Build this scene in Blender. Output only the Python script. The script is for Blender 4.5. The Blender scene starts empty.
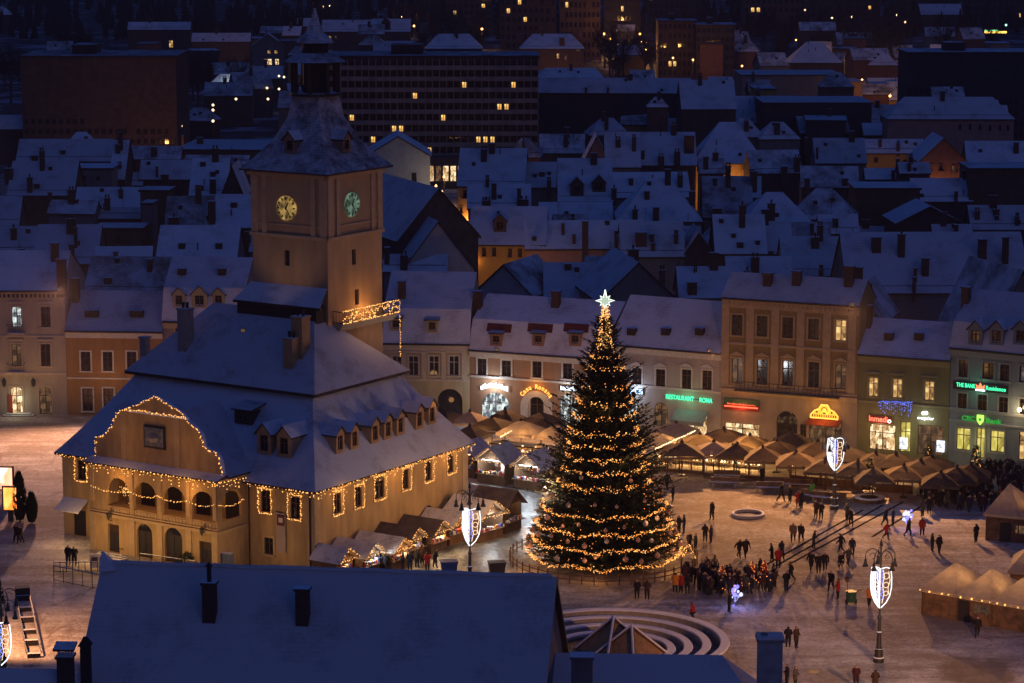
# Town square with Christmas market at dusk, seen from a hill: built in metres, z up, camera looks along +y
SKY, EXPO, HAZE = .15, .72, .00013
FL1, FL2, FL3, FL4, FL5, FL6, FL7 = 27000, 38000, 9500, 38000, .58, 34000, 8000
HUTW, TOWW, TER, FAC, STR = 1.0, 750, 95, .40, 1.0
import bpy, math, random
from mathutils import Vector, Matrix
random.seed(11)
SC = bpy.context.scene
COL = SC.collection
R = math.radians
# ---------------------------------------------------------------- camera model
CH, CF = 57.0, 2600.0
TH = math.atan(441 / 2600)
cT, sT = math.cos(TH), math.sin(TH)
def ray(x, y):
    u, v = x - 512, y - 341.5
    return Vector((u, CF * cT - v * sT, -(v * cT + CF * sT)))
CAM = Vector((0, 0, CH))
def at(x, y, z=0.0):
    d = ray(x, y)
    return CAM + d * ((z - CH) / d.z)
def hit(x, y, p0, n):
    d = ray(x, y)
    return CAM + d * ((p0 - CAM).dot(n) / d.dot(n))
def zat(Y, y):
    d = ray(512, y)
    return CH + d.z / d.y * Y
def scl(p):
    return CF / (p.y * cT + (CH - p.z) * sT)

# ---------------------------------------------------------------- materials
MATS = {}
def newmat(name):
    m = bpy.data.materials.new(name)
    m.use_nodes = True
    nt = m.node_tree
    return m, nt, nt.nodes['Principled BSDF']
def N(nt, typ, **kw):
    n = nt.nodes.new(typ)
    for k, v in kw.items():
        setattr(n, k, v)
    return n
def surf(name, col, rough=.8, var=.15, scale=2.0, bump=.0, col2=None, streak=False, metallic=0, spec=.3):
    """procedural surface: two-tone noise, optional vertical streaks and bump"""
    if name in MATS: return MATS[name]
    m, nt, b = newmat(name)
    tc = N(nt, 'ShaderNodeTexCoord')
    mp = N(nt, 'ShaderNodeMapping')
    if streak: mp.inputs['Scale'].default_value = (1, 1, .22)
    nt.links.new(tc.outputs['Object'], mp.inputs['Vector'])
    no = N(nt, 'ShaderNodeTexNoise')
    no.inputs['Scale'].default_value = scale
    no.inputs['Detail'].default_value = 6
    no.inputs['Roughness'].default_value = .62
    nt.links.new(mp.outputs[0], no.inputs['Vector'])
    rp = N(nt, 'ShaderNodeValToRGB')
    c2 = col2 or tuple(min(1, c * (1 + var)) for c in col)
    c1 = tuple(c * (1 - var) for c in col)
    rp.color_ramp.elements[0].position = .32
    rp.color_ramp.elements[0].color = (*c1, 1)
    rp.color_ramp.elements[1].position = .68
    rp.color_ramp.elements[1].color = (*c2, 1)
    nt.links.new(no.outputs['Fac'], rp.inputs[0])
    nt.links.new(rp.outputs[0], b.inputs['Base Color'])
    b.inputs['Roughness'].default_value = rough
    b.inputs['Metallic'].default_value = metallic
    b.inputs['Specular IOR Level'].default_value = spec
    if bump:
        bp = N(nt, 'ShaderNodeBump')
        bp.inputs['Strength'].default_value = bump
        bp.inputs['Distance'].default_value = .05
        nt.links.new(no.outputs['Fac'], bp.inputs['Height'])
        nt.links.new(bp.outputs[0], b.inputs['Normal'])
    MATS[name] = m
    return m
def snowmat(name, thin=.0, rows=6.0, base=(.74, .77, .84), dark=(.10, .075, .07), big=.3, wav=.12):
    """snow on a roof: tile courses showing faintly, worn patches where it is thin"""
    if name in MATS: return MATS[name]
    m, nt, b = newmat(name)
    tc = N(nt, 'ShaderNodeTexCoord')
    oi = N(nt, 'ShaderNodeObjectInfo')
    ad = N(nt, 'ShaderNodeVectorMath', operation='ADD')
    sc = N(nt, 'ShaderNodeVectorMath', operation='SCALE')
    sc.inputs['Scale'].default_value = 37.0
    nt.links.new(oi.outputs['Random'], sc.inputs[0])
    nt.links.new(tc.outputs['Object'], ad.inputs[0]); nt.links.new(sc.outputs[0], ad.inputs[1])
    n1 = N(nt, 'ShaderNodeTexNoise'); n1.inputs['Scale'].default_value = big; n1.inputs['Detail'].default_value = 8; n1.inputs['Roughness'].default_value = .68
    n2 = N(nt, 'ShaderNodeTexNoise'); n2.inputs['Scale'].default_value = 3.5; n2.inputs['Detail'].default_value = 5
    nt.links.new(ad.outputs[0], n1.inputs['Vector']); nt.links.new(ad.outputs[0], n2.inputs['Vector'])
    wv = N(nt, 'ShaderNodeTexWave', bands_direction='Z'); wv.inputs['Scale'].default_value = rows * .1 * 3; wv.inputs['Distortion'].default_value = 1.2; wv.inputs['Detail'].default_value = 2; wv.inputs['Detail Scale'].default_value = 2
    nt.links.new(tc.outputs['Object'], wv.inputs['Vector'])
    a = N(nt, 'ShaderNodeMath', operation='MULTIPLY_ADD'); a.inputs[1].default_value = wav; 
    nt.links.new(wv.outputs['Fac'], a.inputs[0]); nt.links.new(n1.outputs['Fac'], a.inputs[2])
    a2 = N(nt, 'ShaderNodeMath', operation='MULTIPLY_ADD'); a2.inputs[1].default_value = .22
    nt.links.new(n2.outputs['Fac'], a2.inputs[0]); nt.links.new(a.outputs[0], a2.inputs[2])
    mr = N(nt, 'ShaderNodeMapRange'); mr.inputs['From Min'].default_value = .665 - .15 * thin; mr.inputs['From Max'].default_value = .92 - .14 * thin
    mr.inputs['To Max'].default_value = .55 + .4 * thin
    nt.links.new(a2.outputs[0], mr.inputs['Value'])
    mx = N(nt, 'ShaderNodeMixRGB'); mx.inputs[1].default_value = (*base, 1); mx.inputs[2].default_value = (*dark, 1)
    nt.links.new(mr.outputs[0], mx.inputs[0])
    # per house difference in how much snow lies
    hv = N(nt, 'ShaderNodeMapRange'); hv.inputs['To Min'].default_value = .72; hv.inputs['To Max'].default_value = 1.05
    nt.links.new(oi.outputs['Random'], hv.inputs['Value'])
    ml = N(nt, 'ShaderNodeMixRGB', blend_type='MULTIPLY'); ml.inputs[0].default_value = 1
    nt.links.new(mx.outputs[0], ml.inputs[1]); nt.links.new(hv.outputs[0], ml.inputs[2])
    nt.links.new(ml.outputs[0], b.inputs['Base Color'])
    b.inputs['Roughness'].default_value = .85
    b.inputs['Specular IOR Level'].default_value = .15
    bp = N(nt, 'ShaderNodeBump'); bp.inputs['Strength'].default_value = .6; bp.inputs['Distance'].default_value = .12
    nt.links.new(a2.outputs[0], bp.inputs['Height']); nt.links.new(bp.outputs[0], b.inputs['Normal'])
    MATS[name] = m
    return m
def emit(name, col, st, nosample=True):
    if name in MATS: return MATS[name]
    m, nt, b = newmat(name)
    b.inputs['Base Color'].default_value = (.05, .05, .05, 1)
    b.inputs['Emission Color'].default_value = (*col, 1)
    b.inputs['Emission Strength'].default_value = st
    if nosample: m.cycles.emission_sampling = 'NONE'
    MATS[name] = m
    return m
def litpane(name, cols, st, scale=1.2):
    """a lit window or shop pane: uneven interior seen through glass"""
    if name in MATS: return MATS[name]
    m, nt, b = newmat(name)
    tc = N(nt, 'ShaderNodeTexCoord')
    vo = N(nt, 'ShaderNodeTexVoronoi', distance='CHEBYCHEV'); vo.inputs['Scale'].default_value = scale
    no = N(nt, 'ShaderNodeTexNoise'); no.inputs['Scale'].default_value = scale * 1.7; no.inputs['Detail'].default_value = 4
    mp = N(nt, 'ShaderNodeMapping'); mp.inputs['Scale'].default_value = (1.0, 1.0, .6)
    nt.links.new(tc.outputs['Object'], mp.inputs['Vector'])
    nt.links.new(mp.outputs[0], vo.inputs['Vector']); nt.links.new(mp.outputs[0], no.inputs['Vector'])
    mx = N(nt, 'ShaderNodeMixRGB'); mx.inputs[0].default_value = .5
    nt.links.new(vo.outputs['Color'], mx.inputs[1]); nt.links.new(no.outputs['Fac'], mx.inputs[2])
    rp = N(nt, 'ShaderNodeValToRGB')
    e = rp.color_ramp.elements
    e[0].position = .3; e[0].color = (*cols[0], 1); e[1].position = .7; e[1].color = (*cols[-1], 1)
    for i, c in enumerate(cols[1:-1]):
        k = e.new(.3 + .4 * (i + 1) / (len(cols) - 1)); k.color = (*c, 1)
    nt.links.new(mx.outputs[0], rp.inputs[0])
    nt.links.new(rp.outputs[0], b.inputs['Emission Color'])
    b.inputs['Emission Strength'].default_value = st
    b.inputs['Base Color'].default_value = (.03, .03, .03, 1)
    b.inputs['Roughness'].default_value = .15
    m.cycles.emission_sampling = 'NONE'
    MATS[name] = m
    return m

M_SNOW = snowmat('roof_snow')
M_SNOW2 = snowmat('roof_snow_thin', thin=.8, rows=9)
M_SNOWC = snowmat('roof_snow_council', thin=.12, rows=11, base=(.70, .74, .82), big=.35, wav=.08)
M_SPIRE = snowmat('spire_tiles', thin=.75, rows=8, base=(.60, .62, .68), dark=(.07, .055, .055), big=.6)
M_FORE = snowmat('roof_snow_thick', thin=0, rows=5, base=(.80, .80, .82), big=.16, wav=.03)
M_CAP = surf('snow_cap', (.78, .80, .86), .85, .06, 3, .3)
M_EDGE = surf('roof_edge', (.045, .032, .03), .8, .3, 4)
M_BRICK = surf('brick', (.085, .05, .042), .9, .3, 5, .4)
M_TIMBER = surf('timber', (.13, .075, .04), .8, .3, 3, .3)
M_DARK = surf('dark_trim', (.03, .026, .03), .6, .2, 4)
M_IRON = surf('cast_iron', (.03, .035, .035), .45, .2, 8, 0, spec=.5)
M_WHITE = surf('white_paint', (.62, .58, .52), .6, .12, 3)
M_STONE = surf('stone', (.30, .27, .24), .85, .2, 2.5, .3)
M_GLASS = surf('window_glass', (.018, .018, .024), .08, .3, 2, 0, spec=.6)
M_SASH = surf('brown_sash', (.10, .055, .04), .5, .2, 5)
M_SASHW = surf('pale_sash', (.42, .38, .33), .5, .15, 5)
M_BULB = emit('warm_bulb', (1, .44, .11), 1.6)
M_BULBD = emit('amber_bulb', (1, .30, .05), 1.2)
M_BULBW = emit('white_bulb', (1, .62, .28), 2.6)
M_LED = emit('cool_led', (.90, .93, 1), 1.15)
M_LEDW = emit('warm_led', (1, .72, .45), 1.0)
M_LEDB = emit('blue_led', (.12, .2, 1), 1.3)
M_CABLE = surf('cable', (.02, .03, .02), .7, .2, 9)
M_WARM = litpane('warm_room', [(.06, .03, .015), (.5, .28, .09), (1, .68, .28)], .75, 1.8)
M_DIM = litpane('dim_room', [(.012, .008, .007), (.05, .027, .015), (.16, .085, .035)], .7, 2.4)
M_SHOP = litpane('shop_interior', [(.05, .025, .015), (.5, .30, .12), (1, .8, .5)], .9, 2.6)
M_SHOPY = litpane('bank_interior', [(.22, .17, .03), (.6, .50, .10), (.9, .8, .3)], .7, 1.2)
M_COOLSHOP = litpane('cool_shop', [(.02, .025, .03), (.14, .16, .18), (.75, .85, .8)], .8, 2.6)

def canvas(name, col):
    """tent cloth: lets some of the light below shine through"""
    m = surf(name, col, .8, .2, 1.4, .2); nt = m.node_tree; b = nt.nodes['Principled BSDF']
    tr = nt.nodes.new('ShaderNodeBsdfTranslucent'); mx = nt.nodes.new('ShaderNodeMixShader'); mx.inputs[0].default_value = .42
    nt.links.new(b.inputs['Base Color'].links[0].from_socket, tr.inputs['Color']); nt.links.new(b.outputs[0], mx.inputs[1]); nt.links.new(tr.outputs[0], mx.inputs[2]); nt.links.new(mx.outputs[0], nt.nodes['Material Output'].inputs['Surface'])
    return m
# ---------------------------------------------------------------- mesh builder
class MB:
    def __init__(s): s.v = []; s.f = []; s.m = []
    def face(s, pts, m=0):
        i = len(s.v); s.v += [tuple(p) for p in pts]; s.f.append(tuple(range(i, i + len(pts)))); s.m.append(m)
    def hexa(s, b, t, m=0, mt=None):
        """closed solid from bottom ring b and top ring t (same count, ccw seen from above)"""
        i = len(s.v); n = len(b)
        s.v += [tuple(p) for p in b] + [tuple(p) for p in t]
        s.f.append(tuple(i + k for k in reversed(range(n)))); s.m.append(m)
        s.f.append(tuple(i + n + k for k in range(n))); s.m.append(m if mt is None else mt)
        for k in range(n):
            s.f.append((i + k, i + (k + 1) % n, i + n + (k + 1) % n, i + n + k)); s.m.append(m)
    def box(s, x0, y0, z0, x1, y1, z1, m=0, mt=None):
        s.hexa([(x0, y0, z0), (x1, y0, z0), (x1, y1, z0), (x0, y1, z0)], [(x0, y0, z1), (x1, y0, z1), (x1, y1, z1), (x0, y1, z1)], m, mt)
    def rbox(s, c, sx, sy, z0, z1, rot, m=0, mt=None):
        ca, sa = math.cos(rot), math.sin(rot)
        q = [(c[0] + ca * x - sa * y, c[1] + sa * x + ca * y) for x, y in ((-sx / 2, -sy / 2), (sx / 2, -sy / 2), (sx / 2, sy / 2), (-sx / 2, sy / 2))]
        s.hexa([(*p, z0) for p in q], [(*p, z1) for p in q], m, mt)
    def prism(s, poly, z0, z1, m=0, mt=None):
        s.hexa([(x, y, z0) for x, y in poly], [(x, y, z1) for x, y in poly], m, mt)
    def slab(s, pts, th, m=0, mside=1):
        """roof slope: top polygon pts, thickness th straight down; top gets m"""
        s.hexa([(p[0], p[1], p[2] - th) for p in pts], pts, mside, m)
    def tube(s, pts, r, n=6, m=0, r1=None, cap=True):
        pts = [Vector(p) for p in pts]; i0 = len(s.v); k = len(pts)
        up = Vector((0, 0, 1))
        for j, p in enumerate(pts):
            d = (pts[min(j + 1, k - 1)] - pts[max(j - 1, 0)])
            d = d.normalized() if d.length > 1e-9 else up
            a = d.cross(up if abs(d.z) < .95 else Vector((1, 0, 0))).normalized(); b = d.cross(a)
            rr = r if r1 is None else r + (r1 - r) * j / max(1, k - 1)
            for q in range(n):
                t = 2 * math.pi * q / n
                s.v.append(tuple(p + a * math.cos(t) * rr + b * math.sin(t) * rr))
        for j in range(k - 1):
            for q in range(n):
                a0 = i0 + j * n + q; a1 = i0 + j * n + (q + 1) % n
                s.f.append((a0, a1, a1 + n, a0 + n)); s.m.append(m)
        if cap and n > 2:
            s.f.append(tuple(i0 + q for q in reversed(range(n)))); s.m.append(m)
            s.f.append(tuple(i0 + (k - 1) * n + q for q in range(n))); s.m.append(m)
    def lathe(s, prof, n=10, c=(0, 0), m=0, ring=False):
        i0 = len(s.v)
        for r, z in prof:
            for q in range(n):
                t = 2 * math.pi * q / n
                s.v.append((c[0] + r * math.cos(t), c[1] + r * math.sin(t), z))
        for j in range(len(prof) - 1):
            for q in range(n):
                a0 = i0 + j * n + q; a1 = i0 + j * n + (q + 1) % n
                s.f.append((a0, a1, a1 + n, a0 + n)); s.m.append(m)
        if ring:
            j = (len(prof) - 1) * n
            for q in range(n): s.f.append((i0 + j + q, i0 + j + (q + 1) % n, i0 + (q + 1) % n, i0 + q)); s.m.append(m)
            return
        s.f.append(tuple(i0 + q for q in reversed(range(n)))); s.m.append(m)
        s.f.append(tuple(i0 + (len(prof) - 1) * n + q for q in range(n))); s.m.append(m)
    def octa(s, p, r, m=0):
        x, y, z = p; i = len(s.v)
        s.v += [(x + r, y, z), (x - r, y, z), (x, y + r, z), (x, y - r, z), (x, y, z + r), (x, y, z - r)]
        for f in ((0, 2, 4), (2, 1, 4), (1, 3, 4), (3, 0, 4), (2, 0, 5), (1, 2, 5), (3, 1, 5), (0, 3, 5)):
            s.f.append(tuple(i + k for k in f)); s.m.append(m)
    def ball(s, p, r, m=0, n=10, k=6, sq=1.0):
        prof = [(max(.001, r * math.sin(math.pi * j / k)), p[2] - r * sq * math.cos(math.pi * j / k)) for j in range(k + 1)]
        s.lathe(prof, n, (p[0], p[1]), m)
    def mesh(s, name, mats):
        me = bpy.data.meshes.new(name)
        me.from_pydata(s.v, [], s.f)
        for mt in mats: me.materials.append(mt)
        if len(mats) > 1: me.polygons.foreach_set('material_index', s.m)
        me.update()
        return me
    def build(s, name, mats, parent=None, loc=None, rot=None):
        if not isinstance(mats, (list, tuple)): mats = [mats]
        return link(name, s.mesh(name, mats), parent, loc, rot)
def link(name, me, parent=None, loc=None, rot=None):
    o = bpy.data.objects.new(name, me)
    COL.objects.link(o)
    if parent is not None: o.parent = parent
    if loc is not None: o.location = loc
    if rot is not None: o.rotation_euler = (0, 0, rot)
    return o
def tag(o, label=None, cat=None, group=None, kind=None):
    if label: o['label'] = label
    if cat: o['category'] = cat
    if group: o['group'] = group
    if kind: o['kind'] = kind
    return o
def thing(name, label, cat, loc=(0, 0, 0), rot=0, group=None):
    o = bpy.data.objects.new(name, None); COL.objects.link(o)
    o.empty_display_size = .2
    o.location = loc; o.rotation_euler = (0, 0, rot)
    return tag(o, label, cat, group)
def copytree(src, parent=None):
    c = src.copy(); COL.objects.link(c)
    if parent is not None: c.parent = parent
    for ch in src.children: copytree(ch, c)
    return c
ORD = ['first', 'second', 'third', 'fourth', 'fifth', 'sixth', 'seventh', 'eighth', 'ninth', 'tenth', 'eleventh', 'twelfth', 'thirteenth', 'fourteenth', 'fifteenth', 'sixteenth', 'seventeenth', 'eighteenth', 'nineteenth', 'twentieth']

class Frame:
    """local frame on the ground: origin p, x along rot, y away; pixel -> local on its vertical planes"""
    def __init__(s, p, rot):
        s.p = Vector((p[0], p[1], 0)); s.rot = rot
        s.ex = Vector((math.cos(rot), math.sin(rot), 0)); s.ey = Vector((-math.sin(rot), math.cos(rot), 0))
    def loc(s, w):
        d = w - s.p
        return Vector((d.dot(s.ex), d.dot(s.ey), w.z))
    def wld(s, x, y, z=0): return s.p + s.ex * x + s.ey * y + Vector((0, 0, z))
    def front(s, x, y, yl=0): return s.loc(hit(x, y, s.wld(0, yl), s.ey))
    def side(s, x, y, xl=0): return s.loc(hit(x, y, s.wld(xl, 0), s.ex))
    def plane(s, x, y, p0, n):
        nw = s.ex * n[0] + s.ey * n[1] + Vector((0, 0, n[2]))
        return s.loc(hit(x, y, s.wld(*p0), nw))

def wall_holes(mb, w0, w1, z0, z1, holes, m=0, depth=.22, place=None, back=True):
    """a wall in the x-z plane at y=0 (outside is -y) with real openings; place maps (x,y,z)"""
    pl = place or (lambda x, y, z: (x, y, z))
    hs = [h for h in holes if h[1] > w0 + .02 and h[0] < w1 - .02]
    xs = sorted({w0, w1, *[min(max(a, w0), w1) for h in hs for a in (h[0], h[1])]})
    zs = sorted({z0, z1, *[min(max(a, z0), z1) for h in hs for a in (h[2], h[3])]})
    for i in range(len(xs) - 1):
        for j in range(len(zs) - 1):
            cx, cz = (xs[i] + xs[i + 1]) / 2, (zs[j] + zs[j + 1]) / 2
            if any(h[0] < cx < h[1] and h[2] < cz < h[3] for h in hs): continue
            mb.face([pl(xs[i], 0, zs[j]), pl(xs[i + 1], 0, zs[j]), pl(xs[i + 1], 0, zs[j + 1]), pl(xs[i], 0, zs[j + 1])], m)
    for h in hs:
        a, b, c, d = h[:4]; r = depth
        mb.face([pl(a, 0, c), pl(a, 0, d), pl(a, r, d), pl(a, r, c)], m)
        mb.face([pl(b, 0, d), pl(b, 0, c), pl(b, r, c), pl(b, r, d)], m)
        mb.face([pl(a, 0, d), pl(b, 0, d), pl(b, r, d), pl(a, r, d)], m)
        mb.face([pl(b, 0, c), pl(a, 0, c), pl(a, r, c), pl(b, r, c)], m)
        if len(h) > 4 and h[4]:      # arched top: spandrels fill the corners
            cx, rx = (a + b) / 2, (b - a) / 2; rz = min(rx, (d - c) * .6); n = 10
            arc = [(cx - rx * math.cos(math.pi * k / n), d - rz + rz * math.sin(math.pi * k / n)) for k in range(n + 1)]
            for k in range(n):
                (xa, za), (xb, zb) = arc[k], arc[k + 1]
                mb.face([pl(xa, .003, za), pl(xb, .003, zb), pl(xb, .003, d), pl(xa, .003, d)], m)
                mb.face([pl(xa, .003, za), pl(xb, .003, zb), pl(xb, r, zb), pl(xa, r, za)], m)
WCACHE = {}
def window(parent, x, z0, w, h, style='plain', pane=None, sash=None, trim=None, place=None, arch=False, ped=None, name='window', bars=True):
    """a window as part: trim and sash in one frame mesh, the glass its sub-part. Local x-z plane, outside -y"""
    pane = pane or M_GLASS; sash = sash or M_SASH; trim = trim or M_WHITE
    key = (round(w, 1), round(h, 1), style, sash.name, trim.name, arch, ped, bars)
    if key not in WCACHE:
        f = MB(); w, h = key[0], key[1]; a = w / 2
        t = .16 if style != 'bare' else 0
        if t:
            f.box(-a - t, -.07, 0, -a + .003, .06, h, 0); f.box(a - .003, -.07, 0, a + t, .06, h, 0)
            f.box(-a - t, -.07, h, a + t, .06, h + t, 0)
            f.box(-a - t - .06, -.16, -.14, a + t + .06, .06, .003, 0)
        if ped == 'flat': f.box(-a - t - .15, -.24, h + t + .25, a + t + .15, .02, h + t + .42, 0, 2)
        if ped == 'tri':
            f.hexa([(-a - .35, -.22, h + .3), (a + .35, -.22, h + .3), (a + .35, .02, h + .3), (-a - .35, .02, h + .3)], [(-.03, -.22, h + .75), (.03, -.22, h + .75), (.03, .02, h + .75), (-.03, .02, h + .75)], 0)
        b = .07
        f.box(-a, .07, 0, -a + b, .15, h, 1); f.box(a - b, .07, 0, a, .15, h, 1)
        f.box(-a + b, .07, 0, a - b, .15, b, 1); f.box(-a + b, .07, h - b, a - b, .15, h, 1)
        if bars:
            f.box(-.04, .075, b, .04, .145, h - b, 1); f.box(-a + b, .08, h * .66, a - b, .14, h * .66 + .07, 1)
        g = MB(); g.face([(-a, .17, 0), (a, .17, 0), (a, .17, h), (-a, .17, h)])
        WCACHE[key] = (f.mesh('window', [trim, sash, M_CAP]), g)
    fm, g = WCACHE[key]
    o = link(name, fm, parent)
    pk = key + (pane.name,)
    if pk not in WCACHE: WCACHE[pk] = g.mesh('pane', [pane])
    link('pane', WCACHE[pk], o)
    if place: o.location, o.rotation_euler = place(x, z0)
    else: o.location = (x, 0, z0)
    return o
def text_mesh(txt, width, height=None, extrude=.03):
    cu = bpy.data.curves.new('lettering', 'FONT'); cu.body = txt; cu.size = 1; cu.extrude = extrude; cu.offset = .012
    cu.align_x = 'CENTER'; cu.align_y = 'CENTER'
    o = bpy.data.objects.new('tmp', cu); COL.objects.link(o)
    bpy.context.view_layer.update()
    dx, dy = o.dimensions.x, o.dimensions.y
    me = bpy.data.meshes.new_from_object(o.evaluated_get(bpy.context.evaluated_depsgraph_get()))
    bpy.data.objects.remove(o); bpy.data.curves.remove(cu)
    sx = width / dx; sy = (height / dy) if height else sx
    # letters stand in the x-z plane facing -y
    me.transform(Matrix(((sx, 0, 0, 0), (0, 0, -1, 0), (0, sy, 0, 0), (0, 0, 0, 1))))
    me.name = 'lettering'
    me.materials.clear()
    return me
def light_string(name, label, lines, step=.28, drop=0., r=.05, mat=None, group=None, cat='string lights', jit=.05, loc=(0, 0, 0), rot=0):
    """a string of bulbs: the cable carries the sub-object with its bulbs; icicle drops when drop > 0"""
    t = thing(name, label, cat, loc, rot, group)
    c = MB(); b = MB(); rnd = random.Random(len(label) * 7 + len(lines))
    for pts in lines:
        pts = [Vector(p) for p in pts]
        c.tube(pts, .012, 4)
        for p, q in zip(pts, pts[1:]):
            L = (q - p).length; n = max(1, int(L / step))
            for k in range(n):
                w = p.lerp(q, (k + rnd.random() * .8) / n)
                if drop and k % 2 == 0:
                    d = drop * rnd.choice((.35, .6, 1.0)) * rnd.uniform(.8, 1.1)
                    c.tube([w, w - Vector((0, 0, d))], .006, 3)
                    for j in range(max(1, int(d / .2))):
                        if rnd.random() < .7: b.octa(w + Vector((rnd.uniform(-.03, .03), rnd.uniform(-.03, .03), -d * (j + rnd.random()) / max(1, int(d / .2)))), r * rnd.uniform(.55, 1.05))
                else:
                    b.octa(w + Vector((rnd.uniform(-jit, jit), rnd.uniform(-jit, jit), rnd.uniform(-jit, jit))), r * rnd.uniform(.6, 1.15))
    c.build('cable', M_CABLE, t)
    tag(b.build('bulbs', mat or M_BULB, t), kind='stuff')
    return t
def lamp(name, loc, power, col, radius=.3, spot=None, target=None, blend=.5):
    if spot:
        l = bpy.data.lights.new(name, 'SPOT'); l.spot_size = R(spot); l.spot_blend = blend
    else: l = bpy.data.lights.new(name, 'POINT')
    l.energy = power; l.color = col; l.shadow_soft_size = radius
    o = bpy.data.objects.new(name, l); COL.objects.link(o); o.location = loc
    if target is not None: o.rotation_euler = (Vector(target) - Vector(loc)).to_track_quat('-Z', 'Y').to_euler()
    return o
# ================================================================ ground
def ground_mat():
    m, nt, b = newmat('trodden_snow')
    tc = N(nt, 'ShaderNodeTexCoord')
    def noise(s, d=6, r=.6, sc=(1, 1, 1), dist=0):
        mp = N(nt, 'ShaderNodeMapping'); mp.inputs['Scale'].default_value = sc
        n = N(nt, 'ShaderNodeTexNoise'); n.inputs['Scale'].default_value = s; n.inputs['Detail'].default_value = d; n.inputs['Roughness'].default_value = r; n.inputs['Distortion'].default_value = dist
        nt.links.new(tc.outputs['Object'], mp.inputs[0]); nt.links.new(mp.outputs[0], n.inputs['Vector'])
        return n.outputs['Fac']
    def mth(op, a, b2=None, c=None):
        n = N(nt, 'ShaderNodeMath', operation=op)
        for i, v in enumerate((a, b2, c)):
            if v is None: continue
            if isinstance(v, (int, float)): n.inputs[i].default_value = v
            else: nt.links.new(v, n.inputs[i])
        return n.outputs[0]
    def rng(v, a, b2, c=0, d=1):
        n = N(nt, 'ShaderNodeMapRange', interpolation_type='SMOOTHSTEP')
        n.inputs['From Min'].default_value = a; n.inputs['From Max'].default_value = b2; n.inputs['To Min'].default_value = c; n.inputs['To Max'].default_value = d
        nt.links.new(v, n.inputs['Value']); return n.outputs[0]
    def mix(f, a, b2):
        n = N(nt, 'ShaderNodeMixRGB')
        nt.links.new(f, n.inputs[0])
        for i, v in ((1, a), (2, b2)):
            if isinstance(v, tuple): n.inputs[i].default_value = (*v, 1)
            else: nt.links.new(v, n.inputs[i])
        return n.outputs[0]
    big = noise(.07, 7, .62); mid = noise(.55, 6, .65); fine = noise(2.6, 5, .7); streak = noise(.35, 6, .6, (.35, 1.6, 1), .6)
    vo = N(nt, 'ShaderNodeTexVoronoi'); vo.inputs['Scale'].default_value = 1.9; nt.links.new(tc.outputs['Object'], vo.inputs['Vector'])
    # worn places with a shape of their own: the lane of the market, the yard in front of the tree
    sep = N(nt, 'ShaderNodeSeparateXYZ'); nt.links.new(tc.outputs['Object'], sep.inputs[0])
    def blob(p, rx, ry, rot):
        x = mth('SUBTRACT', sep.outputs[0], p.x); y = mth('SUBTRACT', sep.outputs[1], p.y)
        ca, sa = math.cos(rot), math.sin(rot)
        u = mth('DIVIDE', mth('ADD', mth('MULTIPLY', x, ca), mth('MULTIPLY', y, sa)), rx)
        v = mth('DIVIDE', mth('SUBTRACT', mth('MULTIPLY', y, ca), mth('MULTIPLY', x, sa)), ry)
        d = mth('SQRT', mth('ADD', mth('MULTIPLY', u, u), mth('MULTIPLY', v, v)))
        d = mth('ADD', d, mth('MULTIPLY', mth('SUBTRACT', mid, .5), .9))
        return rng(d, 1.1, .75)
    lane = mth('MAXIMUM', blob(at(505, 535), 8, 26, R(-33)), blob(at(545, 492), 7, 12, R(-30)))
    plaza = mth('MAXIMUM', blob(at(733, 500), 14, 13, 0), blob(at(690, 560), 16, 14, 0))
    pile = blob(at(978, 672), 3.2, 4.0, 0)
    worn = mth('ADD', mth('MULTIPLY', big, .55), mth('ADD', mth('MULTIPLY', streak, .35), mth('MULTIPLY', fine, .32)))
    worn = rng(worn, .50, .70, 0, .95)
    snow = mix(rng(mid, .3, .7), (.52, .50, .49), (.72, .70, .69))
    col = mix(worn, snow, (.25, .21, .18))
    col = mix(mth('MULTIPLY', rng(vo.outputs['Distance'], .30, .06), rng(mid, .40, .56, .15, .95)), col, (.20, .165, .145))
    col = mix(rng(noise(.22, 8, .72, (1.3, .5, 1), 1.5), .53, .64, 0, .7), col, (.24, .19, .17))
    col = mix(mth('MULTIPLY', plaza, rng(mth('ADD', mid, mth('MULTIPLY', fine, .5)), .50, .85, .15, .92)), col, (.17, .125, .095))
    col = mix(mth('MULTIPLY', pile, .75), col, (.16, .12, .09))
    icy = mix(rng(noise(.5, 8, .7, (1, .6, 1), .8), .38, .66), (.07, .08, .085), (.34, .36, .37))
    col = mix(mth('MULTIPLY', lane, .9), col, icy)
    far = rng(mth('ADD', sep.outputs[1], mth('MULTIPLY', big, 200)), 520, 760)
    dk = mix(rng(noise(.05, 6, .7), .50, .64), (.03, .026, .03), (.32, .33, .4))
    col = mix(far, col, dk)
    nt.links.new(col, b.inputs['Base Color'])
    rg = mth('SUBTRACT', .82, mth('MULTIPLY', lane, .45))
    nt.links.new(rg, b.inputs['Roughness'])
    b.inputs['Specular IOR Level'].default_value = .2
    bp = N(nt, 'ShaderNodeBump'); bp.inputs['Strength'].default_value = .7; bp.inputs['Distance'].default_value = .12
    nt.links.new(mth('ADD', mth('MULTIPLY', mid, .7), mth('MULTIPLY', fine, .6)), bp.inputs['Height']); nt.links.new(bp.outputs[0], b.inputs['Normal'])
    return m
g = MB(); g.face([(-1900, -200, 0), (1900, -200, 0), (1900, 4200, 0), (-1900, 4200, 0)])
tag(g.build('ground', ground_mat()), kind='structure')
g = MB()
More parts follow.
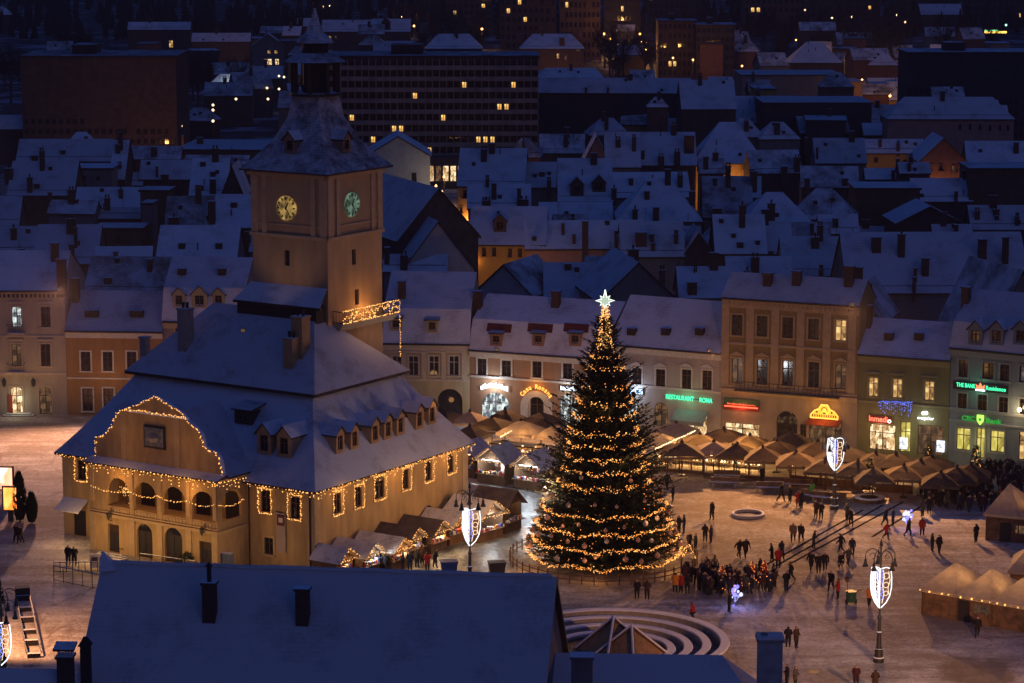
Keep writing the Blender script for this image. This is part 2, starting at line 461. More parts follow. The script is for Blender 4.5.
for a, b_ in (((764, 566), (863, 510)), ((776, 566), (883, 505)), ((788, 565), (903, 502)), ((872, 537), (936, 497))):
    p, q = at(*a), at(*b_); d = (q - p).normalized(); nn = Vector((-d.y, d.x, 0)) * .13
    k = 8
    for i in range(k):
        u, v = p.lerp(q, i / k), p.lerp(q, (i + .995) / k)
        g.face([tuple(w + Vector((0, 0, .006))) for w in (u - nn, v - nn, v + nn, u + nn)])
tag(g.build('drainage_strips', surf('wet_dark_stone', (.03, .026, .026), 1, .3, 2, spec=0)), kind='structure')

# ================================================================ council house with its clock tower
CO = at(315, 577)
FC = Frame(CO, R(-33))
P_WALL = surf('ochre_plaster', (.44, .30, .14), .85, .22, 1.1, .15, streak=True)
P_TRIM = surf('cream_plaster', (.50, .36, .19), .85, .10, 1.5)
P_TOWER = surf('tower_plaster', (.42, .28, .155), .88, .16, .8, .15, streak=True)
P_PILA = surf('tower_pilaster', (.48, .34, .21), .88, .12, 1.2)
ch = thing('council_house', 'old ochre council house with tall snowy hipped roof, curved front gable, loggia and clock tower', 'town hall', CO, FC.rot)
X0, Y1, ZE, ZU, ZR = -28.6, 23.3, 7.6, 14.5, 20.4
RX0, RX1, RP = -21.8, -7.3, 4.0          # the projecting centre
ZF = 3.9                                 # loggia floor
def sx(x, y): q = FC.side(x, y, 0); return q.y, q.z
def fx(x, y, yl=0): q = FC.front(x, y, yl); return q.x, q.z
# ---- walls
w = MB()
side_wins = [(337, 503, 8, 19), (358, 496.5, 8, 20), (379, 488, 11, 19), (405.5, 479, 8, 20), (428, 470.5, 8, 20), (450.5, 462.5, 8, 20)]
sh = []
for i, (px, py, pw, ph) in enumerate(side_wins):
    y, z = sx(px, py); hw = 1.35 if i == 2 else 1.0; hh = 1.85
    sh.append((y - hw / 2, y + hw / 2, z - hh / 2, z + hh / 2, False))
low = []
for px, py in ((336, 549), (360, 541), (391.5, 530), (428.5, 511), (450.5, 503)):
    y, z = sx(px, py); low.append((y - .62, y + .62, max(.1, z - 1.3), z + .55, True))
pr = lambda x, y, z: (-y, x, z)
wall_holes(w, 0, Y1, 0, ZE, sh + low, 0, .25, pr)
front_wins = [(266, 501), (295.6, 507.5), (82, 469.5)]
fh = []
for px, py in front_wins:
    x, z = fx(px, py); fh.append((x - .52, x + .52, z - .95, z + .95, False))
x, z = fx(269, 546); lowf = (x - .5, x + .5, z - .75, z + .75, False)
xd, zd = fx(80, 528)
doorf = (xd - .75, xd + .75, .02, 2.4, False)
wall_holes(w, X0, 0, 0, ZE, fh + [lowf, doorf], 0, .25)
w.face([(X0, 0, 0), (X0, Y1, 0), (X0, Y1, ZE), (X0, 0, ZE)], 0)
w.face([(X0, Y1, 0), (0, Y1, 0), (0, Y1, ZE), (X0, Y1, ZE)], 0)
# corner quoin strips and cornice band
w.box(-.75, -.06, 0, .06, -.003, ZE - .5, 1); w.box(.003, -.06, 0, .06, .8, ZE - .5, 1)
w.box(X0 - .06, -.06, 0, X0 + .9, -.003, ZE - .5, 1)
w.box(.003, Y1 - .8, 0, .06, Y1 + .05, ZE - .5, 1)
w.box(X0 - .12, -.14, ZE - .5, .12, -.004, ZE - .05, 1); w.box(.004, -.14, ZE - .52, .14, Y1 + .1, ZE - .05, 1)
w.build('wall', [P_WALL, P_TRIM], ch)
pl_side = lambda y, z: ((0, y, z), (0, 0, R(90)))
for i, h in enumerate(sh): window(ch, (h[0] + h[1]) / 2, h[2], h[1] - h[0], h[3] - h[2], 'plain', trim=P_TRIM, place=pl_side)
for h in low: window(ch, (h[0] + h[1]) / 2, h[2], h[1] - h[0], h[3] - h[2], 'bare', place=pl_side, name='low_window', bars=False)
for h in fh + [lowf]: window(ch, (h[0] + h[1]) / 2, h[2], h[1] - h[0], h[3] - h[2], 'plain', trim=P_TRIM)
d = MB(); d.box(doorf[0], .1, .02, doorf[1], .2, 2.4); d.build('door', M_DARK, ch)
# wide eyebrow over the larger side window
y, z = sx(378, 480)
e = MB(); e.hexa([(.02, y - .75, z - .1), (.1, y - .75, z - .1), (.1, y + .75, z - .1), (.02, y + .75, z - .1)], [(.02, y - .35, z + .5), (.1, y - .35, z + .5), (.1, y + .35, z + .5), (.02, y + .35, z + .5)]); e.build('window_hood', M_SASH, ch)
# ---- projecting centre: ground floor block, open loggia above
q = MB()
doors = []
for px, py, hw, zt, ar in ((113.5, 535, 1.3, 2.9, False), (144.5, 539, 1.8, 3.4, True), (173.5, 546, 2.0, 3.5, True), (205.6, 552, 1.35, 2.75, False)):
    x, _ = fx(px, py, -RP); doors.append((x - hw / 2, x + hw / 2, .35, zt, ar))
pf = lambda x, y, z: (x, y - RP, z)
wall_holes(q, RX0, RX1, 0, ZF, doors, 0, .35, pf)
arches = []
for px in (118, 145, 173.5, 203):
    x, _ = fx(px, 492, -RP); arches.append((x - 1.3, x + 1.3, ZF + .02, 7.15, True))
wall_holes(q, RX0, RX1, ZF, ZE + .7, arches, 0, .3, pf)
ps = lambda x, y, z: (RX1 - y, x - RP, z)
wall_holes(q, 0, RP, 0, ZF, [], 0, .3, ps)
wall_holes(q, 0, RP, ZF, ZE + .7, [(.6, 3.3, ZF + .02, 7.15, True)], 0, .3, ps)
pl_ = lambda x, y, z: (RX0 + y, -x, z)
wall_holes(q, 0, RP, 0, ZF, [], 0, .3, pl_)
wall_holes(q, 0, RP, ZF, ZE + .7, [(.6, 3.3, ZF + .02, 7.15, True)], 0, .3, pl_)
q.box(RX0 + .02, -RP + .4, ZF - .15, RX1 - .02, -.01, ZF, 1)          # loggia floor
q.box(RX0 + .02, -RP + .32, 7.4, RX1 - .32, -.01, 7.5, 1)             # its ceiling
# inner face of the arcade wall, cornices, parapet band, plinth
q.box(RX0 - .1, -RP - .14, ZF - .35, RX1 + .1, -RP - .004, ZF - .1, 1)
q.box(RX1 + .004, -RP - .12, ZF - .36, RX1 + .13, -.02, ZF - .1, 1)
q.box(RX0 - .06, -RP - .09, ZF + .02, RX1 + .06, -RP - .004, ZF + .12, 1)
q.box(RX0 - .15, -RP - .25, ZE + .45, RX1 + .15, -RP - .004, ZE + .69, 1)
q.box(RX1 + .004, -RP - .22, ZE + .44, RX1 + .24, -.02, ZE + .69, 1)
q.box(RX0 - .08, -RP - .12, 0, RX1 + .08, -RP - .005, .33, 2)
xs = [RX0 + .3] + [(arches[i][1] + arches[i + 1][0]) / 2 for i in range(3)] + [RX1 - .3]
for xx in xs: q.box(xx - .30, -RP - .13, .34, xx + .30, -RP - .006, ZF - .36, 1)
for xx in xs: q.box(xx - .16, -RP - .10, ZF + .87, xx + .22, -RP - .007, ZE + .44, 1)
q.build('loggia_wing', [P_WALL, P_TRIM, M_STONE], ch)
for i, a in enumerate(arches):           # low parapets with relief between the posts
    b = MB(); b.box(a[0], -RP + .05, ZF, a[1], -RP + .25, ZF + .62, 0)
    n = 7
    for k in range(n):
        xx = a[0] + (k + .5) * (a[1] - a[0]) / n
        b.box(xx - .1, -RP + .012, ZF + .14, xx + .1, -RP + .052, ZF + .5, 1)
    b.build('parapet', [P_WALL, P_TRIM], ch)
    f = MB()
    fx0, fx1 = (a[0] + a[1]) / 2 - .75, (a[0] + a[1]) / 2 + .75
    f.box(fx0, -.1, ZF, fx1, -.02, ZF + 2.5); f.build('loggia_door', M_DARK, ch)
b = MB(); b.box(RX1 - .3, -RP + .6, ZF, RX1 - .05, -RP + 3.3, ZF + .62); b.build('parapet', [P_WALL], ch)
for i, dd in enumerate(doors):
    b = MB(); c = (dd[0] + dd[1]) / 2
    b.box(dd[0], -RP + .25, dd[2], dd[1], -RP + .34, dd[3], 0)
    b.box(dd[0] + .1, -RP + .2, dd[2] + .12, c - .06, -RP + .252, dd[3] - .75, 1); b.box(c + .06, -RP + .2, dd[2] + .12, dd[1] - .1, -RP + .252, dd[3] - .75, 1)
    b.build('door', [surf('dark_door', (.06, .035, .02), .5, .3, 4), M_DARK], ch)
    if dd[4]:
        b = MB(); b.box(dd[0] + .12, -RP + .18, dd[3] - .68, dd[1] - .12, -RP + .26, dd[3] - .15); b.build('fanlight', [M_GLASS], ch)
for i, dd in enumerate((doors[0],)):     # stone steps with snow
    b = MB()
    for k in range(3): b.box(dd[0] - .6 - .25 * k, -RP - .5 - .35 * k, 0, dd[1] + .6 + .25 * k, -RP - .15 + .001 * k, .34 - .1 * k, 0, 1)
    b.build('steps', [M_STONE, M_CAP], ch)
# ---- curved front gable
YG = -RP + .85
def gx(px, py): v = FC.front(px, py, YG); return v.x, v.z
out = [(95, 456), (95, 446), (96, 437), (103, 437), (109, 431), (113, 424), (114, 419), (118, 413), (124, 411), (140, 404), (155, 397), (170, 406), (183, 415), (187, 421), (194, 427), (200.5, 434), (202.5, 441), (204, 447), (209, 451), (216, 453.5), (219, 459), (220.5, 466)]
gp = [gx(*p) for p in out]
gp[0] = (RX0 + .05, gp[0][1]); gp = [(min(max(x, RX0 + .05), RX1 - .05), z) for x, z in gp]
zb = ZE + .70
gp = [(RX0 + .05, zb)] + [p for p in gp if p[1] > zb + .15] + [(RX1 - .05, zb)]
gm = MB()
gm.face([(x, YG, z) for x, z in reversed(gp)], 0)
gm.face([(x, YG + .5, z) for x, z in gp], 0)
for (xa, za), (xb, zb2) in zip(gp, gp[1:]):
    gm.face([(xa, YG, za), (xa, YG + .5, za), (xb, YG + .5, zb2), (xb, YG, zb2)], 1)
zc_ = gx(155, 414)[1]
gm.box(gx(127, 411)[0], YG - .12, zc_ - .1, gx(189, 418)[0], YG - .004, zc_ + .12, 1)
for px in (124, 177):                      # pale vertical strips
    xx = gx(px, 440)[0]; gm.box(xx - .3, YG - .07, zb, xx + .3, YG - .005, zc_ - .11, 2)
ga = gm.build('front_gable', [P_WALL, M_CAP, P_TRIM], ch)
xa, za = gx(144.5, 424.5); xb, zb3 = gx(166, 450)
em = MB(); em.box(xa, YG - .14, zb3, xb, YG - .005, za, 0); em.box(xa + .15, YG - .2, zb3 + .2, xb - .15, YG - .141, za - .15, 1)
em.lathe([(.02, 0), (.45, .02), (.55, .4), (.3, .7), (.02, .75)], 10, ((xa + xb) / 2, YG - .05), 2)
em.build('coat_of_arms', [M_DARK, surf('grey_relief', (.16, .17, .20), .8, .5, 3, .5), M_STONE], ga)
eo = [o for o in ga.children][0]
for vtx in eo.data.vertices:
    if len(eo.data.vertices) - vtx.index <= 50: vtx.co.z += (za + zb3) / 2 - .4
# ledge of snow under the gable
b = MB(); b.slab([(RX0 - .3, -RP - .45, ZE + .72), (RX1 + .35, -RP - .45, ZE + .72), (RX1 + .35, YG - .01, ZE + 1.05), (RX0 - .3, YG - .01, ZE + 1.05)], .14); b.build('snow_ledge', [M_SNOWC, M_EDGE], ch)
# ---- roofs
OV = .55
r = MB()
EX0, EX1, EY0, EY1 = X0 - OV, OV, -OV, Y1 + OV
UX0, UX1, UY0, UY1 = -26.0, -4.15, 5.7, 20.2
IN = .9
ax0, ax1, ay0, ay1, za_ = UX0 + IN, UX1 - IN, UY0 + IN, UY1 - IN, ZU - .1
E4 = [(EX0, EY0, ZE), (EX1, EY0, ZE), (EX1, EY1, ZE), (EX0, EY1, ZE)]
A4 = [(ax0, ay0, za_), (ax1, ay0, za_), (ax1, ay1, za_), (ax0, ay1, za_)]
def bell(e, a, t):      # the lower roof flares out a little at the eaves
    return tuple(e[i] + (a[i] - e[i]) * t for i in range(2)) + (e[2] + (a[2] - e[2]) * (t * .86 + .14 * t * t),)
for k in range(4):
    e0, e1_, a1, a0 = E4[k], E4[(k + 1) % 4], A4[(k + 1) % 4], A4[k]
    for t0, t1 in ((0, .25), (.25, .6), (.6, 1)):
        r.face([bell(e0, a0, t0), bell(e1_, a1, t0), bell(e1_, a1, t1), bell(e0, a0, t1)], 0)
    r.face([(e0[0], e0[1], ZE), (e0[0], e0[1], ZE - .2), (e1_[0], e1_[1], ZE - .2), (e1_[0], e1_[1], ZE)], 1)
r.face([(EX0, EY1, ZE - .2), (EX1, EY1, ZE - .2), (EX1, EY0, ZE - .2), (EX0, EY0, ZE - .2)], 1)
lower_roof = r.build('lower_roof', [M_SNOWC, M_EDGE], ch)
u = MB()
yr = 12.4; rx0, rx1 = -20.8, -9.2
U4 = [(UX0, UY0, ZU), (UX1, UY0, ZU), (UX1, UY1, ZU), (UX0, UY1, ZU)]
ra, rb = (rx0, yr, ZR), (rx1, yr, ZR)
for f in ([U4[0], U4[1], rb, ra], [U4[1], U4[2], rb], [U4[2], U4[3], ra, rb], [U4[3], U4[0], ra]): u.face(f, 0)
for k in range(4):
    e0, e1_ = U4[k], U4[(k + 1) % 4]; u.face([e0, (e0[0], e0[1], ZU - .28), (e1_[0], e1_[1], ZU - .28), e1_], 1)
u.face([(p[0], p[1], ZU - .28) for p in reversed(U4)], 1)
upper_roof = u.build('upper_roof', [M_SNOWC, M_EDGE], ch)
# roof of the projecting centre, behind the gable
g2 = MB(); xm = (RX0 + RX1) / 2 + .1; zt = 13.0
g2.slab([(RX1 + .3, YG + .45, ZE + .75), (RX1 + .3, 6.5, ZE + .75), (xm, 6.5, zt), (xm, YG + .45, zt)], .15)
g2.slab([(xm, YG + .45, zt), (xm, 6.5, zt), (RX0 - .3, 6.5, ZE + .75), (RX0 - .3, YG + .45, ZE + .75)], .15)
g2.build('gable_roof', [M_SNOWC, M_EDGE], ch)
# ---- dormers on the lower roof
P_DORM = surf('dormer_plaster', (.34, .23, .14), .85, .15, 2)
def dormer(parent, x, y, z, rot, w=1.25, h=1.7, dep=2.6, wall=None, kind='gable', pane=None):
    """gabled dormer standing at its front foot (x,y,z), facing -y turned by rot"""
    d = MB(); a = w / 2
    wall_holes(d, -a, a, 0, h, [(-a * .58, a * .58, .25, h - .2, False)], 0, .12)
    d.face([(a, 0, 0), (a, dep, 0), (a, dep, h), (a, 0, h)], 0); d.face([(-a, dep, 0), (-a, 0, 0), (-a, 0, h), (-a, dep, h)], 0)
    if kind == 'gable':
        rh = w * .5
        d.face([(-a, 0, h), (a, 0, h), (0, 0, h + rh)], 0)
    else:
        rh = 0
        d.face([(-a, 0, h), (a, 0, h), (a, dep, h + .5), (-a, dep, h + .5)], 0)
    o = d.build('dormer', [wall or P_DORM], parent, (x, y, z), rot)
    s = MB()
    if kind == 'gable':
        for sg in (-1, 1):
            s.slab([(sg * (a + .2), -.2, h - .12), (sg * (a + .2), dep + .4, h - .12), (0, dep + .4, h + rh + .14), (0, -.2, h + rh + .14)][::sg], .14)
    else: s.slab([(-a - .2, -.25, h + .15), (a + .2, -.25, h + .15), (a + .2, dep, h + .62), (-a - .2, dep, h + .62)], .14)
    s.build('dormer_roof', [M_SNOW, M_EDGE], o)
    window(o, 0, .25, a * 1.16, h - .45, 'bare', pane=pane or M_GLASS, sash=M_SASH)
    return o
# pixel of the foot of each dormer on the slope it sits on
sn = Vector((0, 0, 0))
def on_lower(px, py, which):
    if which == 'side': p0, n = (EX1, 0, ZE), (za_ - ZE, 0, -(ax1 - EX1))
    else: p0, n = (0, EY0, ZE), (0, -(za_ - ZE), (ay0 - EY0))
    v = FC.plane(px, py, p0, n); return v
for px, py in ((340.5, 453), (355, 449), (375.5, 443), (388.5, 439), (401, 435), (420, 429), (432.5, 424)):
    v = on_lower(px, py, 'side'); dormer(lower_roof, v.x, v.y, v.z, R(90), 1.2, 1.75, 2.4)
for px, py in ((264, 454), (284, 457)):
    v = on_lower(px, py, 'front'); dormer(lower_roof, v.x, v.y, v.z, 0, 1.5, 1.9, 2.8)
v = on_lower(243, 424, 'front'); dormer(lower_roof, v.x, v.y, v.z, 0, 1.9, 1.2, 2.2, M_EDGE, 'shed')
# ---- chimneys
M_CHIM = surf('ochre_chimney', (.36, .24, .12), .85, .2, 2, .2)
def on_upper(px, py):
    return FC.plane(px, py, (0, UY0, ZU), (0, -(ZR - ZU), (yr - UY0)))
def chimney(parent, x, y, z, w, d, h, mat=None, rot=0, pots=0, name='chimney'):
    c = MB(); a, b = w / 2, d / 2
    c.box(-a, -b, -1.2, a, b, h, 0); c.box(-a - .09, -b - .09, h + .003, a + .09, b + .09, h + .16, 0, 1)
    for i in range(pots):
        xx = -a + (i + .5) * w / pots; c.lathe([(.13, h + .163), (.13, h + .55), (.17, h + .6), (.17, h + .68), (.05, h + .7)], 8, (xx, 0), 2)
    return c.build(name, [mat or M_BRICK, M_CAP, M_EDGE], parent, (x, y, z), rot)
for px, py, hpx, wm, mt in ((292, 362, 24, 1.0, M_CHIM), (301, 352, 36, 1.2, M_CHIM), (186, 345, 38, .95, M_STONE)):
    v = on_upper(px, py); chimney(upper_roof, v.x, v.y, v.z, wm, 1.2, hpx / 11.6, mt, pots=2)
v = FC.plane(145, 352, (0, UY0, ZU), (0, -(ZR - ZU), (yr - UY0))); chimney(upper_roof, v.x, v.y, v.z, .7, .7, 1.3, M_STONE)
# rain pipes
for px0 in (250.5, 311):
    x, _ = fx(px0, 540); b = MB(); b.tube([(x, -.14, 0), (x, -.14, ZE - .3)], .06, 6); b.build('drainpipe', M_EDGE, ch)
# awning over the side door on the left
x0_, z0_ = fx(67, 522); x1_, _ = fx(88, 527)
b = MB(); b.slab([(x0_ - .2, -1.5, 2.55), (x1_ + .2, -1.5, 2.55), (x1_ + .2, -.02, 3.5), (x0_ - .2, -.02, 3.5)], .06); b.build('awning', [M_CAP, M_WHITE], ch)

# ---- clock tower
TX0, TX1, TY0, TY1 = -16.7, -8.15, 13.1, 21.4
tw = MB(); tcx, tcy = (TX0 + TX1) / 2, (TY0 + TY1) / 2
wx0, wz0 = (lambda v: (v.x, v.z))(FC.front(287, 258, TY0))
swy = [(lambda v: (v.y, v.z))(FC.side(px, py, TX1)) for px, py in ((354, 257), (357, 297))]
ptw = lambda x, y, z: (x, TY0 + y, z); pts_ = lambda x, y, z: (TX1 - y, x, z)
wall_holes(tw, TX0, TX1, 6, 33.0, [(wx0 - .3, wx0 + .3, wz0 - .7, wz0 + .7, False)], 0, .3, ptw)
wall_holes(tw, TY0, TY1, 6, 33.0, [(y - .3, y + .3, z - .7, z + .7, False) for y, z in swy], 0, .3, pts_)
tw.face([(TX0, TY1, 6), (TX0, TY0, 6), (TX0, TY0, 33), (TX0, TY1, 33)][::-1], 0); tw.face([(TX1, TY1, 6), (TX0, TY1, 6), (TX0, TY1, 33), (TX1, TY1, 33)], 0)
ZM = 27.1
for z0, z1, o in ((ZM - .2, ZM + .1, .22), (32.45, 33.0, .3), (ZM + .9, ZM + 1.05, .08)):
    tw.box(TX0 - o, TY0 - o, z0, TX1 + o, TY0 - .003, z1, 1); tw.box(TX1 + .003, TY0 - o, z0, TX1 + o, TY1 + o, z1, 1); tw.box(TX0 - o, TY0 - .003, z0, TX0 - .003, TY1 + o, z1, 1)
for a, b2 in ((TX0, TX0 + .75), (TX0 + 1.25, TX0 + 1.75), (TX1 - 1.75, TX1 - 1.25), (TX1 - .75, TX1)):
    tw.box(a, TY0 - .16, ZM + .11, b2, TY0 - .004, 32.44, 1)
for a, b2 in ((TY0, TY0 + .75), (TY0 + 1.25, TY0 + 1.75), (TY1 - 1.75, TY1 - 1.25), (TY1 - .75, TY1)):
    tw.box(TX1 + .004, a, ZM + .11, TX1 + .16, b2, 32.44, 1)
tower = tw.build('clock_tower', [P_TOWER, P_PILA], ch)
b = MB(); b.box(wx0 - .3, TY0 + .28, wz0 - .7, wx0 + .3, TY0 + .3, wz0 + .7)
for y, z in swy: b.box(TX1 - .3, y - .3, z - .7, TX1 - .28, y + .3, z + .7)
b.build('slit_window', M_GLASS, tower)
def dial(name, col, st):
    m, nt, bs = newmat(name)
    tc = N(nt, 'ShaderNodeTexCoord'); no = N(nt, 'ShaderNodeTexNoise'); no.inputs['Scale'].default_value = 1.6; no.inputs['Detail'].default_value = 4
    nt.links.new(tc.outputs['Object'], no.inputs['Vector'])
    rp = N(nt, 'ShaderNodeValToRGB'); rp.color_ramp.elements[0].position = .40; rp.color_ramp.elements[0].color = (*[c * .12 for c in col], 1); rp.color_ramp.elements[1].position = .66; rp.color_ramp.elements[1].color = (*col, 1)
    nt.links.new(no.outputs['Fac'], rp.inputs[0]); nt.links.new(rp.outputs[0], bs.inputs['Emission Color']); bs.inputs['Emission Strength'].default_value = st
    bs.inputs['Base Color'].default_value = (.06, .055, .045, 1)
    return m
def clock(px, py, face, mat):
    v = FC.front(px, py, TY0) if face == 'front' else FC.side(px, py, TX1)
    c = MB(); n = 24; rr = 1.12
    c.hexa([(rr * math.cos(t), 0, rr * math.sin(t)) for t in [2 * math.pi * k / n for k in range(n)]], [(rr * math.cos(t), -.12, rr * math.sin(t)) for t in [2 * math.pi * k / n for k in range(n)]], 0)
    o = c.build('clock_face', [mat], tower, (v.x, v.y - .03, v.z) if face == 'front' else (v.x + .03, v.y, v.z), 0 if face == 'front' else R(90))
    h = MB()
    for k in range(12):
        t = 2 * math.pi * k / 12; ca, sa = math.cos(t), math.sin(t); a, bq, ww = .78, 1.04, .075
        h.face([(ca * a - sa * ww, -.135, sa * a + ca * ww), (ca * a + sa * ww, -.135, sa * a - ca * ww), (ca * bq + sa * ww, -.135, sa * bq - ca * ww), (ca * bq - sa * ww, -.135, sa * bq + ca * ww)])
    h.build('hour_marks', M_DARK, o)
    for L, ang, ww in ((.62, 62, .09), (.9, -55, .06)):
        h = MB(); t = R(ang); ca, sa = math.cos(t), math.sin(t)
        h.hexa([(-ca * .15 - sa * ww, -.14, -sa * .15 + ca * ww), (-ca * .15 + sa * ww, -.14, -sa * .15 - ca * ww), (ca * L + sa * ww * .4, -.14, sa * L - ca * ww * .4), (ca * L - sa * ww * .4, -.14, sa * L + ca * ww * .4)],
               [(-ca * .15 - sa * ww, -.17, -sa * .15 + ca * ww), (-ca * .15 + sa * ww, -.17, -sa * .15 - ca * ww), (ca * L + sa * ww * .4, -.17, sa * L - ca * ww * .4), (ca * L - sa * ww * .4, -.17, sa * L + ca * ww * .4)])
        h.build('clock_hand', M_DARK, o)
clock(287, 208, 'front', dial('gold_dial', (.75, .47, .13), .42)); clock(351, 204.5, 'side', dial('green_dial', (.30, .52, .36), .30))
# spire: bell-cast roof, lantern, small roof, drum, cap, finial
def sq(z, a): return [(tcx - a, tcy - a, z), (tcx + a, tcy - a, z), (tcx + a, tcy + a, z), (tcx - a, tcy + a, z)]
def octo(z, a): return [(tcx + a * math.cos(R(45 * k + 22.5)), tcy + a * math.sin(R(45 * k + 22.5)), z) for k in range(8)]
s = MB()
hw = (TX1 - TX0) / 2
prof = [(33.0, hw + .75), (33.9, hw - .15), (35.6, hw - 1.5), (37.6, hw - 2.45), (39.6, hw - 2.75)]
for (z0, a0), (z1, a1) in zip(prof, prof[1:]):
    p0, p1 = sq(z0, a0), sq(z1, a1)
    for k in range(4): s.face([p0[k], p0[(k + 1) % 4], p1[(k + 1) % 4], p1[k]], 0)
p0 = sq(33.0, hw + .75); p1 = sq(32.85, hw + .75)
for k in range(4): s.face([p1[k], p1[(k + 1) % 4], p0[(k + 1) % 4], p0[k]], 1)
s.face(p1[::-1], 1)
spire = s.build('spire_roof', [M_SPIRE, M_EDGE], tower)
for px, py, fc in ((289.5, 153, 'front'), (347, 152, 'side')):
    if fc == 'front': v = FC.plane(px, py, (0, TY0 - .2, 33.9), (0, -1.7, 1.35)); dormer(spire, v.x, v.y, v.z, 0, 1.15, 1.3, 1.6, surf('spire_dormer', (.25, .16, .12), .85, .2, 3))
    else: v = FC.plane(px, py, (TX1 + .2, 0, 33.9), (1.7, 0, 1.35)); dormer(spire, v.x, v.y, v.z, R(90), 1.15, 1.3, 1.6, MATS['spire_dormer'])
l = MB()
l.hexa(octo(39.55, 2.55), octo(39.8, 2.5), 0, 1)
l.hexa(octo(39.8, 1.2), octo(42.6, 1.2), 0)
for k in range(8):
    t = R(45 * k + 22.5); l.rbox((tcx + 2.1 * math.cos(t), tcy + 2.1 * math.sin(t)), .34, .34, 39.81, 42.6, t, 0)
    t2 = R(45 * k + 67.5); A, B = Vector((tcx + 2.1 * math.cos(t), tcy + 2.1 * math.sin(t), 40.5)), Vector((tcx + 2.1 * math.cos(t2), tcy + 2.1 * math.sin(t2), 40.5)); l.tube([A, B], .07, 4, 0)
l.build('lantern', [M_EDGE, M_CAP], spire)
l = MB()
for (z0, a0), (z1, a1) in (((42.6, 2.9), (43.05, 2.2)), ((43.05, 2.2), (43.4, 1.3))):
    p0, p1 = octo(z0, a0), octo(z1, a1)
    for k in range(8): l.face([p0[k], p0[(k + 1) % 8], p1[(k + 1) % 8], p1[k]], 0)
l.face(octo(42.6, 2.9)[::-1], 1)
l.hexa(octo(43.38, 1.25), octo(44.3, 1.2), 1)
prof = [(44.3, 1.75), (44.7, 1.5), (45.2, .85), (46.0, .5), (46.9, .22), (47.4, .12)]
for (z0, a0), (z1, a1) in zip(prof, prof[1:]):
    p0, p1 = octo(z0, a0), octo(z1, a1)
    for k in range(8): l.face([p0[k], p0[(k + 1) % 8], p1[(k + 1) % 8], p1[k]], 0)
l.face(octo(44.3, 1.75)[::-1], 1)
l.build('spire_cap', [M_SPIRE, M_EDGE], spire)
l = MB(); l.tube([(tcx, tcy, 47.2), (tcx, tcy, 49.4)], .07, 6, 0, .03); l.ball((tcx, tcy, 48.0), .2); l.build('finial', M_EDGE, spire)
# snowy skirt roof at the foot of the tower's front
va = FC.front(237, 296, TY0 - 2.0); vb = FC.front(331, 303, TY0 - 2.0)
zsk = 21.1
b = MB(); b.slab([(TX0 - .9, TY0 - 1.9, zsk), (TX1 + .5, TY0 - 1.9, zsk), (TX1 - .1, TY0 - .02, zsk + 1.5), (TX0 - .2, TY0 - .02, zsk + 1.5)], .25)
b.box(TX0 - .8, TY0 - 1.4, 17.5, TX1 - .3, TY0 - .01, zsk - .22, 2)  # box coloured dark to stand in for the shade under the eave
b.build('skirt_roof', [M_SNOWC, M_EDGE, M_EDGE], tower)
# trumpeters' balcony
BY0, BY1, BX, BZ = TY0 + .6, TY1 + 1.1, TX1 + 1.15, 19.3
b = MB(); b.hexa([(TX1 + .01, BY0 + .3, BZ - .7), (BX - .6, BY0 + .3, BZ - .7), (BX - .6, BY1 - .3, BZ - .7), (TX1 + .01, BY1 - .3, BZ - .7)], [(TX1 + .01, BY0, BZ), (BX, BY0, BZ), (BX, BY1, BZ), (TX1 + .01, BY1, BZ)], 0)
bal = b.build('balcony', [M_STONE], tower)
b = MB()
ring = [(TX1 + .05, BY0 + .06), (BX - .06, BY0 + .06), (BX - .06, BY1 - .06), (TX1 + .05, BY1 - .06)]
for z in (BZ + .15, BZ + 1.15): b.tube([(x, y, z) for x, y in ring], .045, 5)
for (xa, ya), (xb, yb) in zip(ring, ring[1:]):
    n = max(2, int(math.hypot(xb - xa, yb - ya) / .3))
    for k in range(n + 1): b.tube([(xa + (xb - xa) * k / n, ya + (yb - ya) * k / n, BZ), (xa + (xb - xa) * k / n, ya + (yb - ya) * k / n, BZ + 1.15)], .022, 4)
b.build('railing', M_IRON, bal)

# ---- fairy lights on the council house
def W(x, y, z): return FC.wld(x, y, z)
rl = random.Random(3)
zig = []
for k in range(46):
    t = k / 45; yy = BY0 + (BY1 - BY0) * t; zig.append(W(BX + .04, yy, BZ + .1 + 1.05 * rl.random()))
light_string('balcony_lights', 'warm fairy lights woven through the tower balcony railing', [[W(BX + .03, BY0, BZ + 1.2), W(BX + .03, BY1, BZ + 1.2)], [W(BX + .03, BY0, BZ + .1), W(BX + .03, BY1, BZ + .1)], zig], .16, 0, .06, M_BULB)
light_string('hanging_lights', 'single strand of bulbs hanging straight down from the tower balcony end', [[W(BX, BY1 + .05, BZ + 1.1), W(BX, BY1 + .1, BZ - 4.2)]], .17, 0, .055)
light_string('icicle_lights', 'warm icicle lights along the right hand eaves of the council house', [[W(EX1 + .02, EY0, ZE - .12), W(EX1 + .02, EY1, ZE - .12)]], .2, .75, .062)
light_string('icicle_lights', 'warm icicle lights along the front eaves between loggia and house corner', [[W(RX1 + .3, EY0, ZE - .12), W(EX1, EY0 - .02, ZE - .12)]], .2, .7, .062)
light_string('icicle_lights', 'short row of warm lights under the far left eaves of the council house', [[W(EX0, EY0 - .02, ZE - .12), W(RX0 - .2, EY0 - .02, ZE - .12)]], .2, .45, .06)
light_string('icicle_lights', 'warm icicle lights along the snow ledge above the loggia arches', [[W(RX0 - .3, -RP - .5, ZE + .62), W(RX1 + .38, -RP - .5, ZE + .62), W(RX1 + .4, -.5, ZE + .3)]], .2, .85, .062)
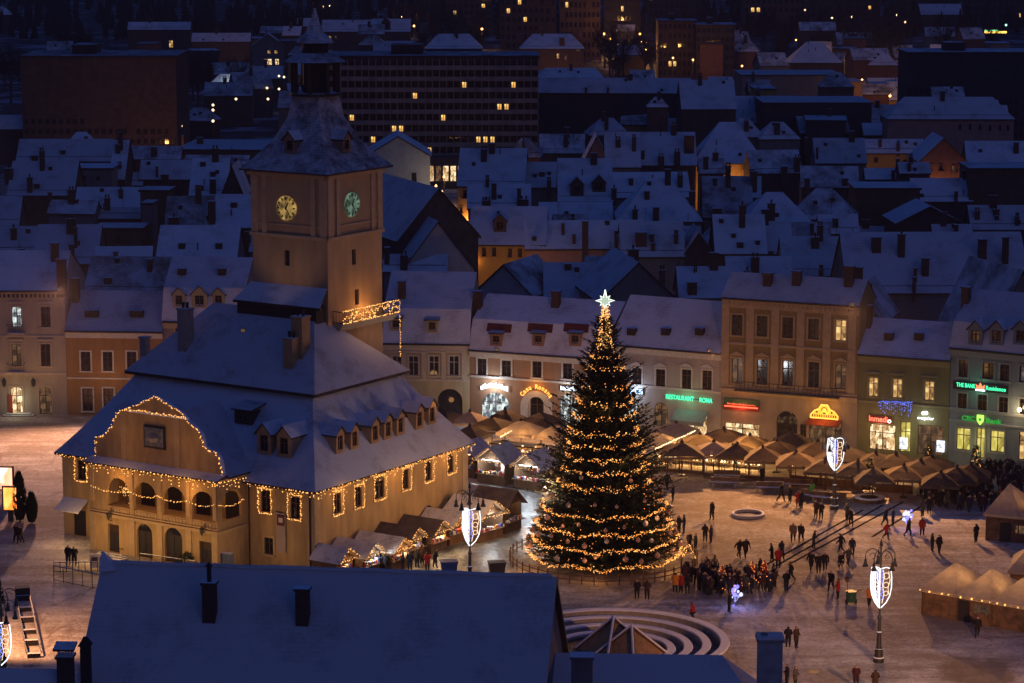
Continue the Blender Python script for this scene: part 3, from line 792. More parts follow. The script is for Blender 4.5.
gpts = [W(x, YG - .06, z + .05) for x, z in gp]
light_string('gable_lights', 'row of warm bulbs outlining the curved front gable', [gpts], .17, 0, .06, jit=.09)
light_string('gable_lights', 'straight row of warm bulbs across the front gable below its peak', [[W(gx(127, 411)[0], YG - .2, zc_ + .1), W(gx(189, 418)[0], YG - .2, zc_ + .1)]], .17, 0, .06, jit=.09)
sw = []
for i in range(len(xs) - 1):
    for k in range(7):
        t = k / 6; sw.append(W(xs[i] + (xs[i + 1] - xs[i]) * t, -RP - .2, 6.15 - .28 * math.sin(math.pi * t)))
sw += [W(RX1 + .16, -RP + 3.6 * k / 5, 6.1 - .3 * math.sin(math.pi * k / 5)) for k in range(6)]
light_string('swag_lights', 'swagged rope of white warm lights across the loggia arches', [sw], .17, 0, .052, M_BULB)
for i, h in enumerate(sh):
    pts = [W(.2, h[0] - .2, h[2] - .1), W(.2, h[0] - .2, h[3] + .2), W(.2, h[1] + .2, h[3] + .2), W(.2, h[1] + .2, h[2] - .1), W(.2, h[0] - .2, h[2] - .1)]
    light_string('window_lights', f'garland of warm bulbs framing the {ORD[i]} upper window from the corner on the right wall', [pts], .16, 0, .06, group='light garlands round council house windows')
for i, h in enumerate(fh):
    pts = [W(h[0] - .2, -.2, h[2] - .1), W(h[0] - .2, -.2, h[3] + .2), W(h[1] + .2, -.2, h[3] + .2), W(h[1] + .2, -.2, h[2] - .1), W(h[0] - .2, -.2, h[2] - .1)]
    light_string('window_lights', ['garland of warm bulbs framing the front window nearest the loggia', 'garland of warm bulbs framing the front window nearest the house corner', 'garland of warm bulbs framing the lone front window left of the loggia'][i], [pts], .14, 0, .06, group='light garlands round council house windows')
# small lit tree ornament in the first arch
t = thing('wire_ornament', 'small glowing wire bush standing in the leftmost loggia arch', 'ornament', W((arches[0][0] + arches[0][1]) / 2 + .3, -RP + .7, ZF + .8), FC.rot)
b = MB(); b.tube([(0, 0, 0), (0, 0, 1.0)], .03, 5)
for k in range(14):
    a = rl.random() * 6.28; b.tube([(0, 0, .6), (.45 * math.cos(a), .25 * math.sin(a), 1.0 + .6 * rl.random())], .012, 3)
b.build('stem', M_IRON, t); b = MB()
for k in range(60): b.octa((rl.gauss(0, .32), rl.gauss(0, .2), 1.25 + rl.gauss(0, .28)), .04)
tag(b.build('bulbs', M_BULB, t), kind='stuff')
# banner on the front wall and small sign
xa, za = fx(276, 512); xb, zb4 = fx(287.5, 553)
t = thing('banner', 'long pale vertical banner with dark red panel on the council house front', 'banner', W((xa + xb) / 2, -.08, zb4), FC.rot)
b = MB(); b.box(-.5, -.04, .02, .5, 0, za - zb4); b.build('cloth', surf('banner_cloth', (.38, .30, .28), .8, .08, 1), t)
b = MB(); b.box(-.4, -.06, (za - zb4) * .68, .4, -.042, (za - zb4) * .96, 0); b.box(-.22, -.07, (za - zb4) * .76, .22, -.061, (za - zb4) * .88, 1); b.build('printed_panel', [surf('banner_red', (.14, .035, .03), .8, .3, 2), M_WHITE], t)
b = MB(); b.tube([(-.55, 0, za - zb4 + .03), (.55, 0, za - zb4 + .03)], .03, 5); b.build('rod', M_IRON, t)
x, z = fx(281, 489); t = thing('wall_plaque', 'small dark plaque above the banner on the council house', 'plaque', W(x, -.06, z), FC.rot)
b = MB(); b.box(-.5, -.05, -.15, .5, 0, .15); b.build('plate', M_DARK, t); b = MB(); b.box(-.56, -.03, -.2, .56, .01, -.152); b.build('edge_strip', M_STONE, t)
for px, py, lab in ((112, 516, 'iron wall lantern left of the loggia doors'), (205, 531, 'iron wall lantern above the right loggia door')):
    x, z = fx(px, py, -RP); t = thing('wall_lantern', lab, 'wall lantern', W(x, -RP - .15, z), FC.rot)
    b = MB(); b.lathe([(.04, -.3), (.16, -.1), (.2, .25), (.24, .28), (.05, .45)], 6, (0, -.3)); b.build('lamp_body', M_IRON, t); b = MB(); b.tube([(0, .1, -.4), (0, -.25, -.35), (0, -.3, -.28)], .03, 5); b.build('bracket', M_IRON, t)
# ================================================================ the row of house fronts along the far side of the square
BASE = [(-60, 415), (0, 415), (68, 415), (165, 416.5), (240, 417.5), (385, 419.5), (470, 421), (610, 432), (720, 443), (857, 455), (948, 463), (1024, 472), (1080, 478)]
def yb(x):
    for (a, p), (b, q) in zip(BASE, BASE[1:]):
        if a <= x <= b: return p + (q - p) * (x - a) / (b - a)
    return BASE[-1][1]
LITS = {'w': M_WARM, 'd': M_DIM, 's': M_SHOP, 'y': M_SHOPY, 'c': M_COOLSHOP, None: M_GLASS}
class Row:
    """one house of the row, laid out from pixels on its facade plane"""
    def __init__(s, name, label, x0, x1, ye, yr, wall, trim, kind='par', ybreak=None, depth=None, side=None):
        s.x0, s.x1 = x0, x1
        a, b = at(x0, yb(x0)), at(x1, yb(x1))
        s.F = Frame(a, math.atan2(b.y - a.y, b.x - a.x)); s.W = (b - a).length
        s.root = thing(name, label, 'house', a, s.F.rot)
        s.wall, s.trim = wall, trim
        mid = (a + b) / 2
        s.ze = zat(mid.y, ye); s.holes = []; s.wins = []; s.ye = ye
        s.kind = kind
        sc = scl(Vector((mid.x, mid.y, s.ze))); dep = (CH - s.ze) / mid.y
        ov = .5
        if kind == 'par':
            p = R(40); h = (ye - yr) / (sc * (.98 * math.tan(p) + dep)); rise = h * math.tan(p)
            s.D = depth or 2 * h
            s.slope = ((0, -ov, s.ze), (0, -math.tan(p), 1)); s.rise = rise; s.h = h; s.prof = [(-ov, s.ze), (h, s.ze + rise), (max(2 * h + ov, s.D), s.ze)]
        else:
            p = R(66); h1 = (ye - ybreak) / (sc * (.98 * math.tan(p) + dep)); r1 = h1 * math.tan(p)
            p2 = R(30); h2 = (ybreak - yr) / (sc * (.98 * math.tan(p2) + dep)); r2 = h2 * math.tan(p2)
            s.D = 2 * (h1 + h2); s.h = h1 + h2; s.rise = r1 + r2
            s.slope = ((0, -ov, s.ze), (0, -math.tan(p), 1)); s.slope2 = ((0, h1 - ov, s.ze + r1), (0, -math.tan(p2), 1))
            s.prof = [(-ov, s.ze), (h1 - ov, s.ze + r1), (h1 + h2, s.ze + r1 + r2), (2 * (h1 + h2) + ov, s.ze)]
    def win(s, px, yt, yb_, wpx, style='plain', lit=None, arch=False, ped=None, sash=None, trim=None, name='window', bars=True):
        v0, v1 = s.F.front(px, yb_), s.F.front(px, yt)
        w = wpx / scl(s.F.wld(v0.x, 0, v0.z)); h = v1.z - v0.z; z0 = max(v0.z, .05)
        h = round(v1.z - z0, 1); w = round(w, 1)
        s.holes.append((v0.x - w / 2, v0.x + w / 2, z0, z0 + h, arch)); s.wins.append((v0.x, z0, w, h, style, lit, arch, ped, sash, trim, name, bars))
    def zpx(s, x, y): return s.F.front(x, y).z
    def xpx(s, x, y=400): return s.F.front(x, y).x
    def done(s, bands=(), pil=(), cor=.55, gf=None):
        m = MB(); D = s.D
        if gf:
            wall_holes(m, 0, s.W, 0, gf[0], [h for h in s.holes if h[3] <= gf[0] + .02], 3, .22); wall_holes(m, 0, s.W, gf[0], s.ze, [h for h in s.holes if h[2] >= gf[0] - .02], 0, .22)
        else: wall_holes(m, 0, s.W, 0, s.ze, s.holes, 0, .22)
        m.face([(0, D, 0), (0, 0, 0), (0, 0, s.ze), (0, D, s.ze)], 0); m.face([(s.W, 0, 0), (s.W, D, 0), (s.W, D, s.ze), (s.W, 0, s.ze)], 0)
        for xx in (0, s.W):      # gable ends
            m.face([(xx, y, z - .12) for y, z in s.prof] , 0)
        m.box(0, -.38, s.ze - .38, s.W, -.003, s.ze - .02, 1)
        m.box(0, -.2, s.ze - cor - .3, s.W, -.004, s.ze - .385, 1)
        for z, t, o in bands: m.box(.0, -o, z, s.W, -.005, z + t, 1, 2)
        for x, w, z0, z1 in pil: m.box(x - w / 2, -.13, z0, x + w / 2, -.006, z1, 1)
        m.build('wall', [s.wall, s.trim, M_CAP] + ([gf[1]] if gf else []), s.root)
        r = MB()
        for (ya, za), (yc, zc) in zip(s.prof, s.prof[1:]):
            r.slab([(-.05, ya, za), (s.W + .05, ya, za), (s.W + .05, yc, zc), (-.05, yc, zc)] , .2)
        s.roof = r.build('roof', [M_SNOW, M_EDGE], s.root)
        gut = MB(); gut.tube([(0, -.6, s.ze - .05), (s.W, -.6, s.ze - .05)], .09, 5); gut.build('gutter', M_EDGE, s.root)
        for (x, z0, w, h, st, lit, ar, ped, sash, trim, nm, bars) in s.wins:
            window(s.root, x, z0, w, h, st, LITS[lit], sash, trim or s.trim, None, ar, ped, nm, bars)
    def dorm(s, px, py, w, h, kind='gable', wall=None, dep=2.5, up=False, lit=None):
        sl = s.slope2 if up else s.slope
        v = s.F.plane(px, py, *sl); return dormer(s.roof, v.x, v.y, v.z, 0, w, h, dep, wall or s.wall, kind, LITS[lit])
    def skylight(s, px, py, up=False, w=.9):
        sl = s.slope2 if up else s.slope
        v = s.F.plane(px, py, *sl); n = Vector(sl[1]).normalized()
        b = MB(); b.box(-w / 2, -.35, -.2, w / 2, .4, .55, 0, 1); b.build('roof_hatch', [M_EDGE, M_CAP], s.roof, (v.x, v.y, v.z))
    def chim(s, px, py, hpx, w=.9, d=.8, mat=None, up=False, pots=0):
        sl = s.slope2 if up else s.slope
        v = s.F.plane(px, py, *sl); return chimney(s.roof, v.x, v.y, v.z, w, d, hpx / scl(s.F.wld(v.x, v.y, v.z)), mat, 0, pots)

PL_BEIGE = surf('beige_plaster', (.40, .33, .26), .85, .12, 1.2, .1, streak=True)
PL_BEIGT = surf('beige_trim', (.46, .38, .30), .85, .1, 2)
PL_OCHRE = surf('ochre_front', (.36, .20, .085), .85, .14, 1.2, .1, streak=True)
PL_PURP = surf('mauve_front', (.24, .18, .19), .85, .14, 1.2, streak=True)
PL_CREAM = surf('cream_front', (.40, .33, .20), .85, .12, 1.2, .1, streak=True)
PL_PINK = surf('salmon_front', (.36, .21, .125), .85, .12, 1.2, .1, streak=True)
PL_GREY = surf('greywhite_front', (.42, .37, .33), .85, .12, 1.2, .1, streak=True)
PL_TAN = surf('tan_front', (.28, .19, .075), .85, .16, 1.0, .15, streak=True)
PL_TANT = surf('tan_trim', (.44, .32, .19), .85, .14, 1.6)
PL_GREEN = surf('green_front', (.20, .19, .085), .85, .14, 1.2, .1, streak=True)
PL_BLUE = surf('bluegrey_front', (.20, .24, .26), .85, .12, 1.2, .1, streak=True)
PL_BLUET = surf('bluegrey_trim', (.28, .30, .30), .85, .1, 2)

# --- far left: beige three storey front
h1 = Row('corner_house', 'beige three storey house with balconies and arched doorways at the left edge of the square', -46, 68, 290, 250, PL_BEIGE, PL_BEIGT, depth=14)
for x in (-38, -12, 17, 46):
    lt = 'c' if x == 17 else None
    h1.win(x, 307, 327, 9.5, lit=lt, ped='flat'); h1.win(x, 344, 366, 10, lit='d' if x == 17 else None, ped='flat'); h1.win(x, 386.5, 414, 12.5, arch=True, lit='s' if x == 17 else ('d' if x == 46 else None))
h1.done(bands=[(h1.zpx(30, 375), .3, .18), (h1.zpx(30, 337), .2, .12)], cor=.5)
m = MB()
for k in range(26): xx = h1.W * (k + .5) / 26; m.box(xx - .12, -.37, h1.ze - .8, xx + .12, -.205, h1.ze - .4)
m.build('cornice_dentils', M_EDGE, h1.root)
for yy in (332, 371):
    v = h1.F.front(17, yy); b = MB(); b.box(-1.0, -.95, -.2, 1.0, -.01, 0, 0, 1)
    for k in range(9): b.tube([(-.95 + 1.9 * k / 8, -.9, 0), (-.95 + 1.9 * k / 8, -.9, .95)], .02, 4, 2)
    b.tube([(-.95, -.02, .95), (-.95, -.9, .95), (.95, -.9, .95), (.95, -.02, .95)], .035, 5, 2)
    b.build('balcony', [PL_BEIGT, M_CAP, M_IRON], h1.root, (v.x, 0, v.z))
for px in (4.5, 34):
    v = h1.F.front(px, 382); b = MB(); b.lathe([(.05, -.5), (.2, -.3), (.25, .2), (.05, .5)], 6, (0, -.35)); b.tube([(0, 0, .2), (0, -.35, .6)], .03, 4); b.build('wall_lantern', M_IRON, h1.root, (v.x, 0, v.z))
v = h1.F.front(11, 406); b = MB(); b.box(-.22, -.2, -1.2, .22, -.12, 1.3); b.build('red_banner', surf('red_cloth', (.35, .05, .03), .7, .2, 2), h1.root, (v.x, 0, v.z))
b = MB(); b.box(-1.7, -1.0, 0, 1.7, -.02, .14, 0, 1); b.box(-1.4, -.7, .14, 1.4, -.02, .28, 0, 1); b.build('doorstep', [M_STONE, M_CAP], h1.root, (h1.xpx(19), 0, 0))
h1.chim(62, 286, 26, 1.0); h1.chim(55, 256, 12, .8)

h2 = Row('ochre_house', 'low ochre orange house with white framed windows left of the council house', 68.3, 164.5, 330.5, 290, PL_OCHRE, M_WHITE, depth=13)
for x in (86, 108, 132, 153): h2.win(x, 352, 371, 10)
for x in (88, 109, 132): h2.win(x, 388, 411, 10.5)
h2.done(bands=[(h2.zpx(100, 379), .16, .1)])
for x in (92, 137): h2.skylight(x, 315, w=1.5)
h2.chim(76, 297, 18, .8)
h2b = Row('grey_house', 'mauve grey house with three pale arched dormers behind the council roof', 165, 246, 321, 256, PL_PURP, PL_CREAM, 'mans', ybreak=287)
for x in (180, 199, 219): h2b.win(x, 326, 346, 9)
h2b.done()
for x, w in ((179, 1.3), (199.5, 1.7), (218.5, 1.3)): h2b.dorm(x, 308, w, 1.6, 'gable', PL_CREAM, 1.6)
for x in (182, 222): h2b.skylight(x, 273, True)

h4 = Row('cream_house', 'cream house with pilasters and a dark arched gateway right of the clock tower', 384, 470, 343, 270, PL_CREAM, PL_BEIGT, 'mans', ybreak=308)
for x in (397, 413.5, 434, 454): h4.win(x, 356, 375.5, 9.5, sash=M_SASHW, ped='flat')
h4.win(450, 388.5, 418, 25, 'bare', arch=True, name='gateway', bars=False); h4.win(413, 394, 416, 13, arch=True)
h4.done(bands=[(h4.zpx(430, 381), .25, .15)], pil=[(h4.xpx(x), .5, h4.zpx(430, 380), h4.ze - .9) for x in (404, 424, 444, 464)])
h4.dorm(432, 333, 1.3, 1.4, 'shed'); h4.dorm(396, 331, 1.3, 1.4, 'shed'); h4.chim(402, 296, 14, .8, up=True)

h5 = Row('salmon_house', 'salmon house with arched wooden doorway and red backed roof dormers left of the Christmas tree', 470.3, 609, 353.5, 296, PL_PINK, M_WHITE, 'mans', ybreak=322)
for x, y in ((482, 368), (506.5, 369), (537, 370), (567.5, 371.5), (592, 373)): h5.win(x, y - 9, y + 7.5, 10)
h5.win(495.5, 392, 424, 31, 'bare', arch=True, lit='c', name='shop_entrance')
h5.win(537, 394.5, 427, 14.5, 'plain', arch=True, sash=M_TIMBER, lit=None, name='doorway')
h5.win(570, 394, 427, 22, 'bare', arch=True, lit='c', name='shop_window')
h5.done(bands=[(h5.zpx(537, 381.5), .22, .14)])
MR = surf('red_tiles', (.14, .035, .03), .8, .25, 3, .3)
for x in (496, 538, 575):
    d = h5.dorm(x, 346, 1.35, 1.35, 'shed', PL_PINK, 2.4)
v0, v1 = h5.F.front(536.5, 427), h5.F.front(536.5, 389)      # pale stone surround of the doorway
b = MB()
n = 14; pts = [(-1.85, 0)] + [(-1.85 * math.cos(math.pi * k / n), 2.15 + 1.75 * math.sin(math.pi * k / n)) for k in range(n + 1)] + [(1.85, 0)]
pin = [(-.95, 0)] + [(-.95 * math.cos(math.pi * k / n), 2.3 + .95 * math.sin(math.pi * k / n)) for k in range(n + 1)] + [(.95, 0)]
for k in range(len(pts) - 1):
    b.hexa([(pts[k][0], -.004, pts[k][1]), (pts[k + 1][0], -.004, pts[k + 1][1]), (pin[k + 1][0], -.004, pin[k + 1][1]), (pin[k][0], -.004, pin[k][1])],
           [(pts[k][0], -.12, pts[k][1]), (pts[k + 1][0], -.12, pts[k + 1][1]), (pin[k + 1][0], -.12, pin[k + 1][1]), (pin[k][0], -.12, pin[k][1])])
b.build('door_surround', M_WHITE, h5.root, (v0.x, 0, .05))
for x in (500, 541, 577):        # red roof patches where the snow has slid off
    v = h5.F.plane(x - 4, 322, *h5.slope); w = 1.45
    n = Vector(h5.slope[1]).normalized() * .03
    a = h5.F.plane(x, 324, *h5.slope); c = h5.F.plane(x, 332, *h5.slope)
    b = MB(); b.slab([(a.x - w, c.y - .06, c.z + .05), (a.x + w, c.y - .06, c.z + .05), (a.x + w, a.y - .06, a.z + .05), (a.x - w, a.y - .06, a.z + .05)], .06); b.build('bare_tiles', [MR, MR], h5.roof)
h5.chim(478, 306, 14, .9, up=True); h5.chim(556, 304, 12, .9, up=True)

h6 = Row('white_house', 'pale grey white restaurant house with pedimented windows right of the Christmas tree', 609.3, 720.5, 348, 297, PL_GREY, M_WHITE)
for x in (620, 637, 660.5, 686.5, 707): h6.win(x, 369 + (x - 660) * .03, 387.5 + (x - 660) * .05, 10, ped='tri', lit=None)
h6.win(661, 402, 426, 15, 'bare', arch=True, lit='d', name='archway'); h6.win(694, 412, 436, 28, 'bare', lit='s', name='shop_window'); h6.win(630, 398, 428, 16, 'bare', lit='c', arch=True, name='shop_window')
h6.done(bands=[(h6.zpx(690, 391), .22, .14)])
for x in (632, 666, 700): h6.skylight(x, 333)
v = h6.F.front(692.5, 414)
b = MB(); b.slab([(-1.9, -1.5, -.55), (1.9, -1.5, -.55), (1.9, -.02, .45), (-1.9, -.02, .45)], .06); b.box(-1.9, -1.5, -.95, 1.9, -1.46, -.612, 1); b.build('awning', [surf('grey_awning', (.30, .32, .32), .8, .1, 2), surf('grey_awning_front', (.22, .24, .24), .8, .1, 2)], h6.root, (v.x, 0, v.z))

h7 = Row('tall_house', 'tall tan three storey palace front with rows of five large windows and heavy cornice', 720.8, 856.5, 301, 275, PL_TAN, PL_TANT)
for i, x in enumerate((737, 762, 787.5, 813.5, 840.5)):
    k = (x - 788) * .055
    h7.win(x, 317 + k, 338 + k, 11.5, lit='w' if i == 4 else None, sash=M_SASHW if i == 4 else M_SASH); h7.win(x, 361 + k, 386 + k, 11.5, ped='tri', lit='d' if i in (0, 4) else None)
h7.win(742, 423, 440, 37, 'bare', lit='s', name='shop_window'); h7.win(786.5, 411, 449, 22, 'bare', arch=True, name='gateway', bars=False); h7.win(825, 420, 449, 33, 'bare', lit='d', name='shop_window'); h7.win(803, 424, 440, 7, 'bare'); 
zc1 = h7.zpx(788, 397)
h7.done(bands=[(h7.zpx(788, 348), .25, .18), (zc1, .5, .3), (h7.zpx(788, 391), .2, .2), (h7.zpx(788, 311), .2, .12)], pil=[(h7.xpx(x, 350), .85, zc1 + .75, h7.ze - .9) for x in (725.5, 750, 775, 800.5, 827, 852)], cor=.7, gf=(zc1 + .1, surf('stone_base', (.32, .25, .19), .85, .14, 1.2, .1, streak=True)))
m = MB()
for k in range(30): xx = h7.W * (k + .5) / 30; m.box(xx - .12, -.37, h7.ze - .7, xx + .12, -.205, h7.ze - .4)
m.build('cornice_brackets', PL_TANT, h7.root)
b = MB(); v = h7.F.front(788, 394)
for k in range(25): b.tube([(v.x - 5.5 + 11 * k / 24, -.75, zc1 + .5), (v.x - 5.5 + 11 * k / 24, -.75, zc1 + 1.4)], .025, 4)
b.tube([(v.x - 5.5, -.75, zc1 + 1.4), (v.x + 5.5, -.75, zc1 + 1.4)], .04, 5); b.box(v.x - 5.7, -.9, zc1 + .36, v.x + 5.7, -.31, zc1 + .49); b.build('balcony', M_IRON, h7.root)
for x, y, hp in ((768, 281, 7), (797, 280, 8), (849, 281, 14)): h7.chim(x, y, hp, .9)
v = h7.F.front(825, 421); b = MB(); b.slab([(-1.8, -1.1, -.3), (1.8, -1.1, -.3), (1.8, -.02, .2), (-1.8, -.02, .2)], .05); b.build('awning', [surf('red_awning', (.16, .03, .025), .8, .2, 2)] * 2, h7.root, (v.x, 0, v.z))

h8 = Row('green_house', 'olive green two storey shop house with a plain snowy roof', 856.8, 947.5, 356.5, 319, PL_GREEN, surf('olive_trim', (.30, .27, .13), .85, .1, 2))
for x, y in ((873, 386.5), (897, 388), (929, 390.5)): h8.win(x, y - 9, y + 10, 10, lit='w', ped='flat', sash=M_SASHW)
h8.win(882, 424, 450, 27, 'bare', lit='s', name='shop_window'); h8.win(905, 422, 452, 11, 'bare', lit='y', name='shop_window'); h8.win(930, 425, 455, 26, 'bare', lit='d', name='shop_window')
h8.done(bands=[(h8.zpx(900, 405), .2, .12)])
for x in (889, 919): h8.skylight(x, 338)
h8.chim(868, 322, 16, .8)
h9 = Row('bank_house', 'blue grey bank house with bright yellow ground floor windows and mansard roof', 948, 1040, 351, 290, PL_BLUE, PL_BLUET, 'mans', ybreak=324)
for x, y, w in ((963, 369, 10), (988, 371, 19), (1004.5, 373, 10), (1024, 374.5, 10)): h9.win(x, y - 9, y + 8, w if w < 15 else 12)
for x, y in ((962, 402), (982, 403.5), (1003, 405), (1024, 407)): h9.win(x, y - 8.5, y + 8.5, 10)
h9.win(963, 428, 450, 14.5, 'plain', lit='y', bars=True); h9.win(980, 428.5, 458, 8.5, 'plain', lit='y', name='glass_door'); h9.win(997, 430.5, 452, 15, 'plain', lit='y'); h9.win(1024, 432, 460, 12, lit='w')
h9.done(bands=[(h9.zpx(985, 413.5), .3, .15), (h9.zpx(985, 424.5), .2, .15)])
for x in (975, 996, 1020): h9.dorm(x, 345, 1.5, 1.7, 'gable', PL_BLUE, 1.6)
h9.chim(966, 300, 12, .8, up=True)

# ---------------------------------------------------------------- signs
def sign(row, px, py, label, name='shop_sign', y=-.12):
    v = row.F.front(px, py); return thing(name, label, 'sign', row.F.wld(v.x, y, v.z), row.F.rot)
def lett(t, txt, w, h, x, z, mat, name='lettering', y=-.06):
    me = text_mesh(txt, w, h); me.materials.append(mat); return link(name, me, t, (x, y, z))
E_GRN = emit('green_neon', (.05, 1, .42), 1.2); E_GRN2 = emit('dim_green_neon', (.02, .55, .06), .5); E_RED = emit('red_neon', (1, .10, .04), 1.8)
E_ORG = emit('orange_neon', (1, .38, .06), 1.7); E_WHT = emit('white_neon', (.82, .90, 1), 1.8); E_YEL = emit('yellow_sign', (1, .36, .03), 1.1)
t = sign(h6, 689.5, 398.5, 'green lit RESTAURANT ROMA lettering on the pale front'); b = MB(); b.box(-2.9, -.03, -.05, 2.9, 0, .02); b.build('rail', M_IRON, t)
lett(t, 'RESTAURANT', 3.25, .48, -1.05, 0, E_GRN); lett(t, 'ROMA', 1.45, .48, 1.95, -.03, E_GRN)
def arcletters(t, txt, r, a0, a1, mat, size, zc):
    n = len(txt)
    for i, chh in enumerate(txt):
        if chh == ' ': continue
        a = R(a0 + (a1 - a0) * i / max(1, n - 1))
        me = text_mesh(chh, size * (.55 if chh.islower() else .7), size * (.72 if chh.islower() else 1)); me.materials.append(mat)
        o = link('letter', me, t, (-r * math.cos(a) , -.05, zc + r * math.sin(a))); o.rotation_euler = (0, -(math.pi / 2 - a), 0)
t = sign(h5, 537, 388.5, 'orange lit Casa Romana lettering arched over the wooden doorway')
b = MB(); b.tube([(-1.9 * math.cos(R(30 + 12 * k)), -.02, -1.9 + 1.9 * math.sin(R(30 + 12 * k))) for k in range(11)], .05, 5); b.build('bracket', M_IRON, t)
arcletters(t, 'Casa Romana', 1.95, 32, 148, E_ORG, .5, -1.75)
t = sign(h5, 495, 388.5, 'bright white lettering arched over the left shop entrance')
b = MB(); b.tube([(-1.6 + .32 * k, -.02, -.1 + .3 * math.sin(math.pi * k / 10)) for k in range(11)], .06, 5); b.build('bracket', M_IRON, t)
b = MB()
for k in range(15):
    x = -1.55 + 3.1 * k / 14; z = .32 * math.sin(math.pi * k / 14); b.box(x - .075, -.1, z - .2, x + .06, -.04, z + .22 + .08 * (k % 3)); 
    if k < 14: b.box(x + .06, -.095, z + (.08 if k % 2 else -.15), x + .15, -.045, z + (.2 if k % 2 else 0))
b.build('lettering', E_WHT, t)
def strip(t, w, h, mat, n):
    b = MB()
    for k in range(n):
        x = -w / 2 + w * (k + .5) / n; hh = h * (1 if k % 3 else 1.25)
        b.box(x - w / n * .36, -.1, -h / 2, x - w / n * .08, -.04, -h / 2 + hh); b.box(x + w / n * .1, -.1, -h / 2, x + w / n * .34, -.04, h / 2)
        b.box(x - w / n * .08, -.095, (h * .12 if k % 2 else -h * .45), x + w / n * .1, -.045, (h * .4 if k % 2 else -h * .15))
    b.build('lettering', mat, t)
    b = MB(); b.box(-w / 2 - .1, -.03, -h / 2 - .12, w / 2 + .1, 0, h / 2 + .14); b.build('backing_board', M_DARK, t)
t = sign(h5, 569, 388.5, 'short white lit sign on the salmon house beside the tree'); strip(t, 1.9, .36, E_WHT, 8)
t = sign(h6, 637, 391, 'blue white lit sign between tree and RESTAURANT lettering'); strip(t, 1.5, .55, emit('bluewhite_neon', (.45, .66, 1), 2.4), 6)
t = sign(h7, 742, 404.5, 'green shop board with red neon bar below on the tall tan house'); b = MB(); b.box(-1.95, -.1, .02, 1.95, 0, .62); b.build('green_board', surf('board_green', (.05, .12, .06), .6, .2, 3), t)
b = MB(); b.box(-1.95, -.16, -.62, 1.95, 0, -.02); b.build('red_board', surf('board_red', (.25, .03, .02), .6, .2, 3), t)
b = MB(); b.tube([(-1.85, -.2, -.22), (1.85, -.2, -.22)], .075, 6); b.build('neon_tube', E_RED, t); strip(t, 3.2, .2, E_RED, 14)
t = sign(h7, 825, 411, 'glowing yellow orange gable shaped sign over a shop door')
b = MB(); prof = [(-1.5, -.75), (1.5, -.75), (1.5, -.45), (1.05, .05), (.6, .25), (.35, .7), (-.35, .7), (-.6, .25), (-1.05, .05), (-1.5, -.45)]
b.hexa([(x, 0, z) for x, z in prof], [(x, -.12, z) for x, z in prof], 0); b.build('lit_board', E_YEL, t)
b = MB(); b.tube([(x, -.16, z) for x, z in prof + prof[:1]], .06, 5); b.build('neon_outline', E_ORG, t)
b = MB(); b.tube([(-.32 * math.cos(math.pi * k / 8), -.15, .02 + .4 * math.sin(math.pi * k / 8)) for k in range(9)], .05, 5)
for k in range(11):
    x = -1.25 + 2.5 * k / 10; b.box(x - .07, -.15, -.62, x + .05, -.125, -.36)
for x in (-.8, .8): b.octa((x, -.15, -.1), .14)
b.box(-.15, -.15, -.3, .15, -.125, -.12); b.build('emblem', M_DARK, t)
t = sign(h8, 880.5, 419, 'red lit Inmedio lettering above the bright shop window'); b = MB(); b.box(-1.2, -.05, -.42, 1.2, 0, .34); b.build('backing_board', surf('board_dark_red', (.16, .02, .015), .6, .2, 3), t)
lett(t, 'Inmedi', 1.95, .58, -.2, 0, emit('red_letters', (1, .16, .08), 1.5)); lett(t, 'o', .38, .38, 1.0, -.08, emit('pink_letters', (1, .55, .55), 2.2))
t = sign(h8, 926, 418, 'white lit shop lettering under a small glowing emblem at the green house'); lett(t, "snapt'er", 1.75, .42, 0, 0, E_WHT)
b = MB(); b.ball((-.25, -.06, .52), .2); b.ball((.05, -.06, .56), .2); b.hexa([(-.4, -.1, .5), (.2, -.1, .5), (.2, -.02, .5), (-.4, -.02, .5)], [(-.12, -.1, .62), (-.08, -.1, .62), (-.08, -.02, .62), (-.12, -.02, .62)]); b.build('emblem', E_WHT, t)
for px, py in ((904, 443), (941, 446)):
    t = sign(h8, px, py, 'white lit notice panel at the right end of the green front' if px > 920 else 'white lit notice panel between the two green front shops', 'lit_notice'); b = MB(); b.box(-.42, -.08, -.6, .42, 0, .6); b.build('panel', litpane('white_panel', [(.3, .33, .4), (.8, .85, 1), (1, 1, 1)], .9, 5), t); b = MB(); b.box(-.48, -.05, -.66, .48, .02, -.602); b.build('frame', M_IRON, t)
t = sign(h9, 981, 387, 'green lit THE BANK Residence sign with red crown'); b = MB(); b.box(-2.95, -.06, -.42, 2.95, 0, .42); b.build('backing_board', M_DARK, t)
lett(t, 'THE BANK', 2.05, .42, -1.55, .03, E_GRN); lett(t, 'Residence', 2.1, .42, 1.65, -.02, E_GRN)
b = MB(); cr = [(-.42, -.18), (.42, -.18), (.5, .32), (.22, .08), (0, .5), (-.22, .08), (-.5, .32)]
b.face([(x, -.1, z) for x, z in cr]); b.build('crown', emit('crown_red', (1, .12, .05), 1.6), t)
b = MB(); b.box(-.5, -.12, -.38, .5, -.065, -.22); b.build('crown_bar', E_WHT, t)
t = sign(h9, 981, 419.5, 'dim green CEC Bank lettering with yellow green emblem'); b = MB(); b.box(-2.4, -.05, -.04, 2.4, 0, .02); b.build('rail', M_IRON, t)
lett(t, 'CEC', 1.35, .48, -1.3, 0, E_GRN2); lett(t, 'Bank', 1.65, .5, 1.4, -.03, E_GRN2)
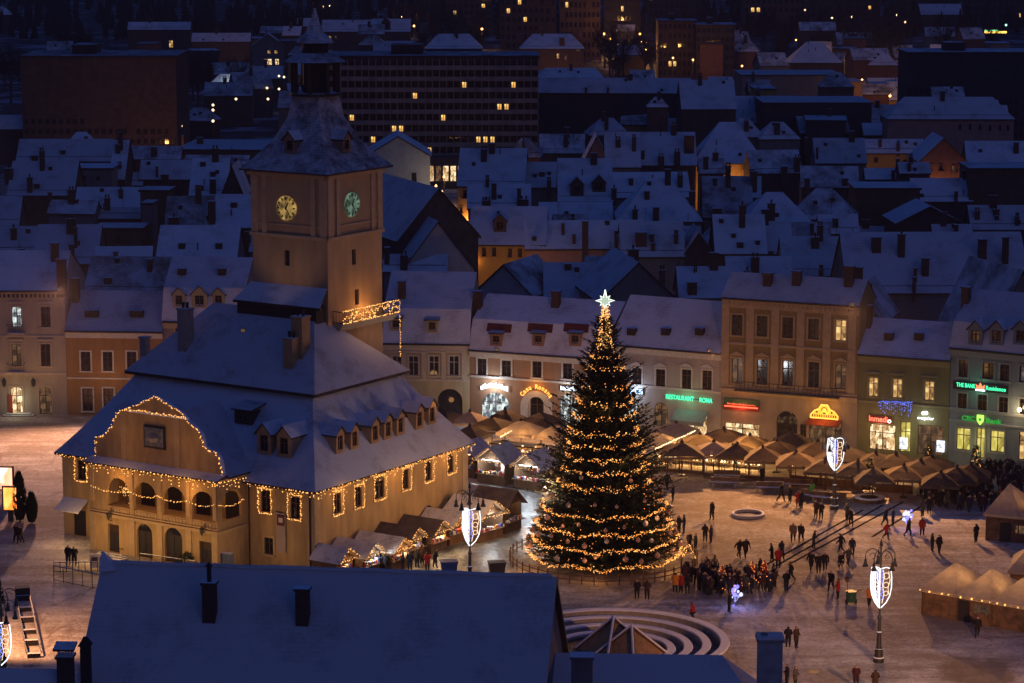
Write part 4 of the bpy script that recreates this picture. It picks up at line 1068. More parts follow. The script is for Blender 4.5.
b = MB(); b.hexa([(-.36, -.02, -.1), (0, -.02, -.55), (.36, -.02, -.1), (.36, -.02, .5), (-.36, -.02, .5)], [(-.36, -.16, -.1), (0, -.16, -.55), (.36, -.16, -.1), (.36, -.16, .5), (-.36, -.16, .5)], 0); b.build('emblem', emit('emblem_green', (.5, 1, .12), .9), t)
b = MB(); b.lathe([(.16, -.02), (.16, .02)], 12); o = b.build('emblem_ring', E_GRN2, t, (0, -.18, .05)); o.rotation_euler = (R(90), 0, 0)
# blue light curtain
lines = []
a = h8.F.front(879, 401); bb = h8.F.front(913, 402)
t = light_string('light_curtain', 'blue fairy light curtain hanging above the green house shop entrance', [[h8.F.wld(a.x, -.25, a.z), h8.F.wld(bb.x, -.25, bb.z)]] * 2, .11, 1.45, .055, M_LEDB)
# lit street lantern on the bank corner
v = h9.F.front(1021, 409)
t = thing('wall_lantern', 'lit warm wall lantern on the bank house at the right picture edge', 'wall lantern', h9.F.wld(v.x, -.5, v.z), h9.F.rot); b = MB(); b.ball((0, 0, 0), .2); b.build('bulb', emit('lantern_glow', (1, .72, .38), 16), t); b = MB(); b.tube([(0, .5, .1), (0, .1, .45), (0, 0, .2)], .03, 5); b.build('bracket', M_IRON, t)
# ================================================================ the great Christmas tree
TP = at(603.5, 561)
M_NEEDLE = surf('fir_needles', (.018, .032, .016), .8, .45, 1.6)
M_NEEDLE2 = surf('fir_needles_dusty', (.035, .048, .028), .8, .4, 1.6)
M_BARK = surf('bark', (.06, .04, .03), .9, .3, 4, .5)
tree = thing('christmas_tree', 'towering dark fir Christmas tree ringed with warm light chains and topped by a star', 'Christmas tree', TP)
PR = [(.6, 6.6), (1.1, 6.7), (2.5, 6.35), (3.8, 5.85), (5.3, 5.35), (7.5, 4.6), (8.8, 4.3), (9.8, 4.05), (10.9, 3.75), (11.9, 3.5), (13.4, 3.05), (14.5, 2.8), (15.8, 2.4), (17.5, 1.75), (18.4, 1.4), (20.5, .8), (22.5, .25)]
def trad(z):
    for (a, p), (b, q) in zip(PR, PR[1:]):
        if a <= z <= b: return p + (q - p) * (z - a) / (b - a)
    return PR[0][1] if z < PR[0][0] else .15
b = MB(); b.tube([(0, 0, 0), (0, 0, 12), (0, 0, 22.4)], .42, 8, 0, .06); b.build('trunk', M_BARK, tree)
rt = random.Random(5); fo = MB()
def spray(p, d, L, wdt, m):
    """one flat needle spray: a kite of two faces bent along its rib"""
    d = d.normalized(); sd = d.cross(Vector((0, 0, 1)));
    if sd.length < .01: sd = Vector((1, 0, 0))
    sd.normalize(); up = sd.cross(d)
    a, m1, e = p, p + d * L * .45, p + d * L
    q, s_ = m1 + sd * wdt + up * .04, m1 - sd * wdt + up * .04
    fo.face([a, q, e], m); fo.face([a, e, s_], m)
z = .7
while z < 21.6:
    rr = trad(z); lower = z < 6.0
    n = max(6, int(rr * 6.6)); off = rt.random() * 6.28
    for k in range(n):
        a = off + 6.283 * k / n + rt.uniform(-.12, .12)
        L = rr * (rt.uniform(.86, 1.02) if lower else rt.uniform(.70, 1.2 if rt.random() < .66 else 1.6))
        dr = Vector((math.cos(a), math.sin(a), 0)); tip = rt.uniform(.1, .45) if lower else rt.uniform(.25, 1.0)
        zz = z + rt.uniform(-.2, .2); pts = []
        for j in range(6):
            t = j / 5; pts.append(dr * (L * t) + Vector((0, 0, zz - .55 * math.sin(math.pi * min(1, t * 1.15)) * min(1, L / 3) + tip * t * t * min(1.4, L / 2.6))))
        fo.tube([pts[0], pts[3], pts[5]], .045, 3, 0, .012, False)
        ns = int(4 + L * 3.4)
        for i in range(ns):
            t = .18 + .82 * (i + rt.random()) / ns; f = min(4.999, t * 5); j = int(f); p = pts[j].lerp(pts[j + 1], f - j)
            tang = (pts[j + 1] - pts[j]).normalized(); side = Vector((-dr.y, dr.x, 0)) * (1 if i % 2 else -1)
            ln = (.42 + .5 * (1 - t)) * rt.uniform(.8, 1.25)
            spray(p, tang * .8 + side * rt.uniform(.5, .95) + Vector((0, 0, rt.uniform(-.25, .18))), ln, .13 * rt.uniform(.8, 1.4), 0 if rt.random() < .6 else 1)
            if i % 3 == 0: spray(p, tang * .7 + Vector((0, 0, -.8)) + side * .2, ln * .6, .12, 0)
        spray(pts[5], pts[5] - pts[4], .5, .13, 1)
    z += .30 if lower else .34
fo.build('foliage', [M_NEEDLE, M_NEEDLE2], tree)
# rows of light chains
rows = [(1.1, 1), (2.5, 1), (3.8, 1), (5.2, .8), (7.4, 1), (8.7, 1), (9.8, 1), (10.9, .95), (11.9, 1), (13.3, .95), (14.5, .9), (15.8, .55), (17.4, .8), (18.4, .7)]
for i, (zz, dens) in enumerate(rows):
    rr = trad(zz) * .99 + .08; pts = []; n = 56; ph = rt.random() * 6
    for k in range(n + 1):
        a = 6.2832 * k / n; wob = .10 * math.sin(9 * a + ph) + .10 * math.sin(17 * a + ph * 2) - .12 * abs(math.sin(11 * a + ph)); rk = rr * (1 + .03 * math.sin(7 * a + ph) - (0 if zz < 6 else .15))
        pts.append((rk * math.cos(a), rk * math.sin(a), zz + wob))
    t = thing('light_chain', f'warm light chain ringing the great Christmas tree, {ORD[i]} ring up from the bottom', 'string lights', TP, 0, 'light chains on the Christmas tree')
    c = MB(); c.tube(pts, .014, 4); c.build('cable', M_CABLE, t)
    bm, ba = MB(), MB(); rb = random.Random(i)
    for p, q in zip(pts, pts[1:]):
        if zz > 6 and rb.random() > dens * .84: continue
        p, q = Vector(p), Vector(q); m = max(2, int((q - p).length / (.05 if zz < 6 else .05) * dens))
        for k in range(m):
            w_ = p.lerp(q, rb.random()); cl = .2 if zz < 6 else .27
            (bm if rb.random() < .45 else ba).octa(w_ + Vector((rb.gauss(0, .08), rb.gauss(0, .08), rb.gauss(-.05, cl * .42))), rb.uniform(.024, .056))
    tag(bm.build('bulbs', M_BULB, t), kind='stuff'); tag(ba.build('amber_bulbs', M_BULBD, t), kind='stuff')
# scattered sparkle in the lower skirt
t = thing('light_net', 'loose scatter of small warm bulbs through the lower skirt of the Christmas tree', 'string lights', TP)
bm, c = MB(), MB()
for k in range(420):
    zz = rt.uniform(.6, 7.5); a = rt.random() * 6.283; rr = trad(zz) * rt.uniform(.93, 1.03); bm.octa((rr * math.cos(a), rr * math.sin(a), zz), rt.uniform(.02, .045))
for k in range(12):
    a = 6.283 * k / 12; c.tube([(trad(q) * .96 * math.cos(a), trad(q) * .96 * math.sin(a), q) for q in (.8, 3, 6, 9.4)], .012, 3)
c.build('cable', M_CABLE, t); tag(bm.build('bulbs', M_BULBD, t), kind='stuff')
t = thing('light_cone', 'spiral of warm bulbs wrapped tightly round the slim tree top', 'string lights', TP)
pts = []
for k in range(260):
    q = k / 259; zz = 18.8 + 3.7 * q; r_ = .66 - .46 * q; a = q * 6.283 * 17; pts.append((r_ * math.cos(a), r_ * math.sin(a), zz))
c = MB(); c.tube(pts, .014, 3); c.build('cable', M_CABLE, t); bm = MB()
for p in pts:
    for k in range(2): bm.octa(Vector(p) + Vector((rt.gauss(0, .08), rt.gauss(0, .08), rt.gauss(0, .1))), rt.uniform(.025, .055))
tag(bm.build('bulbs', M_BULB, t), kind='stuff')
# star
t = thing('tree_star', 'big white eight pointed star on the tip of the Christmas tree', 'star', TP + Vector((0, 0, 23.05)))
def starpts(n, ro, ri, a0): return [((ro if k % 2 == 0 else ri) * math.cos(a0 + math.pi * k / n), (ro if k % 2 == 0 else ri) * math.sin(a0 + math.pi * k / n)) for k in range(2 * n)]
sp = [(0, .95), (.14, .3), (.42, .42), (.3, .14), (.82, 0), (.3, -.14), (.42, -.42), (.14, -.3), (0, -.95), (-.14, -.3), (-.42, -.42), (-.3, -.14), (-.82, 0), (-.3, .14), (-.42, .42), (-.14, .3)]
b = MB()
for k in range(16):
    p, q = sp[k], sp[(k + 1) % 16]
    b.face([(p[0], 0, p[1]), (q[0], 0, q[1]), (0, -.16, 0)]); b.face([(q[0], 0, q[1]), (p[0], 0, p[1]), (0, .16, 0)])
b.build('star_body', emit('star_glow', (.62, .78, .62), .5), t)
b = MB(); b.tube([(x, 0, z_) for x, z_ in sp + sp[:1]], .045, 4); b.build('star_outline', emit('star_edge', (.9, 1, .86), 1.3), t)
b = MB(); b.tube([(0, 0, -.3), (0, 0, -.95)], .05, 5); b.build('stem', M_IRON, t)
# baubles between the lower rings
M_BAUB = surf('pink_bauble', (.40, .24, .20), .35, .15, 3, 0, spec=.5); M_BAUB2 = surf('silver_bauble', (.36, .32, .34), .3, .15, 3, 0, spec=.5)
bmesh_ = []
for mt in (M_BAUB, M_BAUB2):
    b = MB(); b.ball((0, 0, 0), .21, 0, 10, 7); b.lathe([(.05, .19), (.05, .27)], 6); bmesh_.append(b.mesh('bauble', [mt]))
rb = random.Random(9); nb = 0
for zz, n in ((1.8, 22), (3.15, 20), (4.5, 18), (6.3, 13), (8.1, 9)):
    for k in range(n):
        a = 6.283 * (k + rb.random() * .6) / n
        if math.sin(a) > .35: continue
        rr = trad(zz) * 1.03; i = 0 if rb.random() < .7 else 1
        o = link('bauble', bmesh_[i], None, TP + Vector((rr * math.cos(a), rr * math.sin(a), zz + rb.uniform(-.35, .3)))); o.scale = [rb.uniform(.8, 1.25)] * 3
        tag(o, 'pinkish ball hanging between the light rings low on the Christmas tree' if i == 0 else 'silvery ball hanging between the light rings low on the Christmas tree', 'bauble', 'pink baubles on the Christmas tree' if i == 0 else 'silver baubles on the Christmas tree')
# low wooden fence round the foot
t = thing('tree_fence', 'low rustic wooden fence circling the foot of the Christmas tree', 'fence', TP)
def ringpt(a, r): return Vector((r * math.cos(a), r * math.sin(a), 0))
m = MB()
for z_ in (.35, .75):
    for k in range(48):
        a, a2 = 6.283 * k / 48, 6.283 * (k + 1) / 48; p, q = ringpt(a, 8.2), ringpt(a2, 8.2); p.z = q.z = z_; m.tube([p, q], .045, 4)
m.build('rail', M_TIMBER, t); m = MB()
for k in range(48): p = ringpt(6.283 * k / 48, 8.2); m.tube([p, p + Vector((0, 0, 1.0))], .06, 5)
tag(m.build('post', M_TIMBER, t), kind='stuff')

# ================================================================ market huts
M_WOODH = surf('hut_boards', (.15, .085, .045), .8, .3, 2.5, .3, streak=True)
M_WOODD = surf('hut_boards_dark', (.07, .045, .035), .8, .3, 2.5, .3, streak=True)
M_ROOFD = surf('hut_roof_dark', (.10, .075, .075), .6, .35, 1.2, .2)
M_ROOFS = snowmat('hut_roof_snow', thin=.25, rows=8, base=(.70, .68, .68), big=.8)
GOODS = [surf('goods_red', (.30, .03, .03), .6, .3, 4), surf('goods_white', (.55, .5, .45), .6, .2, 4), surf('goods_gold', (.45, .28, .07), .5, .3, 4), surf('goods_blue', (.08, .10, .28), .6, .3, 4)]
M_HUTW = emit('hut_lamp_warm', (1, .62, .28), 14); M_HUTC = emit('hut_lamp_cool', (.92, .95, 1), 14)
def hut(p, rot, label, w=2.6, d=3.0, h=1.95, rise=.9, dark=False, cool=False, lights=True, power=0, roofm=None, seed=0):
    rd = random.Random(seed); t = thing('market_hut', label, 'market stall', p, rot, 'wooden huts of the Christmas market')
    wood = M_WOODD if dark else M_WOODH; a = w / 2
    m = MB()
    m.box(-a, d - .08, 0, a, d, h, 0); m.box(-a, .0, 0, -a + .08, d - .08, h, 0); m.box(a - .08, 0, 0, a, d - .08, h, 0)
    m.box(-a + .08, .0, 0, a - .08, .08, .95, 0)
    for yy in (0.0, d - .002): m.face([(-a, yy, h), (a, yy, h), (0, yy, h + rise)], 0)
    m.box(-a + .08, .08, .0, a - .08, d - .08, .05, 0)
    m.build('hut_body', [wood], t)
    m = MB(); m.box(-a - .1, -.42, .95, a + .1, .3, 1.02, 0); m.build('counter', [M_TIMBER], t)
    m = MB()
    for sg in (-1, 1):
        m.slab([(sg * (a + .3), -.55, h - .18), (sg * (a + .3), d + .2, h - .18), (0, d + .2, h + rise + .1), (0, -.55, h + rise + .1)][::sg], .1)
    m.build('roof', [roofm or (M_ROOFD if dark else M_ROOFS), wood], t)
    m = MB()
    for k in range(16): 
        x = -a + .2 + (w - .4) * k / 15; hh = rd.uniform(.12, .4); m.box(x - .07, -.35 + rd.uniform(0, .2), 1.022, x + .07, .02, 1.02 + hh, rd.randrange(4))
    for k in range(14):
        x = -a + .25 + (w - .5) * k / 13; m.box(x - .08, d - .3, 1.0 + rd.uniform(0, .2), x + .08, d - .1, 1.4 + rd.uniform(0, .6), rd.randrange(4))
    m.build('goods', GOODS, t)
    m = MB(); m.tube([(-a + .3, .5, h - .1), (a - .3, .5, h - .1)], .05, 5); m.build('strip_lamp', M_HUTC if cool else M_HUTW, t)
    if power: lamp('hut_light', Frame(p, rot).wld(0, -.15, h - .25), power, (.86, .93, 1) if cool else (1, .62, .30), .25)
    if lights:
        F = Frame(p, rot); s = MB()
        light_string('gable_lights', 'gable lights of the ' + label, [[F.wld(-a - .25, -.6, h - .1), F.wld(0, -.6, h + rise + .12), F.wld(a + .25, -.6, h - .1)], [F.wld(-a, -.5, h - .05), F.wld(a, -.5, h - .05)]], .16, .3, .05)
    return t
# huts leaning along the council house wall: fronts turned to the lane
def cw(x, y): q = FC.wld(x, y - 1.0); return (q.x, q.y, 0)
hut(cw(2.9, 1.4), R(57), 'low snowy hut at the corner, end of the wall row', 2.3, 2.6, seed=1, power=25)
hut(cw(3.7, 4.1), R(57), 'white lit hut beside the corner hut of the wall row', 2.5, 3.4, cool=True, power=110, seed=2)
hut(cw(4.6, 7.0), R(57), 'snowy hut with bright goods, third along the wall row', 2.6, 4.0, power=90, seed=3)
hut(cw(3.6, 10.6), R(57), 'dark roofed hut glowing inside, near the blank wall', 2.5, 3.4, dark=True, power=90, seed=4)
hut(cw(3.9, 14.0), R(57), 'dark striped roof hut with red lit counter by the wall', 2.5, 3.6, dark=True, power=90, seed=5)
hut(cw(3.6, 17.4), R(57), 'snowy hut tucked between dark roofed huts by the wall', 2.5, 3.2, power=40, seed=6)
q = at(491, 540); hut((q.x, q.y, 0), R(50), 'wide hut with long lit counter past the wall end', 3.4, 4.2, h=2.4, rise=1.2, cool=True, power=130, seed=7)
q = at(513, 531); hut((q.x, q.y, 0), R(57), 'tall dark plank hut jutting into the lane', 2.8, 3.6, h=2.6, rise=1.2, dark=True, lights=False, seed=8)
q = at(478, 518); hut((q.x, q.y, 0), R(57), 'broad flat snow roofed hut behind the dark plank hut', 3.6, 4.2, h=2.3, rise=.7, lights=False, seed=9)
q = at(491, 484); hut((q.x, q.y, 0), R(-33), 'snowy hut lit cool white, left of the far pair', 3.3, 3.2, h=2.4, rise=1.25, cool=True, power=160, seed=10)
q = at(528, 490); hut((q.x, q.y, 0), R(-33), 'snowy hut lit cool white, right of the far pair', 3.3, 3.2, h=2.4, rise=1.25, cool=True, power=190, seed=11)
q = at(463, 477); hut((q.x, q.y, 0), R(-33), 'pale roofed hut half hidden by the council house corner', 3.0, 3.0, h=2.4, rise=1.1, lights=False, seed=12)
# white awning flap beside the far left hut
q = at(505, 484); t = thing('tent_flap', 'pale canvas flap hanging on the side of a far snowy hut', 'canvas', (q.x, q.y, 0), R(-33)); m = MB(); m.slab([(-.35, -.5, 0.02), (.35, -.4, 0.02), (.25, -.1, 2.1), (-.3, -.15, 2.1)], .02); m.build('canvas', [M_WHITE, M_WHITE], t); m = MB(); m.tube([(0, -.08, 0), (0, -.08, 2.2)], .03, 5); m.build('pole', M_TIMBER, t)

# ================================================================ terrace parasols
M_CAN = canvas('tan_canvas', (.24, .165, .10))
M_CANP = canvas('pale_canvas', (.48, .38, .32))
M_CAND = canvas('brown_canvas', (.13, .095, .075))
PMESH = {}
def parasol_mesh(size, mat, snowy):
    key = (size, mat.name)
    if key in PMESH: return PMESH[key]
    a = size / 2; m = MB(); z0, z1 = 2.35, 3.45
    c = [(-a, -a), (a, -a), (a, a), (-a, a)]
    for k in range(4):
        p, q = c[k], c[(k + 1) % 4]; mid = ((p[0] + q[0]) / 2, (p[1] + q[1]) / 2)
        for u, v in ((p, mid), (mid, q)):
            m.face([(u[0], u[1], z0 + (.06 if u is mid else 0)), (v[0], v[1], z0 + (.06 if v is mid else 0)), (v[0] * .5, v[1] * .5, z0 + .62), (u[0] * .5, u[1] * .5, z0 + .62)], 0)
            m.face([(u[0] * .5, u[1] * .5, z0 + .62), (v[0] * .5, v[1] * .5, z0 + .62), (0, 0, z1)], 0)
        m.face([(p[0], p[1], z0), (p[0], p[1], z0 - .28), (q[0], q[1], z0 - .28), (q[0], q[1], z0)], 0)
        e = (mid[0] * .86, mid[1] * .86, z0 + .2); 
    cm = m.mesh('canopy', [mat])
    f = MB(); f.lathe([(.16, z1 - .1), (.19, z1 + .03), (.1, z1 + .2), (.02, z1 + .26)], 8); ft = f.mesh('cap', [M_CAND])
    p = MB(); p.tube([(0, 0, .1), (0, 0, z1)], .05, 6)
    for k in range(4): p.tube([(0, 0, 2.0), (c[k][0] * .6, c[k][1] * .6, z0 + .46)], .022, 4)
    p.box(-.35, -.35, 0, .35, .35, .12)
    pm = p.mesh('pole', [M_IRON])
    PMESH[key] = (cm, ft, pm); return PMESH[key]
PJ = random.Random(14)
def parasol(px, py, size, mat, label, rot=None, group='square terrace parasols below the house fronts'):
    q = at(px, py, 3.45); k = parasol_mesh(size, mat, False)
    t = thing('terrace_parasol', label, 'parasol', (q.x, q.y, 0), (R(-5) if rot is None else rot) + R(PJ.uniform(-7, 7)), group); k_ = PJ.uniform(.9, 1.08); t.scale = (k_, k_, PJ.uniform(.94, 1.05))
    o = link('canopy', k[0], t); link('cap', k[1], o); link('pole', k[2], t); return t
pl = [  # apex pixel, size, canvas
    (444, 409, 3.6, M_CAND), (470, 410, 3.6, M_CANP), (492, 416, 4.6, M_CAND), (521, 421, 4.2, M_CANP), (541, 413, 4.2, M_CAND), (556, 425, 3.6, M_CANP), (470, 425, 3.6, M_CAND), (505, 409, 3.8, M_CAND)]
for i, (x, y, s_, mt) in enumerate(pl): parasol(x, y, s_, mt, ['brown parasol below the cream gateway left of all others', 'pale parasol tip beside the cream gateway', 'big brown parasol below the white arched sign', 'pale parasol front and centre left of the big tree', 'brown parasol before the arched wooden doorway', 'pale parasol closest to the left edge of the big tree', 'brown parasol behind the white lit hut', 'brown parasol at the left shop entrance wall'][i], R(-25))
pr_ = [(655, 430, 4.2, M_CANP), (676, 422, 4.2, M_CANP), (682, 442, 4.4, M_CAN), (700, 432, 4.2, M_CAN), (714, 440, 4.0, M_CANP), (724, 428, 4.2, M_CAN), (737, 442, 4.0, M_CAN), (750, 433, 4.2, M_CAN), (763, 446, 4.2, M_CAN), (777, 439, 4.2, M_CAN), (792, 432, 4.2, M_CAN), (796, 451, 4.0, M_CAN), (818, 441, 4.4, M_CAN), (826, 457, 4.0, M_CAND), (836, 447, 4.2, M_CAND), (848, 447, 4.2, M_CAND), (858, 462, 4.0, M_CAND), (876, 452, 4.2, M_CAND), (873, 467, 4.0, M_CAND), (896, 453, 4.2, M_CAND), (904, 463, 4.0, M_CAN), (921, 460, 4.2, M_CAND), (932, 455, 4.2, M_CAND), (941, 470, 4.0, M_CAND), (957, 468, 4.2, M_CAND), (971, 464, 4.0, M_CAND)]
for i, (x, y, s_, mt) in enumerate(pr_):
    near = 'restaurant house' if x < 725 else ('tall tan house' if x < 857 else ('green house' if x < 945 else 'bank house'))
    parasol(x, y, s_, mt, f'{ {"tan_canvas": "tan", "pale_canvas": "pale", "brown_canvas": "brown"}[mt.name]} parasol before the {near}, {ORD[i] if i < 20 else "twenty-" + ORD[i - 20]} from left on the right terrace', R(-7))
# glazed and boarded terrace fronts with posts and garlands
def terrace(p0, p1, label, n, lit=True):
    a, b_ = at(*p0), at(*p1); F = Frame(a, math.atan2(b_.y - a.y, b_.x - a.x)); L = (b_ - a).length
    t = thing('terrace_screen', label, 'terrace screen', a, F.rot)
    m = MB(); m.box(0, -.04, .02, L, .04, .85 if not lit else .35); m.build('board_panel', M_WOODH, t)
    for k in range(n + 1):
        m = MB(); x = L * k / n; m.box(x - .07, -.09, 0, x + .07, .09, 2.1, 0); m.build('post', M_TIMBER, t)
    m = MB(); m.box(0, -.045, 2.0, L, .045, 2.12); m.build('top_rail', M_TIMBER, t)
    pts = []
    for k in range(n):
        for j in range(6): u = j / 6; pts.append(F.wld(L * (k + u) / n, -.12, 1.95 - .4 * math.sin(math.pi * u)))
    pts.append(F.wld(L, -.12, 1.95)); light_string('garland_lights', 'swagged garland of pale bulbs on the ' + label, [pts], .3, 0, .045, M_BULBW)
    return F, L
terrace((656, 471), (703, 475), 'lit terrace front below the RESTAURANT lettering', 4)
terrace((704, 476), (764, 480), 'lit terrace front right of the potted fir', 4)
terrace((790, 483), (852, 489), 'wooden terrace front left of the green house lights', 4, False)
terrace((854, 490), (912, 494), 'wooden terrace front below the green house', 4, False)
terrace((441, 457), (500, 464), 'terrace front behind the far huts', 4)
terrace((505, 465), (560, 470), 'terrace front left of the big tree', 4)
# candle and lantern glow inside the terraces
rg = random.Random(21); cnt = 0
for (p0, p1, n, rows_) in (((660, 468), (702, 472), 9, 3), ((706, 472), (764, 477), 9, 3), ((792, 480), (850, 486), 5, 2), ((448, 455), (556, 466), 9, 2)):
    for r_ in range(rows_):
        for k in range(n):
            u = (k + rg.random() * .6) / n; q = at(p0[0] + (p1[0] - p0[0]) * u, p0[1] + (p1[1] - p0[1]) * u); q.y += 1.2 + 2.2 * r_
            t = thing('table_lantern', 'small glowing lantern on a terrace table under the parasols', 'lantern', (q.x, q.y, .78), 0, 'table lanterns under the parasols')
            m = MB(); m.ball((0, 0, .2), .10 + .03 * rg.random()); m.build('glow', M_BULBW, t); m = MB(); m.lathe([(.45, -.04), (.45, 0), (.05, .003), (.05, .09)], 10); m.tube([(0, 0, -.76), (0, 0, -.04)], .04, 5); m.build('stand', M_TIMBER, t); cnt += 1
# rope lights on sloping parasol edges
for a, b_, lab in (((500, 437), (524, 424), 'diagonal rope of warm light along a pale parasol edge'), ((655, 449), (695, 431), 'diagonal rope of bright light above the left end of the right terrace')):
    light_string('rope_light', lab, [[at(*a, 2.5), at(*b_, 2.9)]], .1, 0, .06, M_BULBW)

# ================================================================ lamp posts with lit shield ornaments
def ornament(p, label, rot=0):
    t = thing('light_ornament', label, 'light ornament', p, rot, 'white shield shaped light ornaments on lamp posts')
    prof = [(.08, 3.05), (.45, 3.12), (.82, 3.0), (.9, 2.3), (.9, 1.5), (.78, .9), (.5, .38), (.1, 0)]
    for k, ang in enumerate((20, 142, 262)):
        a = R(ang); ca, sa = math.cos(a), math.sin(a); P = lambda x, z: (ca * x, sa * x, z)
        m = MB(); m.tube([P(x, z) for x, z in prof], .04, 5)
        m.tube([P(.05, .1), P(.05, 3.05)], .03, 4)
        if k == 1:
            for d in (.18, .34, .5): m.tube([P(x * (1 - d) + .02, .25 + (z - .25) * (1 - d * .12)) for x, z in prof[1:]], .035, 4)
        m.build('wing_outline', M_LED, t)
        m = MB()
        for cz, cr in ((2.45, .25), (1.75, .22), (1.1, .18)):
            m.tube([P(.46 + cr * math.cos(q * .7), cz + cr * math.sin(q * .7)) for q in range(10)], .022, 4)
        m.tube([P(.16, .35), P(.3, 1.0), P(.18, 1.8), P(.32, 2.4), P(.2, 2.95)], .025, 4)
        m.tube([P(.72, .95), P(.62, 1.5), P(.78, 2.1), P(.64, 2.8)], .022, 4); m.build('wing_scroll', M_LED if k == 1 else M_LEDW, t)
        m = MB()
        for j in range(5):
            z0 = .55 + j * .48; m.tube([P(.06, z0), P(.26, z0 + .25), P(.06, z0 + .46)], .03, 4)
        m.build('blue_tracery', M_LEDB, t)
    return t
def lamppost(p, label, height=9.0, head=True):
    t = thing('lamp_post', label, 'lamp post', p, 0, 'cast iron lamp posts on the square')
    m = MB(); m.lathe([(.42, 0), (.42, .35), (.34, .42), (.3, 1.0), (.36, 1.06), (.2, 1.2), (.16, 2.2), (.21, 2.25), (.21, 2.35), (.13, 2.45), (.12, 3.4), (.17, 3.45), (.17, 3.55), (.085, 3.7), (.06, height)], 10); m.build('post', M_IRON, t)
    m = MB(); m.lathe([(.43, .352), (.36, .425)], 10); m.lathe([(.215, 2.352), (.15, 2.43)], 10); m.lathe([(.2, 1.16), (.365, 1.07)][::-1], 10); m.build('snow_rim', M_CAP, t)
    if head:
        for k in range(5):
            a = R(20 + 72 * k); ca, sa = math.cos(a), math.sin(a); P = lambda r, z: (ca * r, sa * r, z)
            m = MB(); m.tube([P(.06, height - 1.5)] + [P(.62 + .55 * math.cos(R(180 - 22 * j)), height - .75 + .55 * math.sin(R(180 - 22 * j))) for j in range(9)] + [P(1.17, height - 1.0)], .035, 5)
            m.tube([P(.62 + .22 * math.cos(q * .6), height - .75 + .22 * math.sin(q * .6)) for q in range(9)], .022, 4); ar = m.build('arm', M_IRON, t)
            m = MB(); x, y, _ = P(1.17, 0); m.lathe([(.05, height - 1.0), (.1, height - 1.08), (.13, height - 1.35), (.24, height - 1.6), (.2, height - 1.62), (.04, height - 1.5)], 8, (x, y)); m.build('lamp_head', M_IRON, ar)
        m = MB(); m.lathe([(.06, height), (.14, height + .1), (.1, height + .3), (.02, height + .6)], 8); m.build('finial', M_IRON, t)
    return t
for px, py, lab, olab in ((470, 594, 'lamp post rising from behind the near roof beside the wall huts', 'shield ornament on the lamp post beside the wall huts'), (834, 509, 'lamp post before the brown parasols of the tall house', 'shield ornament on the lamp post before the parasols'), (878.5, 662, 'lamp post standing alone on the open snow at lower right', 'shield ornament on the lone lamp post at lower right'), (2, 722, 'lamp post at the lower left picture corner', 'shield ornament cut by the lower left picture corner')):
    q = at(px, py); lamppost(q, lab, 9.0 if px != 834 else 7.4); z0 = {470: 4.15, 834: 3.75, 878.5: 4.25, 2: 4.15}[px]
    ornament(q + Vector((0, 0, z0)), olab, {470: R(-8), 834: R(-2), 878.5: R(-6), 2: R(-35)}[px])
# a lamp head with curled arms at the left edge
lamppost(at(3, 672), 'lamp post with curled arms cut by the left picture edge', 6.6)

# ================================================================ furniture of the square
def bench(p, rot, label, L=2.2):
    t = thing('bench', label, 'bench', p, rot, 'snowy benches on the square')
    for x in (-L / 2 + .25, L / 2 - .25):
        m = MB(); m.box(x - .07, -.25, 0, x + .07, .25, .42); m.build('leg', M_STONE, t)
    m = MB(); m.box(-L / 2, -.27, .421, L / 2, .27, .49, 0, 1); m.build('seat', [M_TIMBER, M_CAP], t)
    m = MB(); m.box(-L / 2, .27, .55, L / 2, .33, .95, 0, 1); m.box(-L / 2 + .2, .28, .4, -L / 2 + .28, .33, .56); m.box(L / 2 - .28, .28, .4, L / 2 - .2, .33, .56); m.build('backrest', [M_TIMBER, M_CAP], t)
for px, py, rot, lab in ((727, 480, -8, 'snowy bench nearer the potted fir'), (724, 487, -8, 'snowy bench in front of another bench by the potted fir'), (777, 487, -8, 'bench left of the long bench row before the parasols'), (797, 489, -8, 'bench with table before the parasols'), (812, 500, -20, 'bench in the middle of the bench row'), (824, 502, -20, 'bench beside the lamp post before the parasols'), (769, 492, -8, 'lone bench left of the two standing people')): bench(at(px, py), R(rot), lab, 2.6)
def planter(p, label, h=2.6, r=.7, box=True, lights=False):
    t = thing('potted_fir', label, 'potted tree', p, 0)
    m = MB(); m.box(-.55, -.55, 0, .55, .55, .55, 0, 1); m.build('planter', [M_TIMBER, M_CAP], t)
    f = MB(); rp_ = random.Random(len(label))
    for k in range(420):
        u = rp_.random() ** .8; z_ = .6 + h * u; a = rp_.random() * 6.283; rr = r * (1 - u) * rp_.uniform(.5, 1.05) + .05; p_ = Vector((rr * math.cos(a), rr * math.sin(a), z_)); d = Vector((math.cos(a), math.sin(a), rp_.uniform(-.2, .5)))
        s_ = d.cross(Vector((0, 0, 1))).normalized() * .1; f.face([p_ - s_, p_ + d * .35, p_ + s_])
    f.build('foliage', M_NEEDLE, t); m = MB(); m.tube([(0, 0, .5), (0, 0, h * .9)], .05, 5, 0, .02); m.build('trunk', M_BARK, t)
    return t
planter(at(733.5, 476), 'small dark fir in a box between the two lit terraces', 2.8, .75)
q = at(869, 497); planter(q, 'lit young fir with planter before the brown parasols', 3.3, .8)
light_string('tree_lights', 'few warm bulbs on the young fir before the brown parasols', [[q + Vector((.7 * (1 - k / 20) * math.cos(k * 1.3), .7 * (1 - k / 20) * math.sin(k * 1.3), .8 + k * .14)) for k in range(20)]], .25, 0, .035, M_BULBD)
